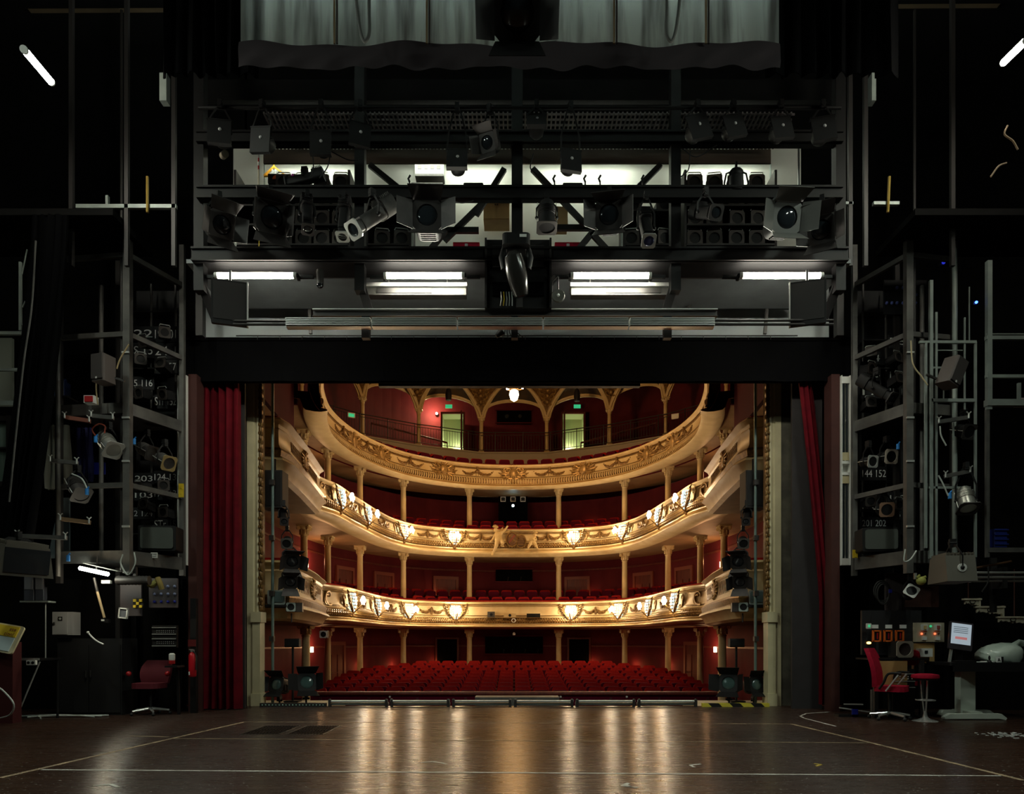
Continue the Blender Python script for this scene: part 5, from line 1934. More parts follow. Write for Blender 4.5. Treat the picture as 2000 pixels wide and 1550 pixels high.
for px in (656, 836, 1201, 1380):
    MB().box((PX(px - 2, D - .1), -.12, .95), (.025, .02, 1.9)).build('strap', mat('tan_strap', (.28, .20, .11), .7), q)
    MB().box((PX(px + 3, D - .1), -.12, .95), (.022, .02, 1.9)).build('strap', mat('dark_strap', (.05, .04, .035), .7), q)
for s, (a, c) in ((-1, (693, 721)), (1, (1331, 1302))):
    dd = 9.1
    m = MB().tube(catmull([W(a, -30, dd), W((a * 2 + c) / 3, 50, dd), W((a + c) / 2 + s * -4, 80, dd), W(c, 65, dd), W(c, 20, dd), W(c, -30, dd)], 8), .022, 8)
    single('cable_loop', m, mat('grey_rubber_hose', (.16, .17, .16), .35), 'thick cable loop hanging before the border cloth at the ' + ('left' if s < 0 else 'right'), 'cable', 'cable loops', smooth=True)
lantern('fresnel', 1010, 22, 8.4, .78, 0, 42, 'large black barn-door spotlight hanging before the border cloth at top centre', drop=.6, doors=(30, 38, 20, 38), frame=black)
for i, (px, L) in enumerate(((600, 1.3), (850, 1.3), (1150, 1.3), (1400, 1.3))):  # tubes added above the frame to backlight the border cloth
    p = W(px, -45, 10.4)
    q = thing('fluorescent_tube', 'added unseen tube behind the border cloth, %s of four from the left' % ORD[i], 'fluorescent light', p, group='added tubes behind the border cloth')
    MB().tube([(-L / 2, 0, 0), (L / 2, 0, 0)], .034, 10).build('glowing_tube', mat('added_border_tube_glow', (.9, .95, .9), .4, emit=(.88, 1.0, .92), estr=230.0), q, True)
    MB().box((0, .1, -.06), (L + .2, .32, .02)).box((0, .25, .05), (L + .2, .02, .24)).build('reflector_trough', white, q)
# dark masking drapes either side of the border
curtain('masking_drape', 'black masking drape hanging high at the left of the border cloth', PX(310, 9.6), PX(500, 9.6), 9.65, W(0, 140, 9.6).z, 12.5, 7, .06, blackcloth, 'drape', seed=4)
curtain('masking_drape', 'black masking drape hanging high at the right of the border cloth', PX(1500, 9.6), PX(1760, 9.6), 9.65, W(0, 140, 9.6).z, 12.5, 8, .06, blackcloth, 'drape', seed=6)

# ================================================================ LIGHTING TOWERS AT THE SIDES
whitepaint = mat('stencil_white_paint', (.88, .90, .88), .7)
board_black = mat('black_number_board', (.012, .012, .014), .6)


def polybox(mb, A, B, z0, z1, th):
    """upright slab between plan points"""
    a, b_ = Vector((A[0], A[1], 0)), Vector((B[0], B[1], 0))
    mb.beam((a.x, a.y, (z0 + z1) / 2), (b_.x, b_.y, (z0 + z1) / 2), th, z1 - z0)


TOW = {-1: dict(A=(-6.25, 11.6), B=(-5.83, 12.6), C=(-7.45, 11.75)), 1: dict(A=(6.38, 11.6), B=(5.98, 12.6), C=(7.2, 11.75))}
for s, side in ((-1, 'left'), (1, 'right')):
    T_ = TOW[s]
    A, B, C = (Vector((*T_[k], 0)) for k in 'ABC')
    E = B + (C - A)
    t = thing('lighting_tower', 'tall grey steel lighting tower with plank decks at the %s of the stage opening' % side, 'lighting tower', (A.x, A.y, 0), kind='thing')
    o = A.copy()

    def tb(mb, nm, mt, smooth=False):
        mb.v = [(a - o.x, b_ - o.y, c) for a, b_, c in mb.v]
        return mb.build(nm, mt, t, smooth)
    for P, z0, z1, wd, mt in ((A, 2.35, 7.9, .11, greysteel), (B, 2.4, 8.2, .08, greysteel), (C, 2.2, 8.0, .08, dksteel), (E, 0, 8.0, .08, dksteel)):
        tb(MB().box((P.x, P.y, (z0 + z1) / 2), (wd, wd, z1 - z0)), 'post', mt)
    m = MB().tube([(A.x + s * .13, A.y + .05, 2.4), (A.x + s * .13, A.y + .05, 11.5)], .022, 8)
    tb(m, 'guide_pipe', dksteel, True)
    # plank decks and rails
    for z0, z1 in ((4.92, 5.11), (2.50, 2.72)):
        m = MB()
        polybox(m, A, B, z0, z1, .05)
        tb(m, 'plank_edge', greysteel)
        m = MB()
        polybox(m, C, A, z0 + .02, z1, .05)
        tb(m, 'plank_edge', greysteel)
        m = MB()
        q = [(p.x, p.y) for p in (A, B, E, C)]
        m.prism(q, z0 + .05, z0 + .10, axis='z')
        tb(m, 'deck', dksteel)
    for z in (3.78, 6.22, 7.5):
        m = MB()
        polybox(m, A, B, z - .04, z + .04, .06)
        polybox(m, C, A, z - .04, z + .04, .05)
        tb(m, 'rail', greysteel)
    # pale pipe with clamps on the outer side
    m = MB().tube([(C.x + s * -.05, C.y - .12, 2.3), (C.x - s * .05, C.y - .12, 7.9)], .04, 10)
    tb(m, 'lamp_pipe', greysteel if s < 0 else ltsteel, True)
    xm = (A.x * .45 + C.x * .55)
    m = MB().tube([(xm, 12.0, 2.7), (xm, 12.0, 7.2)], .035, 10)
    tb(m, 'inner_pipe', greysteel, True)
    for z in (3.1, 4.15, 4.85, 5.9):
        m = MB().box((A.x, A.y - .06, z), (.12, .03, .03))
        tb(m, 'bolt_plate', alu)

# number boards in the racks, with the lanterns stored between
BOARDS = {
    -1: [((262, 298), (640, 662), '22'), ((303, 344), (640, 664), '19 201'), ((262, 298), (672, 695), 'S 15'), ((303, 344), (672, 697), '24 1'), ((303, 344), (705, 726), '17. 157'),
         ((262, 298), (738, 757), '5 116'), ((303, 344), (774, 794), 'STr 152'), ((264, 298), (926, 942), '203'), ((302, 344), (922, 940), '124 13'), ((264, 298), (958, 974), '103'),
         ((302, 344), (954, 972), '176 13'), ((262, 298), (994, 1010), '2 124'), ((302, 344), (1014, 1034), 'STr 15')],
    1: [((1684, 1718), (690, 708), '144'), ((1738, 1770), (656, 676), '16'), ((1684, 1718), (722, 740), '15'), ((1738, 1770), (722, 742), '116 1'), ((1684, 1718), (754, 774), '17'),
        ((1738, 1770), (755, 774), '119 12'), ((1684, 1730), (914, 934), '144 152'), ((1684, 1712), (978, 996), '176'), ((1738, 1768), (964, 980), '102'), ((1738, 1768), (996, 1012), '116 1'),
        ((1684, 1730), (1012, 1030), '201 202')]}
for s, side in ((-1, 'left'), (1, 'right')):
    d = 12.75
    for (x0, x1), (y0, y1), tx in BOARDS[s]:
        p0, p1 = W(x0, y1, d), W(x1, y0, d)
        t = thing('number_board', 'black storage board stencilled %s in the %s lighting tower, %s' % (tx, side, 'upper deck' if y0 < 800 else 'lower deck'), 'number board', (p0.x, d, p0.z), group='stencilled number boards')
        w_, h = p1.x - p0.x, p1.z - p0.z
        MB().box((w_ / 2, .02, h / 2), (w_ + .04, .03, h + .06)).build('board', board_black, t)
        text_part(tx, (.0, -.006, h * .14), h * (1.0 if 'STr' not in tx else 1.15), whitepaint, t, fit=w_)
    # racks: uprights and shelves
    for k, (y0, y1) in enumerate(((560, 834), (895, 1094))):
        x0, x1 = (258, 348) if s < 0 else (1680, 1773)
        q0, q1 = W(x0, y1, 13.0), W(x1, y0, 13.0)
        t = thing('lantern_rack', 'black storage rack on the %s deck of the %s lighting tower' % (('upper', 'lower')[k], side), 'rack', (q0.x, 13.0, q0.z))
        w_, h = q1.x - q0.x, q1.z - q0.z
        MB().box((w_ / 2, .16, h / 2), (w_, .02, h)).build('back_panel', board_black, t)
        for xx in (0, w_ * .48, w_):
            MB().box((xx, -.1, h / 2), (.025, .03, h)).build('upright', greysteel, t)
        for xx in (.05, w_ - .05):
            MB().box((xx, .12, -q0.z / 2), (.05, .05, q0.z)).build('leg', board_black, t)
        n_ = 5 if k == 0 else 4
        for j in range(n_):
            MB().box((w_ / 2, .0, h * j / n_), (w_, .28, .02)).build('shelf', dksteel, t)
stored = Series(make_spare)
cnt = {}
for s, px, py, side in [(-1, x, y, 'left') for x, y in ((275, 703), (288, 668), (322, 650), (318, 712), (280, 768), (325, 770), (280, 950), (320, 948), (285, 985), (325, 1000))] + \
        [(1, x, y, 'right') for x, y in ((1700, 690), (1748, 700), (1694, 720), (1752, 740), (1697, 788), (1697, 978), (1714, 975), (1748, 985))]:
    d = 12.55
    dk = 'upper' if py < 800 else 'lower'
    cnt[(s, dk)] = cnt.get((s, dk), 0) + 1
    p = W(px, py, d)
    stored.put((p.x, p.y, p.z - .1), (radians(random.uniform(-15, 15)), 0, random.uniform(-.5, .5)), 'spare lantern in the %s rack of the %s tower, %s one' % (dk, side, ORD[cnt[(s, dk)] - 1]),
               'spare lanterns in the towers', .72)

silver = mat('dull_silver_can', (.45, .45, .41), .35, .7)
# lanterns hung on the towers
lantern('par', 213, 868, 11.5, .50, 62, 42, 'silver can spotlight with blue plugs hanging inside the left tower', drop=.30, body=silver, frame=alu)
lantern('par', 287, 880, 12.1, .42, 68, 26, 'grey can spotlight behind the main post of the left tower', drop=.3, body=body_grey)
lantern('par', 322, 900, 12.0, .42, 58, 26, 'can spotlight with yellowed square frame in the left tower below the upper deck', drop=.3, body=body_grey, frame=mat('yellowed_frame', (.38, .28, .12), .5))
lantern('par', 152, 955, 11.35, .48, 60, 46, 'ribbed dark can spotlight on the outer pipe of the left tower', drop=.32, body=door_grey)
lantern('fin', 36, 1092, 10.6, .72, 62, 10, 'large finned floodlight with white pivot ring at the far left', drop=.35, body=mat('olive_grey_housing', (.11, .10, .08), .6))
lantern('fin', 1860, 1112, 10.8, .62, 82, 0, 'large finned floodlight with white pivot ring at the right below the tower', drop=.40, body=mat('olive_grey_housing', (.11, .10, .08), .6))
lantern('par', 1887, 978, 11.3, .50, -10, 60, 'silver-topped can spotlight in a wire yoke at the right', drop=.55, body=silver)
lantern('par', 1882, 842, 11.5, .40, 10, 20, 'dark can spotlight with thin rim at the right below the pale frame', drop=.3)
lantern('profile', 1712, 760, 12.1, .50, 30, 40, 'black narrow spotlight leaning in the right tower above the upper deck', drop=.3)
lantern('par', 1696, 902, 12.2, .34, 14, 8, 'small spotlight with pale square frame in the right tower, left of its twin', drop=.3, frame=alu)
lantern('par', 1731, 893, 12.15, .40, 10, 8, 'small spotlight with pale square frame in the right tower, right of its twin', drop=.3, frame=mat('warm_grey_frame', (.4, .34, .28), .5))
lantern('par', 1727, 995, 12.1, .40, -8, 10, 'spotlight with copper-brown square frame low in the right tower', drop=.3, frame=mat('copper_brown_frame', (.24, .14, .09), .5))
lantern('par', 1777, 1158, 11.8, .34, -15, -18, 'spotlight with bright tilted square frame above the control desk', drop=.25, roll=35, frame=white)
for px, py, d, yaw, lab, s in ((203, 722, 11.2, -16, 'dark brown loudspeaker on a bracket at the left tower', 1), (1858, 728, 11.0, 24, 'grey loudspeaker leaning on a bracket at the right tower', 1)):
    p = W(px, py, d)
    t = thing('loudspeaker', lab, 'loudspeaker', p, (0 if px < VX else radians(8), radians(0 if px < VX else 20), radians(yaw)))
    MB().rbox((0, 0, 0), (.24, .26, .42), .03).build('cabinet', mat('brown_grey_cabinet', (.075, .06, .055), .6), t)
    MB().rbox((0, -.135, .01), (.21, .02, .38), .01, axis='y').build('grille', mat('dark_speaker_grille', (.05, .042, .04), .7), t)
    MB().box((.0, -.148, -.17), (.03, .004, .03)).build('badge', white, t)
    MB().beam((.1, .1, -.1), (.25 if px < VX else -.3, .15, -.15), .03, .03).build('bracket', dksteel, t)
for s, (x0, x1, y0, y1), side in ((-1, (272, 343, 1026, 1075), 'left'), (1, (1685, 1756, 1030, 1076), 'right')):
    d = 12.1
    p = W((x0 + x1) / 2, y1, d)
    w_, h = (x1 - x0) * d / F, (y1 - y0) * d / F
    t = thing('picture_tube_monitor', 'old tube monitor with grey screen standing on the lower deck of the %s tower' % side, 'monitor', p, (0, 0, s * -.10), group='tower monitors')
    MB().rbox((0, .16, h / 2), (w_, .36, h), .03, axis='y').build('case', black, t)
    MB().rbox((0, -.03, h / 2), (w_ * .86, .02, h * .84), .04, axis='y').build('screen', screen_off, t)
p = W(310, 1086, 12.15)
t = thing('small_sign', 'small white sign plate on the lower deck edge of the left tower', 'sign', (p.x - .0, 12.0, p.z))
MB().box((0, 0, 0), (.11, .012, .09)).build('plate', white, t)
text_part('STAND', (0, -.008, .008), .03, board_black, t, align='CENTER')
text_part('LIGHT', (0, -.008, -.028), .03, board_black, t, align='CENTER')
for px, py, d, lab in ((357, 959, 12.55, 'yellow plate on the inner post of the left tower'), (1667, 1082, 12.5, 'yellow plate at the bottom of the right tower inner post')):
    p = W(px, py, d)
    m = MB().box((p.x, p.y - .06, p.z), (.085, .02, .24 if px < VX else .14)).box((p.x, p.y - .072, p.z + .05), (.02, .01, .02)).box((p.x, p.y - .072, p.z - .05), (.02, .01, .02))
    single('yellow_plate', m, yellow, lab, 'plate')
for px, py, lab in ((178, 782, 'red-lensed white signal box on the upper deck of the left tower'), (1995, 787, 'red-lensed white signal box at the right edge on the pale deck')):
    p = W(px, py, 11.5)
    t = thing('signal_lamp', lab, 'lamp', (p.x, 11.5, p.z - .05))
    MB().box((0, 0, .055), (.17, .12, .12)).build('case', white, t)
    MB().box((0, -.065, .055), (.13, .02, .09)).build('red_lens', redplastic, t)
# cross arms with wing bolts, cables, blue bits
arms = [((128, 815), (176, 822), 11.3, mat('rust_red_arm', (.25, .08, .05), .6), 'rust-red cross arm with a white tape band on the left tower'), ((180, 812), (222, 816), 11.35, greysteel, 'grey cross arm above the silver spotlight in the left tower'),
        ((100, 899), (152, 904), 11.2, greysteel, 'grey cross arm holding the ribbed spotlight at the left tower'), ((36, 1046), (130, 1050), 10.8, greysteel, 'long grey cross arm at the far left above the floodlight'),
        ((120, 1013), (176, 1020), 11.2, mat('rusty_arm', (.20, .12, .06), .6), 'thin rusty cross arm low on the left tower'), ((1832, 824), (1890, 815), 11.3, greysteel, 'grey cross arm on the outer pipe of the right tower'),
        ((1845, 930), (1893, 920), 11.3, greysteel, 'dark grey cross arm above the wire yoke at the right')]
for (a, b_, d, mt, lab) in arms:
    A, B = W(*a, d), W(*b_, d)
    c = (A + B) / 2
    t = thing('cross_arm', lab, 'cross arm', c)
    MB().beam(A - c, B - c, .05, .06).build('bar', mt, t)
    for q in (A - c, B - c):
        m = MB().tube([q + Vector((0, -.03, -.02)), q + Vector((0, -.03, .06))], .014, 6)
        m.tube([q + Vector((-.035, -.03, .08)), q + Vector((0, -.03, .05)), q + Vector((.035, -.03, .08))], .010, 6)
        m.build('wing_bolt', alu, t, True)
cabs = [(((186, 850), (180, 838), (192, 828), (205, 832), (204, 846)), 11.4, mat('red_orange_flex', (.35, .06, .03), .5), 'red-orange coil of flex beside the silver spotlight'),
        (((140, 925), (160, 935), (172, 958)), 11.25, white_cable, 'pale flex curving over the ribbed spotlight at left'),
        (((240, 1082), (236, 1100), (250, 1122), (264, 1100), (262, 1078)), 11.3, white_cable, 'pale cable loop hanging below the left tower main post'),
        (((228, 720), (235, 700), (252, 672)), 11.3, mat('ochre_flex', (.4, .3, .15), .6), 'ochre flex running up to the left tower post'),
        (((189, 735), (188, 760), (191, 790)), 11.35, mat('ochre_flex', (.4, .3, .15), .6), 'ochre flex hanging below the left loudspeaker'),
        (((1779, 665), (1783, 710), (1800, 735), (1812, 752)), 11.3, mat('pale_ochre_flex', (.5, .42, .25), .6), 'pale ochre flex hanging down the right tower main post'),
        (((1836, 832), (1838, 850), (1848, 870)), 11.2, white_cable, 'short pale flex below the right cross arm'),
        (((1833, 928), (1842, 945), (1852, 968)), 11.2, white_cable, 'thin steel safety wire to the silver-topped spotlight'),
        (((1768, 1072), (1766, 1095), (1778, 1092), (1790, 1075)), 11.3, white_cable, 'pale cable loop below the right tower main post'),
        (((1930, 1105), (1930, 1135), (1918, 1155)), 10.9, rubber, 'dark cable hanging from the pipe rack at right'),
        (((1968, 245), (1962, 262), (1978, 275), (1988, 292)), 9.5, mat('tan_flex', (.25, .16, .09), .6), 'tan flex curling at the upper right gallery'),
        (((1966, 318), (1950, 325), (1935, 345)), 9.5, mat('tan_flex', (.25, .16, .09), .6), 'tan flex drooping at the right gallery post')]
for pts, d, mt, lab in cabs:
    m = MB().tube(catmull([W(*p, d) for p in pts], 8), .012, 6)
    single('cable', m, mt, lab, 'cable', smooth=True)
for px, py, d, lab in ((187, 858, 11.35, 'light blue plug left of the silver spotlight'), (262, 862, 11.9, 'light blue plug behind the left tower main post'), (170, 960, 11.2, 'blue plug on the flex of the ribbed spotlight'),
                       (133, 1090, 11.0, 'light blue plug below the left tower'), (1754, 872, 12.0, 'light blue plugs in the right tower below the upper deck'), (1855, 968, 11.2, 'light blue plug left of the silver-topped spotlight')):
    p = W(px, py, d)
    m = MB().rbox((p.x, p.y, p.z), (.05, .05, .09), .02).tube([(p.x, p.y, p.z + .04), (p.x + .03, p.y, p.z + .08)], .012, 6)
    single('blue_plug', m, bluelt, lab, 'plug', smooth=True)
for x0, x1, y0, y1, d, mt, lab in ((150, 178, 835, 940, 12.6, mat('navy_cloth', (.006, .008, .075), .8), 'navy blue cloth hanging behind the silver spotlight in the left tower'),
                                   (184, 206, 903, 926, 12.3, blue, 'bright blue gel sheet hanging under the silver spotlight'), (106, 116, 742, 778, 11.9, mat('blue_canister', (.01, .06, .22), .4), 'blue canister left of the left tower, the slimmer one'),
                                   (122, 132, 747, 778, 11.9, mat('navy_canister', (.008, .03, .14), .4), 'navy canister left of the left tower, beside the slimmer one'),
                                   (1934, 1960, 1034, 1070, 11.42, mat('blue_crate_plastic', (.008, .02, .17), .5), 'blue plastic crate in the dark at the right')):
    a, b_ = W(x0, y1, d), W(x1, y0, d)
    nm = 'crate' if 'crate' in lab else 'canister' if 'canister' in lab else 'gel_sheet' if 'gel' in lab else 'cloth'
    th = .02 if nm in ('cloth', 'gel_sheet') else .2
    if nm == 'cloth':
        curtain('hanging_cloth', lab, a.x, b_.x, d, a.z, b_.z, 4, .03, mt, 'cloth', seed=2)
    else:
        m = MB().rbox(((a.x + b_.x) / 2, d, (a.z + b_.z) / 2), (b_.x - a.x, th, b_.z - a.z), .02 if th > .1 else .004)
        if nm == 'crate':
            for k in range(4):
                m.box(((a.x + b_.x) / 2, d - .11, a.z + .05 + k * .075), (b_.x - a.x + .01, .02, .02))
        if nm == 'canister':
            m.lathe([(.03, 0), (.03, .04), (.015, .06)], 10, c=((a.x + b_.x) / 2, d, b_.z))
        single(nm, m, mt, lab, nm.replace('_', ' '))
m = MB().box((W(119, 0, 11.9).x, 11.9, W(0, 780, 11.9).z), (.42, .3, .03))
single('shelf_board', m, dksteel, 'small dark shelf carrying the two blue canisters beside the left tower', 'shelf')
# small blue-lit bulbs in the upper rack of the right tower and the blue diode
t = thing('bulb_panel', 'rows of small blue-lit knobs in the dark upper right tower', 'bulb panel', W(1770, 612, 12.6))
MB().box((0, .04, .3), (.75, .03, .6)).build('panel', board_black, t)
for x, y in ((1758, 556), (1770, 556), (1796, 570), (1738, 586), (1748, 586), (1758, 586), (1770, 586), (1795, 586)):
    p = W(x, y, 12.5) - t.location
    MB().ball((p.x, 0, p.z), .028, 8, 6).build('knob', mat('blue_tinted_knob', (.12, .16, .5), .3), t, True)
t = thing('blue_diode', 'single bright blue diode glowing in the dark at the right', 'lamp', W(1907, 590, 11.5))
MB().ball((0, 0, 0), .022, 10, 8).build('lens', blue_glow, t, True)
MB().box((0, .04, 0), (.08, .05, .06)).build('holder', black, t)
t = thing('blue_lamp', 'small blue lamp glowing at the top of the right tower', 'lamp', W(1843, 512, 12.0))
MB().ball((0, 0, 0), .03, 10, 8).build('lens', mat('dim_blue_glow', (.02, .03, .4), .3, emit=(.04, .06, 1), estr=.5), t, True)
MB().box((.10, .03, -.02), (.30, .04, .05)).build('holder', dksteel, t)

# ---------------------------------------------------------------- right: pale frames
t = thing('pale_steel_frame', 'pale green-grey steel frame standing right of the lighting tower', 'steel frame', (6.6, 11.4, 0))


def fr(px0, py0, px1, py1, w_, d=11.4, mt=ltsteel, nm='bar'):
    A, B = W(px0, py0, d) - t.location, W(px1, py1, d) - t.location
    MB().beam(A, B, w_ * .72, w_ * .72, (0, 1, 0)).build(nm, mt, t)


for a in ((1818, 1090, 1818, 548, .07), (1828, 1090, 1828, 610, .05), (1905, 668, 1905, 1088, .045), (1884, 620, 1884, 800, .03), (1893, 560, 1893, 668, .02), (1818, 668, 1906, 668, .06), (1818, 782, 1903, 782, .07),
          (1828, 684, 1880, 684, .02), (1795, 668, 1818, 668, .05), (1818, 718, 1840, 718, .04), (1808, 1070, 1808, 670, .05), (1862, 782, 1862, 860, .03), (1813, 952, 1895, 952, .05), (1843, 782, 1843, 760, .02)):
    fr(*a)
t = thing('gallery_scaffold', 'pale steel post with rails and deck at the far right edge', 'scaffold', (7.6, 11.3, 3.8))
for a in ((1931, 800, 1931, 510, .10), (1925, 660, 2010, 660, .08), (1925, 735, 2010, 735, .07), (1925, 787, 2010, 787, .14), (1925, 652, 2010, 652, .02), (1928, 1088, 1928, 800, .07), (1990, 787, 1990, 748, .06), (1928, 1074, 2010, 1074, .10)):
    fr(*a, d=11.3, mt=ltsteel if a[0] != 1928 else greysteel, nm='post' if a[0] == a[2] else 'rail')
t = thing('gallery_scaffold', 'pale steel post with rails at the far left edge', 'scaffold', (-7.8, 11.3, 4.0))
for a in ((40, 645, 40, 512, .05), (-10, 651, 60, 651, .07), (-10, 722, 60, 722, .06), (-10, 788, 40, 788, .10), (43, 535, 53, 487, .02), (44, 600, 49, 588, .02), (42, 632, 54, 642, .03)):
    fr(*a, d=11.3, mt=ltsteel, nm='post' if a[0] == a[2] else 'rail')
# window with sheer curtain and wall plates at far left
t = thing('window_1', None, None, W(5, 950, 12.5), kind='structure')
t['label'] = 'window with pale green sheer curtain at the far left'
a = W(-40, 945, 12.5) - t.location
b_ = W(16, 818, 12.5) - t.location
MB().box(((a.x + b_.x) / 2, .05, (a.z + b_.z) / 2), (b_.x - a.x, .02, b_.z - a.z)).build('pane', mat('green_grey_sheer', (.24, .36, .31), .8, col2=(.17, .27, .23), scale=3, stretch=(9, 1, .3)), t)
m = MB().box((b_.x + .03, 0, (a.z + b_.z) / 2), (.08, .08, b_.z - a.z + .1)).box(((a.x + b_.x) / 2, 0, a.z), (b_.x - a.x, .08, .08)).box(((a.x + b_.x) / 2, 0, b_.z), (b_.x - a.x, .08, .08)).box(((a.x + b_.x) / 2, 0, a.z * .45 + b_.z * .55), (b_.x - a.x, .06, .03))
m.build('window_frame', dksteel, t)
m = MB().box((W(-5, 725, 12.6).x, 12.6, W(0, 725, 12.6).z), (.55, .06, 1.15))
single('wall_plate', m, mat('pale_green_board', (.33, .37, .31), .7), 'pale green-grey board behind the rails at the far left', 'board')
# leaning black drape, and an added pale line for the highlight on its edge
curtain('leg_drape', 'tall black leg drape leaning at the far left with pale edge', W(62, 0, 10.9).x, W(134, 0, 10.9).x, 10.9, 2.5, W(0, 420, 10.9).z, 5, .06, blackcloth, 'drape', seed=8,
        tilt=lambda v: -.62 * (1 - v) ** 1.4)
m = MB().tube(catmull([W(70, 470, 10.8), W(62, 600, 10.8), W(45, 720, 10.8), W(18, 980, 10.8)], 8), .014, 6)
single('drape_edge_highlight', m, greysteel, 'thin pale line added as the highlight along the edge of the leaning black drape', 'rod', smooth=True)
# crumpled pale sheet hung on the left tower
curtain('dust_sheet', 'crumpled pale grey sheet hung behind the left tower cross arm', W(88, 0, 12.2).x, W(135, 0, 12.2).x, 12.2, W(0, 955, 12.2).z, W(0, 830, 12.2).z, 4, .07, mat('pale_grey_sheet', (.20, .20, .17), .8), 'sheet', seed=9)
m = MB().prism([(W(95, 0, 12.3).x, W(0, 1090, 12.3).z), (W(136, 0, 12.3).x, W(0, 1090, 12.3).z), (W(136, 0, 12.3).x, W(0, 972, 12.3).z), (W(118, 0, 12.3).x, W(0, 972, 12.3).z)], 12.28, 12.32)
single('blue_grey_panel', m, mat('blue_grey_board', (.11, .14, .15), .7), 'slanted blue-grey board low behind the left tower', 'board')

# ---------------------------------------------------------------- upper galleries at the sides
for s, side in ((-1, 'left'), (1, 'right')):
    t = thing('side_gallery', 'dark side gallery high on the %s stage wall with pale ledge' % side, 'gallery', (s * 8.0, 11.2, 7.9))
    d = 11.2
    if s < 0:
        L = [((150, 404), (345, 404), .06), ((178, 412), (198, 412), .05)]
    else:
        L = [((1705, 398), (1755, 398), .05), ((1650, 398), (1665, 398), .04)]
    for a, b_, w_ in L:
        MB().beam(W(*a, d) - t.location, W(*b_, d) - t.location, .06, w_).build('ledge', ltsteel, t)
    MB().box((s * .2, .3, -.12), (4.2, 1.2, .1)).build('floor', soot, t)
    for px in ((248, 340, 140) if s < 0 else (1660, 1690, 1860)):
        A = W(px, 520, d) - t.location
        MB().beam(A, A + Vector((0, 0, 4.2)), .06).build('post', dksteel, t)
    a = W(288 if s < 0 else 1734, 415, d - .05)
    m = MB().tube([a, W(288 if s < 0 else 1737, 345, d - .05)], .022, 8)
    single('yellow_stick', m, mat('amber_stick', (.45, .30, .05), .5), 'upright yellow stick on the ledge of the %s side gallery' % side, 'stick', smooth=True)
    A = W(322 if s < 0 else 1703, 175, 10.4)
    m = MB().box((A.x, A.y, A.z), (.06 if s > 0 else .10, .12, .40))
    single('hanging_plate', m, ltsteel, 'pale plate hanging high in the dark at the %s of the border cloth' % side, 'plate')
m = MB().box((W(210, 0, 11.2).x, 11.2, W(0, 394, 11.2).z), (.04, .05, .18))
single('ledge_stub', m, ltsteel, 'short pale upright on the ledge of the left side gallery', 'stub')
# side gallery tubes: the two in the frame, and more added out of view to brighten the stage
wtube(47, 97, 100, 160, 9.0, 'slanting lit tube at the upper left corner', energy=22, d2=9.9)
wtube(1960, 122, 2006, 77, 9.9, 'slanting lit tube at the upper right corner', energy=22, d2=9.0)
for s, side in ((-1, 'left'), (1, 'right')):
    for i, (y, e) in enumerate(((6.0, 88), (2.5, 80))):
        A = Vector((s * 7.2, y + .6, 9.3))
        q = thing('fluorescent_tube', 'added unseen tube along the %s gallery, %s' % (side, ('near the opening', 'nearest the camera')[i]), 'fluorescent light', A, group='added gallery tubes')
        MB().tube([(0, -.6, 0), (0, .6, 0)], .034, 10).build('glowing_tube', tube_dim, q, True)
        MB().box((s * .08, 0, .06), (.12, 1.3, .06)).build('holder', white, q)
        l = bpy.data.lights.new('tube_light', 'AREA')
        l.shape = 'RECTANGLE'
        l.size, l.size_y = .08, 1.2
        l.energy = e
        l.color = COOL
        lo = bpy.data.objects.new('tube_light', l)
        COL.objects.link(lo)
        lo.parent = q
        lo.location = (-s * .06, 0, -.05)
        l.spread = radians(120)
        lo.rotation_euler = (radians(12), s * radians(38), 0)

# ================================================================ RIGHT SIDE: CONTROL DESK
D0 = 11.6
p = W(1900, 1398, 11.5)
t = thing('standing_desk', 'black-topped desk on a white pedestal with splayed feet at the right', 'desk', (p.x, 11.6, 0))
MB().rbox((.30, .1, .89), (1.5, .7, .05), .03).build('desk_top', black, t)
MB().box((.30, -.24, .82), (1.4, .03, .10)).build('front_apron', black, t)
pedestal = mat('white_green_pedestal', (.62, .68, .60), .45)
MB().box((.0, .1, .46), (.24, .16, .74)).build('pedestal', pedestal, t)
m = MB()
m.prism([(-.52, .02), (.35, .02), (.45, .0), (.47, .03), (.38, .10), (-.42, .10), (-.52, .05)], -.22, -.12)
m.build('foot_beam', pedestal, t)
m = MB().prism([(-.35, .04), (.45, .04), (.56, .02), (.56, .05), (.46, .12), (-.3, .12)], .18, .30)
m.build('foot_beam', pedestal, t)
MB().box((0, .05, .10), (.18, .5, .06)).build('foot_link', pedestal, t)
p = W(1872, 1272, 11.7)
t = thing('flat_screen', 'flat black monitor with lit pale blue display on the desk', 'monitor', (p.x, 11.65, .915), (0, 0, radians(-8)))
R = TR((0, 0, .42)) @ RY(radians(8)) @ RX(radians(-10))
MB().rbox((0, 0, 0), (.36, .04, .46), .02, R, 'y').build('bezel', mat('dark_purple_grey_bezel', (.035, .028, .035), .4), t)
MB().box((0, -.024, .03), (.30, .006, .34), R).build('lit_display', screen_glow, t)
m = MB()
for k in range(4):
    m.box((-.01, -.029, .14 - k * .03), (.22, .002, .008), R)
m.build('display_text', mat('grey_display_text', (.2, .25, .3), .5), t)
MB().box((.0, -.029, -.04), (.18, .002, .04), R).build('red_panel', mat('display_red', (.5, .12, .12), .5, emit=(.8, .3, .3), estr=.4), t)
MB().box((0, .06, .12), (.10, .05, .25)).box((0, .02, .01), (.24, .2, .02)).build('stand', black, t)
MB().box((-.17, -.01, .08), (.03, .05, .30), RY(radians(8))).build('side_edge', alu, t)
p = W(1821, 1253, 11.9)
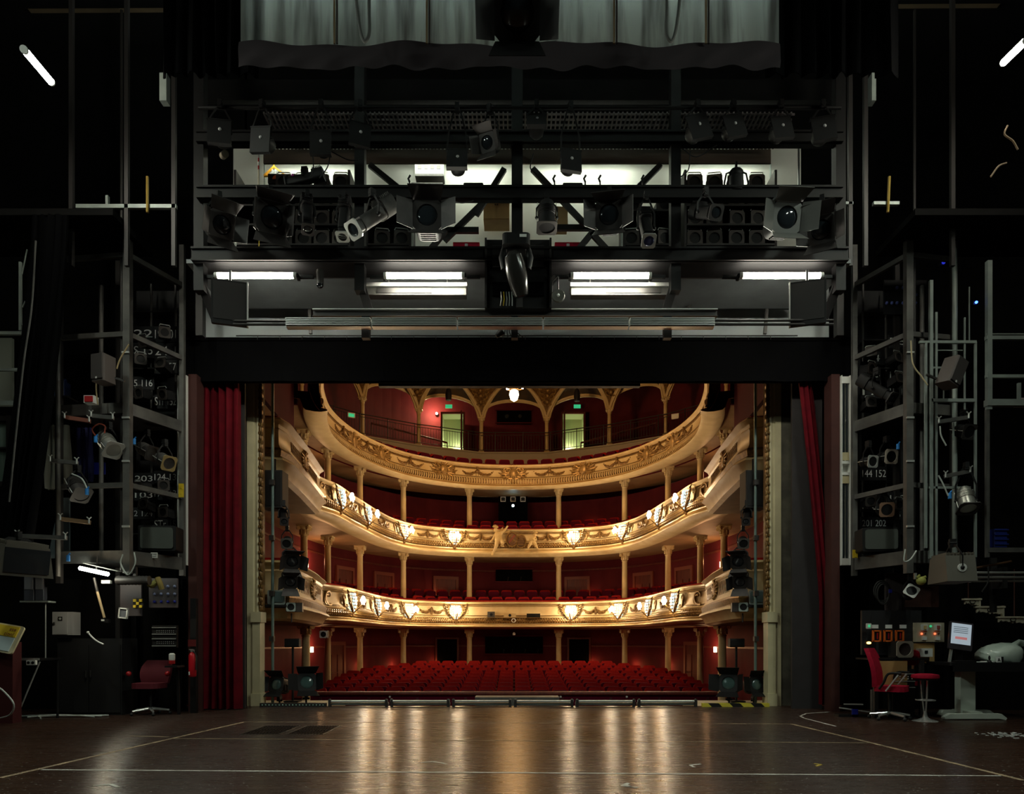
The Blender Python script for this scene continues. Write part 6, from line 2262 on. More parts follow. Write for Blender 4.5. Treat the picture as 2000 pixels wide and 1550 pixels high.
t = thing('switch_box', 'beige wall box with two rocker switches, green and red lamps', 'switch box', (p.x, 11.95, p.z))
MB().box((0, .08, .16), (.46, .15, .32)).build('case', mat('beige_enamel', (.52, .46, .33), .5), t)
for s, mt in ((-1, mat('amber_button', (.7, .5, .2), .5)), (1, mat('red_brown_button', (.35, .08, .06), .5))):
    MB().rbox((s * .11, -.01, .24), (.10, .04, .10), .01, axis='y').build('switch_plate', white, t)
    MB().box((s * .11, -.035, .24), (.045, .02, .06)).build('rocker', mt, t)
    MB().ball((s * .11 - .04, -.005, .135), .018, 8, 6).build('red_lamp', red_glow, t, True)
    MB().ball((s * .11 + .02, -.005, .135), .014, 8, 6).build('dark_lamp', glassdk, t, True)
    MB().box((s * .11, -.01, .06), (.07, .03, .06)).build('label_plate', white, t)
MB().ball((0, -.005, .26), .02, 8, 6).build('green_lamp', green_glow, t, True)
p = W(1809, 1294, 11.9)
t = thing('plywood_panel', 'plywood panel carrying a white socket box below the beige switch box', 'panel', (p.x, 11.95, p.z))
MB().box((0, .08, .16), (.41, .03, .33)).build('panel', ply, t)
MB().box((.01, .02, .17), (.22, .10, .14)).build('socket_box', white, t)
MB().box((.01, -.035, .18), (.05, .01, .05)).build('socket', glassdk, t)
for i, px in enumerate((1715, 1737, 1760)):
    p = W(px, 1252, 11.9)
    t = thing('fire_switch', 'bright orange frame on the black switch panel, %s of three' % ('left one', 'middle one', 'right one')[i], 'switch', (p.x, 11.95, p.z), group='orange frames')
    m = MB()
    for s in (-1, 1):
        m.box((s * .058, 0, .09), (.022, .04, .19)).box((0, 0, .09 + s * .085), (.13, .04, .022))
    m.build('frame', orange, t)
    MB().box((0, .015, .09), (.10, .01, .16)).build('glass', glassdk, t)
    MB().box((.01, -.005, .09), (.012, .02, .10)).build('lever', redplastic, t)
    p2 = W(px + 5 * (i - .5), 1223, 11.9)
    m = MB().box((p2.x, 11.96, p2.z), (.11, .01, .06))
    single('label_card', m, paperm, 'white paper label above the %s orange frame' % ('left', 'middle', 'right')[i], 'label', 'paper labels')
m = MB().box((W(1740, 0, 12.1).x, 12.1, W(0, 1235, 12.1).z), (1.0, .06, .75))
single('backboard', m, board_black, 'black panel behind the three orange frames', 'panel')
p = W(1700, 1222, 11.9)
t = thing('wall_switch', 'small white switch left of the paper labels', 'switch', (p.x, 11.96, p.z))
MB().rbox((0, 0, 0), (.08, .03, .09), .01, axis='y').build('plate', white, t)
MB().box((0, -.02, 0), (.03, .01, .04)).build('rocker', green_glow, t)
p = W(1697, 1255, 11.9)
t = thing('pilot_lamp', 'tiny amber pilot lamp glowing left of the orange frames', 'lamp', p)
MB().ball((0, 0, 0), 1, 8, 6, (.04, .02, .022)).build('lens', mat('amber_glow', (1, .5, .1), .3, emit=(1, .5, .12), estr=6), t, True)
MB().box((0, .03, 0), (.1, .04, .06)).build('holder', black, t)
p = W(1765, 1283, 11.8)
t = thing('desk_loudspeaker', 'square grey loudspeaker with round cone behind the office chair', 'loudspeaker', (p.x, 11.85, p.z))
m = MB()
hole_plate(m, .135, .105, -.1, -.07, TR((0, 0, .13)))
m.build('front_frame', mat('warm_grey_plastic', (.36, .34, .28), .5), t)
MB().box((0, .06, .13), (.27, .25, .27)).build('cabinet', dksteel, t)
MB().lathe([(.10, .07), (.05, .02), (.03, .035), (.005, .04)], 18, TR((0, 0, .13)) @ RX(pi / 2)).build('cone', mat('dark_paper_cone', (.06, .05, .05), .6), t, True)
p = W(1735, 1288, 11.8)
t = thing('side_table', 'plywood-fronted table in the shadow behind the office chair', 'table', (p.x, 11.9, 0))
MB().box((.15, .1, .96), (.9, .6, .03)).build('table_top', black, t)
MB().box((0, -.2, .72), (.5, .03, .42)).build('plywood_front', ply, t)
for x in (-.25, .5):
    MB().box((x, -.18, .47), (.06, .06, .94)).build('leg', dksteel, t)
p = W(1765, 1325, 11.6)
t = thing('button_rack', 'dark rack of buttons with silver strips beside the office chair', 'rack', (p.x + .05, 11.68, 0))
MB().box((0, .1, .40), (.36, .18, .80)).build('case', black, t)
for z in (.72, .60, .50):
    MB().box((0, 0, z), (.36, .02, .012)).build('silver_strip', alu, t)
for r in range(2):
    for c in range(5):
        MB().ball((-.13 + c * .065, 0, .64 + r * .035), .012, 6, 4).build('button', white, t, True)


def office_chair(label, p, yaw, mt, back_h=.62, arms=True):
    t = thing('office_chair', label, 'chair', p, (0, 0, radians(yaw)))
    m = MB()
    m.rbox((0, 0, .50), (.47, .46, .09), .12)
    m.build('seat', mt, t)
    m = MB()
    prof = []
    for k in range(9):
        v = k / 8
        prof.append((v, .22 + .04 * sin(pi * v)))
    vs, fs = [], []
    for v, hw in prof:
        z = .52 + back_h * v
        y = .20 + .13 * v - .05 * sin(pi * v)
        hw2 = hw * (1 if v < .8 else 1 - .6 * (v - .8))
        vs += [(-hw2, y - .035, z), (hw2, y - .035, z), (hw2, y + .035, z), (-hw2, y + .035, z)]
    for k in range(8):
        a = k * 4
        for q in range(4):
            fs.append((a + q, a + (q + 1) % 4, a + 4 + (q + 1) % 4, a + 4 + q))
    fs += [(3, 2, 1, 0), (32, 33, 34, 35)]
    m.add(vs, fs)
    m.build('backrest', mt, t, True)
    if arms:
        for s in (-1, 1):
            MB().tube(catmull([(s * .27, .12, .50), (s * .29, .05, .60), (s * .29, -.02, .74), (s * .29, -.20, .75)], 6), .02, 8).build('armrest', black, t, True)
            MB().beam((s * .28, .02, .47), (s * .29, -.16, .73), .035, .02).build('arm_strut', alu, t)
    MB().tube([(0, .02, .10), (0, .02, .46)], .03, 10).box((0, .02, .44), (.2, .2, .03)).build('gas_column', black, t, True)
    for k in range(5):
        a = 2 * pi * k / 5 + .3
        m = MB().tube([(0, .02, .11), (.30 * cos(a), .02 + .30 * sin(a), .075)], [.028, .018], 8)
        m.build('base_spoke', chrome, t, True)
        MB().ball((.31 * cos(a), .02 + .31 * sin(a), .03), .03, 8, 6).build('caster', rubber, t, True)
    return t


t = office_chair('crimson office chair with chrome star base and lettering on the back, at the control desk', (W(1738, 1402, 11.5).x, 11.45, 0), 50, crimson)
text_part('F.W', (.02, .245, .93), .09, white, t, (radians(82), 0, 0), 'CENTER')
t = thing('desk_chair', 'chair with small round crimson backrest tucked behind the office chair', 'chair', (W(1778, 1300, 11.85).x, 11.95, 0), (0, 0, radians(-70)))
MB().rbox((0, .1, .98), (.30, .05, .26), .1, axis='y').build('backrest', crimson, t)
MB().rbox((0, -.1, .56), (.4, .4, .07), .1).build('seat', crimson, t)
MB().beam((0, .12, .6), (0, .14, .9), .04, .02).build('back_support', alu, t)
MB().tube([(0, -.1, .03), (0, -.1, .53)], .03, 8).build('column', black, t, True)
for k in range(4):
    a = k * pi / 2 + .4
    MB().tube([(0, -.1, .06), (.26 * cos(a), -.1 + .26 * sin(a), .02)], .02, 6).build('foot', black, t, True)
t = thing('bar_stool', 'round crimson stool with chrome trumpet base beside the white pedestal', 'stool', (W(1807, 1405, 11.25).x, 11.25, 0))
MB().lathe([(.16, .66), (.195, .675), (.20, .70), (.19, .73), (.10, .745)], 22).build('seat', crimson, t, True)
MB().lathe([(.17, .645), (.18, .66), (.15, .665)], 20).build('seat_ring', black, t, True)
for k in range(3):
    a = k * 2 * pi / 3 + .6
    MB().tube([(.06 * cos(a), .06 * sin(a), .65), (.045 * cos(a), .045 * sin(a), .40), (.012 * cos(a), .012 * sin(a), .12)], .012, 8).build('stem_rod', chrome, t, True)
MB().lathe([(.19, 0), (.17, .012), (.09, .03), (.04, .06), (.025, .12), (.02, .16)], 22).build('trumpet_base', chrome, t, True)
MB().tube([(.14 * cos(a * pi / 10), .14 * sin(a * pi / 10), .33) for a in range(20)], .010, 6, closed=True).tube([(-.14, 0, .33), (.14, 0, .33)], .008, 6).build('foot_ring', chrome, t, True)

p = W(1960, 1298, 11.6)
t = thing('plastic_bag', 'crumpled white plastic bag lying on the right end of the desk', 'bag', (p.x + .02, 11.75, .915))
m = MB()
bm = bmesh.new()
bmesh.ops.create_icosphere(bm, subdivisions=4, radius=1)
rnd = random.Random(5)
dirs = [Vector((rnd.uniform(-1, 1), rnd.uniform(-1, 1), rnd.uniform(-1, 1))).normalized() for _ in range(26)]
for v in bm.verts:
    f = 1 + sum(.05 * max(0, v.co.dot(d_)) ** 10 for d_ in dirs) - .04 * abs(sin(9 * v.co.x + 5 * v.co.z)) - .03 * abs(sin(13 * v.co.y - 7 * v.co.x))
    v.co = Vector((v.co.x * .36 * f, v.co.y * .24 * f, max(v.co.z, -.55) * .20 * f * (1 + .35 * v.co.x) + .11))
m.add([v.co[:] for v in bm.verts], [[v.index for v in f.verts] for f in bm.faces])
bm.free()
plastic = mat('translucent_white_plastic', (.62, .72, .64), .25, spec=.6)
m.build('bag_body', plastic, t, True)
MB().tube([(.2, -.05, .26), (.3, -.06, .34), (.38, -.02, .30)], [.05, .03, .06], 8).build('knotted_handle', plastic, t, True)
p = W(1950, 1262, 11.9)
t = thing('carton', 'open brown cardboard box behind the plastic bag on the desk', 'box', (p.x, 11.98, .915))
MB().box((0, 0, .12), (.40, .12, .24)).build('body', mat('tan_cardboard', (.45, .29, .13), .8), t)
MB().box((0, -.12, .24), (.38, .18, .01), RX(radians(-6))).build('flap', mat('tan_cardboard', (.45, .29, .13), .8), t)
p = W(1955, 1298, 11.4)
t = thing('letter_card', 'small white card lettered A standing at the front of the desk', 'card', (p.x - .02, 11.42, .915))
MB().box((0, 0, .045), (.085, .006, .09), RX(radians(-8))).build('card', paperm, t)
MB().box((.06, .04, .045), (.03, .08, .09)).build('holder', black, t)
text_part('A', (0, -.009, .015), .08, board_black, t, (radians(82), 0, 0), 'CENTER')
t = thing('paperwork', 'loose white papers lying on the desk before the bag', 'papers', (W(1920, 1290, 11.5).x, 11.5, .916))
MB().box((0, 0, .003), (.26, .18, .006), RZ(.2)).build('sheet', paperm, t)
MB().box((.12, .06, .012), (.21, .15, .008), RZ(-.15)).build('top_sheet', paperm, t)
t = thing('desk_stamp', 'small dark stamp standing on the desk front edge', 'stamp', (W(1934, 1290, 11.4).x, 11.42, .915))
MB().lathe([(.035, 0), (.03, .02), (.012, .04), (.018, .07), (.012, .10), (.005, .11)], 12).build('handle', black, t, True)
MB().box((0, 0, .005), (.07, .05, .01)).build('foot', rubber, t)
t = thing('keyboard', 'black keyboard and small objects on the desk below the flat monitor', 'keyboard', (W(1880, 1292, 11.5).x, 11.46, .915))
MB().box((0, 0, .012), (.32, .12, .02)).build('body', black, t)
m = MB()
for r in range(3):
    for c in range(9):
        m.box((-.13 + c * .0325, -.035 + r * .035, .026), (.024, .025, .008))
m.build('key', dksteel, t)
# ornamental stair string and pipes behind
t = thing('stair_string', 'white fretwork stair string stepping down at the far right', 'stair string', W(1940, 1220, 12.8))
for i, (x0, x1, y0, y1) in enumerate(((1884, 1912, 1171, 1185), (1907, 1958, 1186, 1202), (1950, 2004, 1206, 1220))):
    a, b_ = W(x0, y1, 12.8) - t.location, W(x1, y0, 12.8) - t.location
    m = MB()
    n_ = 14
    top = [(a.x + (b_.x - a.x) * k / n_, b_.z) for k in range(n_ + 1)]
    bot = [(a.x + (b_.x - a.x) * k / n_, a.z + .04 * abs(sin(k * 1.35)) + .05 * (1 - k / n_)) for k in range(n_, -1, -1)]
    m.prism(top + bot, -.02, .02)
    m.box(((a.x + b_.x) / 2, 0, b_.z + .01), (b_.x - a.x + .06, .08, .03))
    m.box((b_.x, 0, b_.z - .08), (.03, .06, .22))
    m.build('fretwork_panel', mat('ivory_fretwork', (.80, .75, .58), .6), t)
    MB().tube([((a.x + b_.x) / 2 + .05 * cos(k), -.025, (a.z + b_.z) / 2 + .03 + .035 * sin(k)) for k in [j * .45 for j in range(14)]], .008, 5).build('scroll', black, t, True)
    MB().tube([(b_.x, .3, b_.z), (b_.x, .3, b_.z + .9)], .01, 6).build('baluster', mat('dark_red_baluster', (.10, .03, .02), .6), t, True)
t = thing('stair_flight', 'black stair flight carrying the fretwork string', 'stairs', (W(1940, 1280, 13).x, 13.1, 0))
for k in range(4):
    MB().box((-.55 + k * .45, .2, (1.78 - k * .16) / 2), (.45, .5, 1.78 - k * .16)).build('step', soot, t)
for i, (a, b_, mt, lab) in enumerate((((1892, 1118), (2004, 1118), alu, 'uppermost'), ((1894, 1127), (2004, 1127), alu, 'second'), ((1884, 1134), (2004, 1134), chrome, 'lowest'), ((1890, 1112), (1975, 1096), mat('copper_pipe', (.35, .18, .10), .3, .8), 'slanting copper-coloured'))):
    m = MB().tube([W(*a, 11.5 + i * .05), W(*b_, 11.5 + i * .05)], .02, 10)
    m.ball(W(a[0] + 10, a[1] + (b_[1] - a[1]) * .1, 11.5 + i * .05), .035, 8, 5)
    single('pipe', m, mt, '%s pipe of the silver pipe stack beside the finned floodlight at right' % lab, 'pipe', 'silver pipe stack', smooth=True)
t = thing('pipe_bracket', 'dark wall bracket carrying the silver pipes at the right', 'bracket', W(1960, 1140, 11.6))
MB().box((0, .1, .1), (.06, .3, .34)).build('arm', dksteel, t)
MB().box((0, .25, .0), (.10, .04, .9)).build('back_plate', dksteel, t)
p = W(1799, 1134, 11.6)
t = thing('work_gloves', 'yellow-green work gloves hung below the right tower', 'gloves', p)
MB().ball((0, 0, 0), 1, 12, 8, (.08, .06, .07)).tube([(.02, 0, .04), (.07, -.02, .07)], [.03, .02], 8).tube([(-.06, 0, .05), (-.03, -.02, .10)], [.025, .015], 8).build('glove', mat('lime_leather', (.42, .42, .10), .7), t, True)
MB().box((-.08, .03, .08), (.04, .03, .1)).build('hook', alu, t)
m = MB().box((W(1760, 0, 12.4).x, 12.4, W(0, 1170, 12.4).z), (.55, .06, .9))
single('brown_panel', m, mat('dark_mauve_panel', (.06, .045, .045), .7), 'dark mauve panel under the right tower behind the gloves', 'panel')
m = MB().box((W(1797, 0, 12.3).x, 12.25, W(0, 1165, 12.3).z), (.55, .06, .36))
single('rust_panel', m, mat('rust_brown_panel', (.05, .018, .012), .8, col2=(.09, .03, .02), scale=6), 'rust-brown worn panel above the control desk', 'panel')
t = thing('cable_bundle', 'coil of black cable with blue tags hanging below the right tower', 'cable', W(1725, 1160, 12.1))
for k in range(3):
    MB().tube([(.10 * cos(a * pi / 10) * (1 + .2 * k), .02 * k, .17 * sin(a * pi / 10) + .03 * k) for a in range(20)], .012, 6, closed=True).build('loop', rubber, t, True)
MB().box((.10, -.04, .05), (.05, .02, .06)).build('tag', blue, t)
t = thing('floor_stand', 'low silver floor stand with blue label beside the right portal leg', 'stand', (W(1665, 1390, 11.9).x, 11.9, 0))
MB().beam((-.22, 0, .15), (.28, -.05, .08), .02, .02).build('arm', alu, t)
MB().beam((-.1, .1, .2), (.2, .05, .2), .02, .02).build('upper_arm', alu, t)
MB().box((.02, -.04, .06), (.10, .02, .14)).build('blue_label', blue, t)
MB().box((.0, .05, .02), (.5, .2, .04)).build('base', black, t)
for i, x in enumerate((1705, 1757)):
    m = MB().box((W(x, 0, 12).x, 12.0, .22), (.06, .06, .44))
    single('table_foot', m, greysteel, 'grey upright foot in the dark %s the office chair base' % ('left of' if i == 0 else 'behind'), 'post', 'grey feet')
# black backing screens behind the desk and behind the left clutter
m = MB().box((8.6, 13.3, 1.25), (5.0, .1, 2.5))
single('backing_screen', m, soot, 'black screen standing behind the control desk', 'screen')
m = MB().box((-8.6, 13.3, 1.2), (5.0, .1, 2.4))
single('backing_screen', m, soot, 'black screen standing behind the clutter at the left', 'screen')
t = thing('litter', 'white torn scraps scattered on the floor at the right edge', 'litter', (W(1970, 1436, 9.6).x, 9.55, 0), kind='stuff')
m = MB()
rnd = random.Random(3)
for k in range(90):
    x, y = rnd.gauss(0, .22), rnd.gauss(0, .14)
    m.box((x, y, .004), (rnd.uniform(.01, .05), rnd.uniform(.01, .03), .006), RZ(rnd.uniform(-.4, .4)))
m.build('scraps', paperm, t)

# ================================================================ LEFT SIDE CLUTTER
p = W(10, 1265, 10.9)
t = thing('notice_lectern', 'slanted notice board, yellow above and pale blue below, at the left edge', 'notice board', (p.x, 10.9, 0))
R = TR((0, 0, 1.30)) @ RX(radians(-24)) @ RY(radians(10))
MB().rbox((-.10, .02, 0), (.62, .03, .46), .04, R, 'y').build('board', mat('ivory_board', (.62, .55, .35), .5), t)
MB().box((-.12, -.002, .12), (.54, .012, .17), R).build('yellow_sheet', mat('yellow_notice_paper', (.80, .56, .03), .7), t)
MB().box((-.12, -.002, -.09), (.54, .012, .22), R).build('blue_sheet', mat('pale_blue_notice_paper', (.55, .66, .68), .7), t)
txm = mat('brown_handwriting', (.30, .10, .03), .7)
for tx, z in (('ase', .125), ('tion!', .045)):
    o = text_part(tx, (0, 0, 0), .085, txm, t, align='RIGHT')
    o.matrix_basis = R @ TR((.12, -.011, z)) @ RX(pi / 2)
MB().box((-.1, .12, .62), (.4, .2, 1.24)).build('pedestal', mat('dark_red_cabinet', (.06, .008, .008), .6), t)
t = thing('folding_table', 'dark table with pale front edge and slanted thin leg at the left', 'table', (W(40, 1390, 11.2).x, 11.3, 0))
MB().box((-.25, .2, .965), (1.1, .6, .03)).build('table_top', black, t)
MB().box((-.25, -.11, .97), (1.1, .012, .035)).build('edge_strip', alu, t)
MB().tube([(.29, -.08, .93), (-.08, -.1, .02)], .012, 8).build('slanted_leg', alu, t, True)
MB().tube([(-.7, .4, 0), (-.7, .4, .95)], .02, 8).tube([(.26, .4, 0), (.26, .4, .95)], .02, 8).build('rear_legs', black, t, True)
p = W(62, 1298, 11.1)
t = thing('socket_block', 'white double socket hanging under the edge of the left table', 'socket', (p.x, 11.1, p.z))
MB().rbox((0, 0, .035), (.14, .05, .075), .01, axis='y').build('case', white, t)
for s in (-1, 1):
    MB().lathe([(.022, 0), (.022, .01)], 12, TR((s * .034, -.022, .035)) @ RX(pi / 2)).build('socket_hole', black, t, True)
m = MB().tube(catmull([W(-12, 1335, 10.6), W(10, 1352, 10.6), W(27, 1375, 10.6), W(20, 1395, 10.7), W(0, 1402, 10.8)], 8), .013, 6)
single('white_cable', m, white_cable, 'thick pale cable looping down at the left edge of the stage', 'cable', smooth=True)
for i in range(3):
    m = MB().tube(catmull([Vector((-8.2 + .3 * i, 11.75 - .12 * i, .02)), Vector((-7.7, 11.9 - .1 * i, .03)), Vector((-7.2 + .1 * i, 11.8, .03)), Vector((-6.85 + .05 * i, 11.7 + .12 * i, .02))], 8), .012, 6)
    single('white_cable', m, white_cable, 'pale cable lying on the floor at the left, %s of three strands' % ('front', 'middle', 'rear')[i], 'cable', 'pale floor cables', smooth=True)
p = W(117, 1239, 12.0)
t = thing('wall_cabinet', 'white metal wall cabinet with dark emblem plate at the left', 'cabinet', (p.x, 12.1, p.z))
MB().box((0, .08, .19), (.34, .22, .39)).build('case', mat('pale_grey_enamel', (.36, .35, .34), .5), t)
MB().box((-.04, -.035, .19), (.25, .012, .37)).build('door', mat('pale_grey_enamel', (.36, .35, .34), .5), t)
MB().box((-.03, -.045, .27), (.07, .006, .07)).build('emblem_plate', dksteel, t)
MB().box((-.03, -.05, .27), (.04, .004, .012)).box((-.03, -.05, .27), (.012, .004, .04)).build('cross_mark', white, t)
MB().rbox((-.13, -.05, .19), (.025, .02, .04), .005).build('lock', dksteel, t)
m = MB().tube([W(89, 1173, 11.72), W(89, 1285, 11.72)], .01, 6)
single('thin_rod', m, alu, 'thin upright silver rod left of the white cabinet', 'rod', smooth=True)
t = thing('broom', 'broom with pale wooden handle leaning left of the tower', 'broom', W(196, 1212, 11.7))
MB().tube([W(204, 1206, 11.7) - t.location, W(190, 1155, 11.7) - t.location], .02, 8).build('handle', mat('pale_ash_wood', (.42, .30, .16), .6), t, True)
MB().tube([W(190, 1155, 11.7) - t.location, W(184, 1128, 11.7) - t.location], .022, 8).build('dark_grip', dksteel, t, True)
MB().box((.09, 0, .0), (.12, .06, .06)).build('head', black, t)
MB().box((.06, -.035, .01), (.05, .01, .03)).build('clip', white, t)
t = thing('work_lamp', 'lit short tube lamp with chrome reflector below the left tower', 'lamp', W(184, 1114, 11.5))
A, B = W(156, 1109, 11.5) - t.location, W(211, 1121, 11.4) - t.location
MB().tube([A, B], .032, 10).build('lit_tube', tube_dim, t, True)
MB().beam(A + Vector((.05, .06, .08)), B + Vector((.15, .06, .05)), .10, .012).build('reflector', alu, t)
MB().tube([(0.02, .02, .02), (.03, .05, .25)], .012, 6).build('hanger', dksteel, t, True)
point_light('work_light', (0, -.12, -.05), 9, (1, .80, .52), .05, t)
t = thing('phone_handset', 'white curved handset lying against the dark cabinet at left', 'handset', W(186, 1246, 11.6))
MB().tube(catmull([W(172, 1235, 11.6) - t.location, W(180, 1244, 11.6) - t.location, W(190, 1252, 11.6) - t.location, W(202, 1258, 11.6) - t.location], 5), .014, 8).build('grip', white, t, True)
MB().ball(W(172, 1235, 11.6) - t.location, .024, 8, 6).build('earpiece', white, t, True)
for i, (x0, x1) in enumerate(((46, 66), (68, 85))):
    a, b_ = W(x0, 1172, 11.8), W(x1, 1122, 11.8)
    t = thing('wall_unit', 'glossy dark unit with pale face above the ledge at left, %s one' % ('left', 'right')[i], 'wall unit', ((a.x + b_.x) / 2, 11.8, a.z), group='glossy wall units')
    w_, h = b_.x - a.x, b_.z - a.z
    MB().rbox((0, .05, h / 2), (w_, .1, h), .01).build('case', mat('dark_slate_gloss', (.05, .055, .07), .25), t)
    MB().box((0, -.005, h * .68), (w_ * .8, .01, h * .5)).build('face', mat('slate_face', (.14, .15, .17), .35), t)
m = MB().box((W(62, 0, 11.6).x, 11.75, W(0, 1174, 11.6).z), (.46, .2, .025))
single('wall_ledge', m, ltsteel, 'pale narrow ledge under the glossy units at left', 'ledge')
p = W(318, 1185, 12.2)
t = thing('plug_board', 'dark plug board with rows of blue and white knobs under the left tower', 'plug board', (p.x, 12.2, p.z))
MB().box((0, .03, .24), (.48, .05, .50)).build('panel', mat('mauve_grey_panel', (.075, .065, .07), .6), t)
for r in range(3):
    for c in range(4):
        MB().ball((-.14 + c * .115, -.01, .09 + r * .13), .026, 8, 6).build('knob', blue if r == 0 else mat('pale_blue_knob', (.22, .26, .42), .4), t, True)
p = W(250, 1185, 12.2)
m = MB().box((p.x + .03, 12.25, p.z + .16), (.36, .04, .62))
single('panel', m, mat('mauve_grey_panel', (.075, .065, .07), .6), 'plain mauve-grey panel left of the plug board', 'panel')
t = thing('tape_box', 'small box chequered yellow and black on the mauve panel', 'box', W(270, 1178, 12.1))
for r in range(3):
    for c in range(3):
        if (r + c) % 2 == 0:
            MB().box((-.05 + c * .05, 0, -.05 + r * .05), (.045, .06, .045)).build('yellow_patch', yellow, t)
MB().box((0, .02, 0), (.17, .05, .17)).build('case', black, t)
t = thing('small_display', 'small white-framed display tilted beside the mauve panel', 'display', W(241, 1197, 11.9), (0, radians(6), 0))
m = MB()
for s in (-1, 1):
    m.box((s * .065, 0, 0), (.02, .04, .17)).box((0, 0, s * .078), (.15, .04, .02))
m.build('frame', white, t)
MB().box((0, .01, 0), (.12, .02, .14)).build('screen', mat('slate_face', (.14, .15, .17), .35), t)
t = thing('patch_panel', 'rack patch panel with silver strips and rows of sockets under the left tower', 'patch panel', W(320, 1262, 12.2))
MB().box((0, .05, .17), (.42, .06, .38)).build('case', black, t)
for z in (.0, .12, .20, .31):
    MB().box((0, 0, z + .01), (.40, .02, .012)).build('silver_strip', alu, t)
m = MB()
for z in (.05, .08, .24, .27):
    for c in range(9):
        m.ball((-.12 + c * .035, .01, z + .0), .009, 6, 4)
m.build('socket_row', mat('grey_socket', (.2, .2, .2), .4), t, True)
t = thing('yellow_rag', 'yellow-green rags hung under the left tower', 'rag', W(302, 1140, 11.9))
MB().tube(catmull([(-.12, 0, .07), (-.05, -.02, -.02), (.03, 0, .03)], 6), [.05] * 13, 8).build('cloth', mat('olive_yellow_rag', (.30, .28, .07), .8), t, True)
MB().tube(catmull([(.05, 0, .1), (.10, -.02, .0), (.12, 0, -.09)], 6), [.045] * 13, 8).build('cloth_fold', mat('ochre_rag', (.30, .22, .06), .8), t, True)
t = thing('ribbed_hose', 'dark ribbed tube lamp lying across below the left tower', 'tube', W(262, 1133, 11.7))
m = MB()
m.lathe([(.07 + .008 * (k % 2), -.28 + k * .028) for k in range(20)], 14, RY(pi / 2))
m.build('ribbed_body', dksteel, t, True)
MB().box((-.42, -.05, -.03), (.14, .06, .05)).build('white_label', white, t)
MB().box((0.02, .0, .12), (.05, .05, .2)).build('bracket', dksteel, t)
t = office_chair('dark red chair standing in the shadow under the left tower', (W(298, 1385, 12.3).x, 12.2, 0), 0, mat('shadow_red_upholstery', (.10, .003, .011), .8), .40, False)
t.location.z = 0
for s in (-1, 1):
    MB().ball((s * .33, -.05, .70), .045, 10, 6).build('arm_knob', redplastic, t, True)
t = thing('spray_can', 'white and red can beside the dark red chair', 'can', W(336, 1296, 12.0))
MB().lathe([(.045, .06), (.05, .08), (.05, .16), (.03, .18)], 14).build('white_top', white, t, True)
MB().lathe([(.045, 0), (.048, .01), (.048, .06)], 14).build('red_base', redplastic, t, True)
t = thing('can_shelf', 'dark shelf bracket beside the dark red chair', 'shelf', W(336, 1299, 12.0))
MB().box((0, .1, -.02), (.2, .3, .03)).build('board', black, t)
MB().beam((0, .2, -.02), (0, .25, -.85), .04).build('support', black, t)
t = thing('fire_extinguisher', 'red fire extinguisher hanging beside the left portal leg', 'fire extinguisher', W(376, 1321, 12.4))
MB().lathe([(.05, 0), (.062, .02), (.064, .36), (.05, .40), (.02, .43)], 16).build('cylinder', mat('extinguisher_red', (.55, .01, .02), .35), t, True)
MB().box((0, -.0, .45), (.05, .05, .04)).box((.0, -.05, .47), (.02, .12, .015)).build('valve', chrome, t)
MB().tube(catmull([(.02, -.02, .44), (.08, -.04, .36), (.075, -.03, .12)], 6), .011, 6).build('hose', rubber, t, True)
MB().box((-.03, -.058, .06), (.02, .01, .06)).build('label', white, t)
MB().box((0, .08, .22), (.08, .05, .3)).build('wall_bracket', dksteel, t)
p = W(375, 1262, 12.5)
m = MB().box((p.x, 12.5, p.z + .06), (.14, .01, .12))
single('fire_sign', m, mat('dull_red_sign', (.14, .008, .008), .6), 'plain dark red sign above the fire extinguisher', 'sign')
m = MB().box((-5.60, 12.55, 1.0), (.10, .09, 2.0))
single('black_post', m, black, 'black post behind the fire extinguisher', 'post')
t = thing('dark_cabinet', 'dark rack cabinet standing below the left tower behind the handset', 'cabinet', (W(185, 1390, 12.3).x, 12.3, 0))
MB().box((0, .1, .65), (1.1, .5, 1.30)).build('case', mat('near_black_cabinet', (.006, .0055, .006), .7), t)
for s in (-1, 1):
    MB().box((s * .27, -.16, .62), (.52, .02, 1.15)).build('door', mat('near_black_cabinet', (.006, .0055, .006), .7), t)
    MB().rbox((s * .04, -.19, .7), (.02, .03, .12), .008).build('handle', dksteel, t)

# ================================================================ FLOOR SPOTLIGHTS AND GEAR BY THE PROSCENIUM
lens_lit = mat('pale_cyan_lens', (.05, .09, .085), .06, spec=.9)
for px, py, yaw, lab, sz in ((546, 1338, -12, 'black barn-door spotlight on the floor at the left of the stage edge, the outer one', .46), (598, 1334, 22, 'black barn-door spotlight on the floor at the left of the stage edge, the inner one', .52),
                             (1424, 1336, -22, 'black barn-door spotlight on the floor at the right of the stage edge, the inner one', .52), (1472, 1338, 10, 'black barn-door spotlight on the floor at the right of the stage edge, the outer one', .46)):
    P = W(px, py, 14.3)
    lt = lantern('fresnel', px, py, 14.3, sz, yaw + 180 if False else yaw, -12, lab, drop=-.25, lens=lens_lit, frame=black, doors=(28, 30, 35, 60))
    k = MB().box((0, 0, -P.z + .25), (.3, .3, .03)).tube([(0, .0, -P.z + .26), (0, 0, -.02)], .02, 6)
    k.build('floor_stand', black, lt, True)
structure('floor_apron', MB().box((-4.6, 14.6, -.16), (2.0, 1.4, .3)).box((4.6, 14.6, -.16), (2.0, 1.4, .3)), mat('cream_apron_paint', (.50, .44, .30), .6))
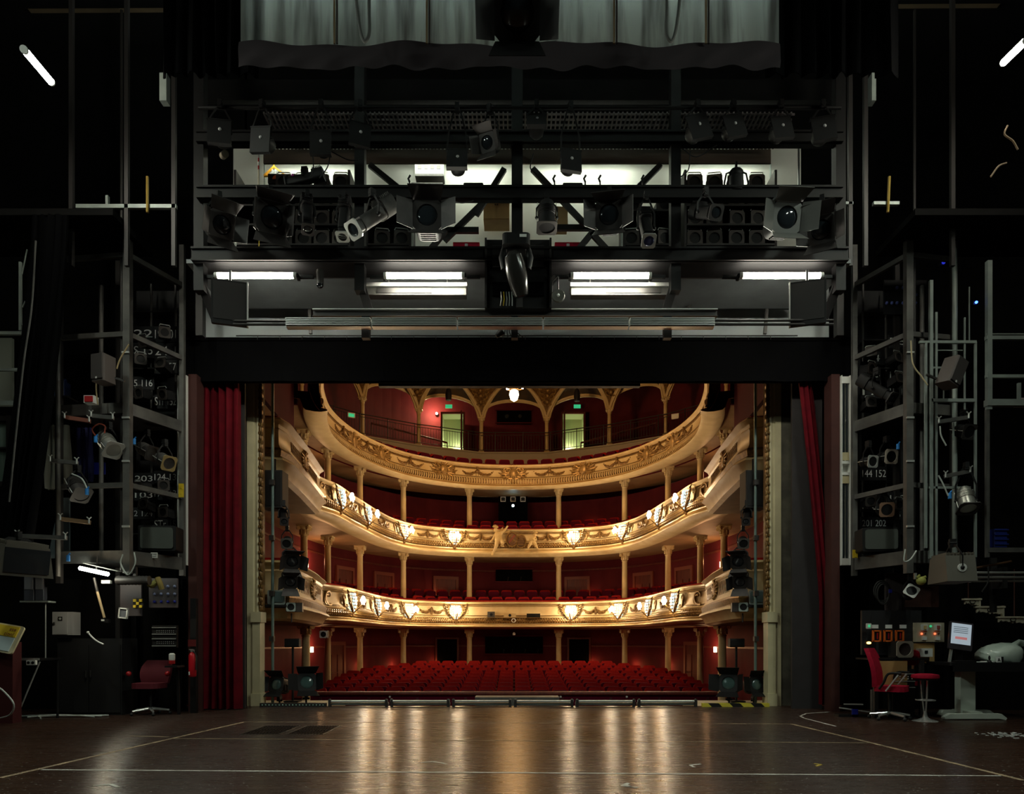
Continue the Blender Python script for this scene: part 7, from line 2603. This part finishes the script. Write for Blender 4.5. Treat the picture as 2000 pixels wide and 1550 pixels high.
for s, side in ((-1, 'left'), (1, 'right')):
    t = thing('loudspeaker', 'tall black loudspeaker box hanging below the upper proscenium box at the %s' % side, 'loudspeaker', (s * 4.85, 14.55, 3.95), group='proscenium loudspeakers')
    MB().rbox((0, 0, .35), (.42, .42, .75), .03).build('cabinet', mat('near_black_cabinet', (.006, .0055, .006), .7), t)
    MB().box((0, -.215, .35), (.36, .01, .68)).build('grille', black, t)
    MB().tube([(0, 0, .72), (0, 0, 1.0)], .02, 6).build('hanger', black, t, True)
    # vertical boom pipe with lanterns
    t = thing('boom_pipe', 'teal-grey vertical boom pipe beside the %s pillar' % side, 'pipe', (s * 4.80, 14.25, 0), group='boom pipes')
    MB().tube([(0, 0, 0), (0, 0, 7.4)], .03, 10).build('pipe', mat('teal_grey_pipe', (.16, .24, .23), .4, .4), t, True)
    for z in (1.3, 2.2, 3.3, 4.4):
        MB().box((0, -.03, z), (.09, .09, .10)).build('clamp', dksteel, t)
    x = 556 if s < 0 else 1456
    for i, (dx, py, yaw, kind, sz) in enumerate(((-2, 1010, 20, 'profile', .42), (5, 1058, 10, 'par', .36), (12, 1092, 30, 'fresnel', .46), (10, 1132, 24, 'fresnel', .42))):
        lantern(kind, x - s * dx * -1 if False else x + (-s) * dx, py, 14.4, sz, yaw * (1 if s < 0 else -1), 25,
                'black %s spotlight on the %s boom, %s from the top' % ({'profile': 'narrow', 'par': 'can', 'fresnel': 'barn-door'}[kind], side, ORD[i]), drop=.28, frame=greysteel if kind == 'par' else door_grey)
    px = 540 if s < 0 else 1480
    p = W(px, 1181, 14.4)
    t = thing('picture_tube_monitor', 'small grey tube monitor on a bracket before the lower proscenium box at the %s' % side, 'monitor', (p.x, 14.4, p.z), (0, 0, s * -.25), group='proscenium monitors')
    MB().rbox((0, .12, .15), (.34, .34, .29), .03, axis='y').build('case', mat('pale_teal_grey_plastic', (.32, .37, .34), .5), t)
    MB().rbox((s * -.02, -.06, .16), (.25, .02, .21), .03, axis='y').build('screen', mat('teal_grey_screen', (.12, .18, .18), .1), t)
    MB().box((0, .1, -.02), (.40, .36, .03)).build('shelf', black, t)
    MB().box((s * .25, .1, -.02), (.3, .06, .06)).build('bracket', black, t)
    px = 569 if s < 0 else 1451
    p = W(px, 1195, 14.5)
    t = thing('small_loudspeaker', 'small pale loudspeaker with black cone beside the tube monitor at the %s' % side, 'loudspeaker', (p.x, 14.5, p.z), (0, 0, s * -.2), group='proscenium small loudspeakers')
    m = MB()
    hole_plate(m, .09, .07, -.1, -.08, TR((0, 0, .1)))
    m.build('front_frame', mat('pale_teal_grey_plastic', (.32, .37, .34), .5), t)
    MB().box((s * -.06, .06, .1), (.32, .26, .18)).build('cabinet', mat('brown_black_cabinet', (.04, .03, .026), .6), t)
    MB().lathe([(.07, .08), (.03, .05), (.005, .06)], 14, TR((0, 0, .1)) @ RX(pi / 2)).build('cone', black, t, True)
    MB().tube([(0, .05, -.02), (0, .05, -.2)], .015, 6).build('stalk', dksteel, t, True)
    # long dark lamp under the lower box and stand
    p = W(572 if s < 0 else 1438, 1255, 14.9)
    t = thing('bar_light', 'black bar-shaped light on a stand under the lower box at the %s' % side, 'light', (p.x, 14.9, .0), group='bar lights')
    MB().rbox((0, 0, p.z), (.30, .16, .18), .03, axis='x').build('head', black, t)
    MB().tube([(0, 0, .0), (0, 0, p.z - .09)], .025, 8).build('stand_pole', black, t, True)
    MB().box((0, 0, .01), (.3, .3, .02)).build('stand_base', black, t)
p = W(654, 1246, 20.5)
t = thing('wall_loudspeaker', 'small square white loudspeaker with black cone on the left stalls column', 'loudspeaker', (p.x, 19.3, p.z))
m = MB()
hole_plate(m, .10, .075, -.06, -.04, TR((0, 0, .1)))
m.build('front_frame', white, t)
MB().box((0, .04, .1), (.2, .16, .2)).build('cabinet', black, t)
MB().ball((0, -.04, .1), .02, 8, 6).build('cone_cap', dksteel, t, True)
for px, w_, lab, mt, sz in ((959, .30, 'grey square loudspeaker on the lowest balcony front, left of centre', greysteel, .24), (996, .50, 'cream box with round black lens at the middle of the lowest balcony front', cream, .17), (1042, .56, 'long black projector on the lowest balcony front, right of centre', black, .16)):
    M = frame_at(C1, px, 2.24)
    t = thing('balcony_projector' if px != 959 else 'balcony_loudspeaker', lab, 'projector' if px != 959 else 'loudspeaker', M.translation, M.to_euler())
    MB().box((0, .22, sz / 2), (w_, .22, sz)).build('case', mt, t)
    MB().lathe([(.05, 0), (.06, .03), (.05, .05)], 16, TR((0, .33, sz * .5)) @ RX(-pi / 2)).build('lens', glassdk, t, True)
    MB().box((0, .2, -.02), (w_ + .1, .3, .03)).build('bracket', gold, t)
p = W(1003, 1211, 29.4)
t = thing('ring_lamp', 'small white ring-shaped lamp below the projectors at the middle of the lowest balcony', 'lamp', (p.x, 29.6, p.z))
MB().tube([(.075 * cos(a * pi / 8), 0, .075 * sin(a * pi / 8)) for a in range(16)], .018, 6, closed=True).build('ring', white, t, True)
MB().tube([(0, .02, .06), (0, .2, .12)], .015, 6).build('bracket', dksteel, t, True)
t = thing('pendant_lamp', 'tiny pale hanging lamp under the middle of the lowest balcony', 'lamp', W(1004, 1240, 30.5))
MB().lathe([(.05, 0), (.06, .06), (.03, .12)], 12).build('shade', white, t, True)
MB().tube([(0, 0, .12), (0, 0, .4)], .01, 6).build('cord', black, t, True)

# ================================================================ CHERUBS AND COAT OF ARMS ON THE MIDDLE BALCONY


def skin_mesh(name, pts, edges, rad, mt, parent=None, root=0, levels=2):
    me = bpy.data.meshes.new(name)
    me.from_pydata(pts, edges, [])
    o = bpy.data.objects.new(name, me)
    COL.objects.link(o)
    md = o.modifiers.new('skin', 'SKIN')
    for i, v in enumerate(me.skin_vertices[0].data):
        v.radius = (rad[i], rad[i])
        v.use_root = (i == root)
    sb = o.modifiers.new('sub', 'SUBSURF')
    sb.levels = sb.render_levels = levels
    dg = bpy.context.evaluated_depsgraph_get()
    ev = o.evaluated_get(dg)
    nm = bpy.data.meshes.new_from_object(ev)
    bpy.data.objects.remove(o)
    for p_ in nm.polygons:
        p_.use_smooth = True
    nm.materials.clear()
    nm.materials.append(mt)
    o = bpy.data.objects.new(name, nm)
    COL.objects.link(o)
    o.parent = parent
    return o


stone = mat('cream_gilt_stucco', (.70, .54, .27), .45, col2=(.58, .42, .18), scale=6)


def cherub(label, P, d, hair_r):
    q = lambda cx, cy, dy=0: Vector(W(940 + cx / 15.38, 1010 + cy / 15.38, d)) + Vector((0, dy, 0))
    base = q(*P['pelvis'][:2])
    t = thing('cherub_statue', label, 'statue', base)
    order = ['pelvis', 'belly', 'chest', 'neck', 'head', 'nose', 'ls', 'le', 'lw', 'lh', 'rs', 're', 'rw', 'rh', 'lhip', 'lk', 'la', 'lf', 'rhip', 'rk', 'ra', 'rf']
    radd = dict(pelvis=.10, belly=.11, chest=.105, neck=.045, head=.105, nose=.018, ls=.055, le=.045, lw=.032, lh=.038, rs=.055, re=.045, rw=.032, rh=.038, lhip=.085, lk=.062, la=.04, lf=.038,
                rhip=.085, rk=.062, ra=.04, rf=.038)
    pts = [q(*P[k]) - base for k in order]
    e = [(0, 1), (1, 2), (2, 3), (3, 4), (4, 5), (2, 6), (6, 7), (7, 8), (8, 9), (2, 10), (10, 11), (11, 12), (12, 13), (0, 14), (14, 15), (15, 16), (16, 17), (0, 18), (18, 19), (19, 20), (20, 21)]
    skin_mesh('body', [tuple(p) for p in pts], e, [radd[k] * P.get('k', 1) * 1.22 for k in order], stone, t)
    h = pts[4]
    m = MB()
    rnd = random.Random(4)
    for k in range(22):
        a, b_ = rnd.uniform(0, 2 * pi), rnd.uniform(.0, 1.3)
        m.ball((h.x + .12 * sin(b_) * cos(a) * P.get('k', 1), h.y + .04 + .09 * sin(b_) * sin(a) * P.get('k', 1), h.z + (.03 + .115 * cos(b_)) * P.get('k', 1)), .038 * P.get('k', 1), 6, 4)
    m.build('hair', stone, t, True)
    return t


ch = cherub('cream cherub statue sitting left of the coat of arms, one arm raised and leg dangling',
            dict(pelvis=(520, 690, -.10), belly=(525, 620, -.08), chest=(520, 530, -.04), neck=(470, 440, -.04), head=(420, 355, -.06), nose=(405, 375, -.17), ls=(415, 520, -.05), le=(370, 640, -.10), lw=(300, 720, -.12), lh=(268, 765, -.12),
                 rs=(600, 470, -.04), re=(695, 410, -.06), rw=(770, 310, -.08), rh=(800, 255, -.08), lhip=(480, 740, -.14), lk=(450, 900, -.28), la=(370, 1090, -.24), lf=(320, 1180, -.30), rhip=(590, 730, -.12), rk=(665, 800, -.26), ra=(590, 860, -.14), rf=(690, 890, -.16)), 29.72, .1)
m = MB()
for k in range(5):
    b0 = W(940 + 560 / 15.38, 1010 + 500 / 15.38, 29.72) - ch.location
    tip = W(940 + (650 + k * 70) / 15.38, 1010 + (290 + k * 38) / 15.38, 29.72) - ch.location
    m.tube([b0 + Vector((0, .04, 0)), (b0 + tip) / 2 + Vector((0, .06, .04)), tip + Vector((0, .05, 0))], [.03, .055, .012], 6)
m.build('wing', stone, ch, True)
cherub('smaller cream cherub statue with folded arms sitting right of the coat of arms',
       dict(k=.82, pelvis=(1540, 760, -.10), belly=(1550, 710, -.08), chest=(1560, 650, -.05), neck=(1595, 590, -.05), head=(1615, 510, -.06), nose=(1612, 530, -.15), ls=(1485, 630, -.06), le=(1450, 690, -.14), lw=(1510, 690, -.20), lh=(1555, 680, -.21),
            rs=(1635, 630, -.06), re=(1650, 695, -.14), rw=(1590, 700, -.20), rh=(1545, 700, -.21), lhip=(1490, 790, -.16), lk=(1440, 870, -.28), la=(1415, 930, -.26), lf=(1400, 960, -.34), rhip=(1590, 790, -.16), rk=(1640, 880, -.28), ra=(1680, 960, -.26), rf=(1690, 985, -.34)), 29.72, .09)
c = W(940 + 990 / 15.38, 1010 + 690 / 15.38, 29.75)
t = thing('coat_of_arms', 'bronze-brown double oval coat of arms at the middle of the balcony front', 'coat of arms', c)
bronze = mat('bronze_brown_relief', (.20, .10, .05), .5, .2, col2=(.13, .07, .03), scale=9)
for cx, rx, rz, nm in ((920, .22, .28, 'left_shield'), (1190, .19, .25, 'right_shield')):
    p = W(940 + cx / 15.38, 1010 + (660 if cx < 1000 else 720) / 15.38, 29.75) - c
    o = MB().ball(p + Vector((0, -.02, 0)), 1, 22, 10, (rx, .10, rz)).build(nm, bronze, t, True)
    MB().tube([p + Vector((rx * 1.05 * cos(a * pi / 12), -.05, rz * 1.05 * sin(a * pi / 12))) for a in range(24)], .03, 6, closed=True).build('oval_rim', gold_lt, t, True)
    if cx > 1000:
        for k in range(4):
            z = -.15 + k * .10
            hw = rx * sqrt(1 - (z / rz) ** 2) * .85
            MB().box(p + Vector((0, -.105, z)), (2 * hw, .05, .035)).build('bar', gold, t)
    else:
        MB().beam(p + Vector((-.12, -.115, -.16)), p + Vector((.12, -.115, .16)), .05, .03, (0, 1, 0)).build('diagonal_band', mat('dull_red_relief', (.25, .05, .03), .6), t)
        for sx in (-1, 1):
            MB().ball(p + Vector((sx * .09, -.09, -sx * .09 + .02)), 1, 8, 6, (.05, .04, .08)).build('charge', gold, t, True)
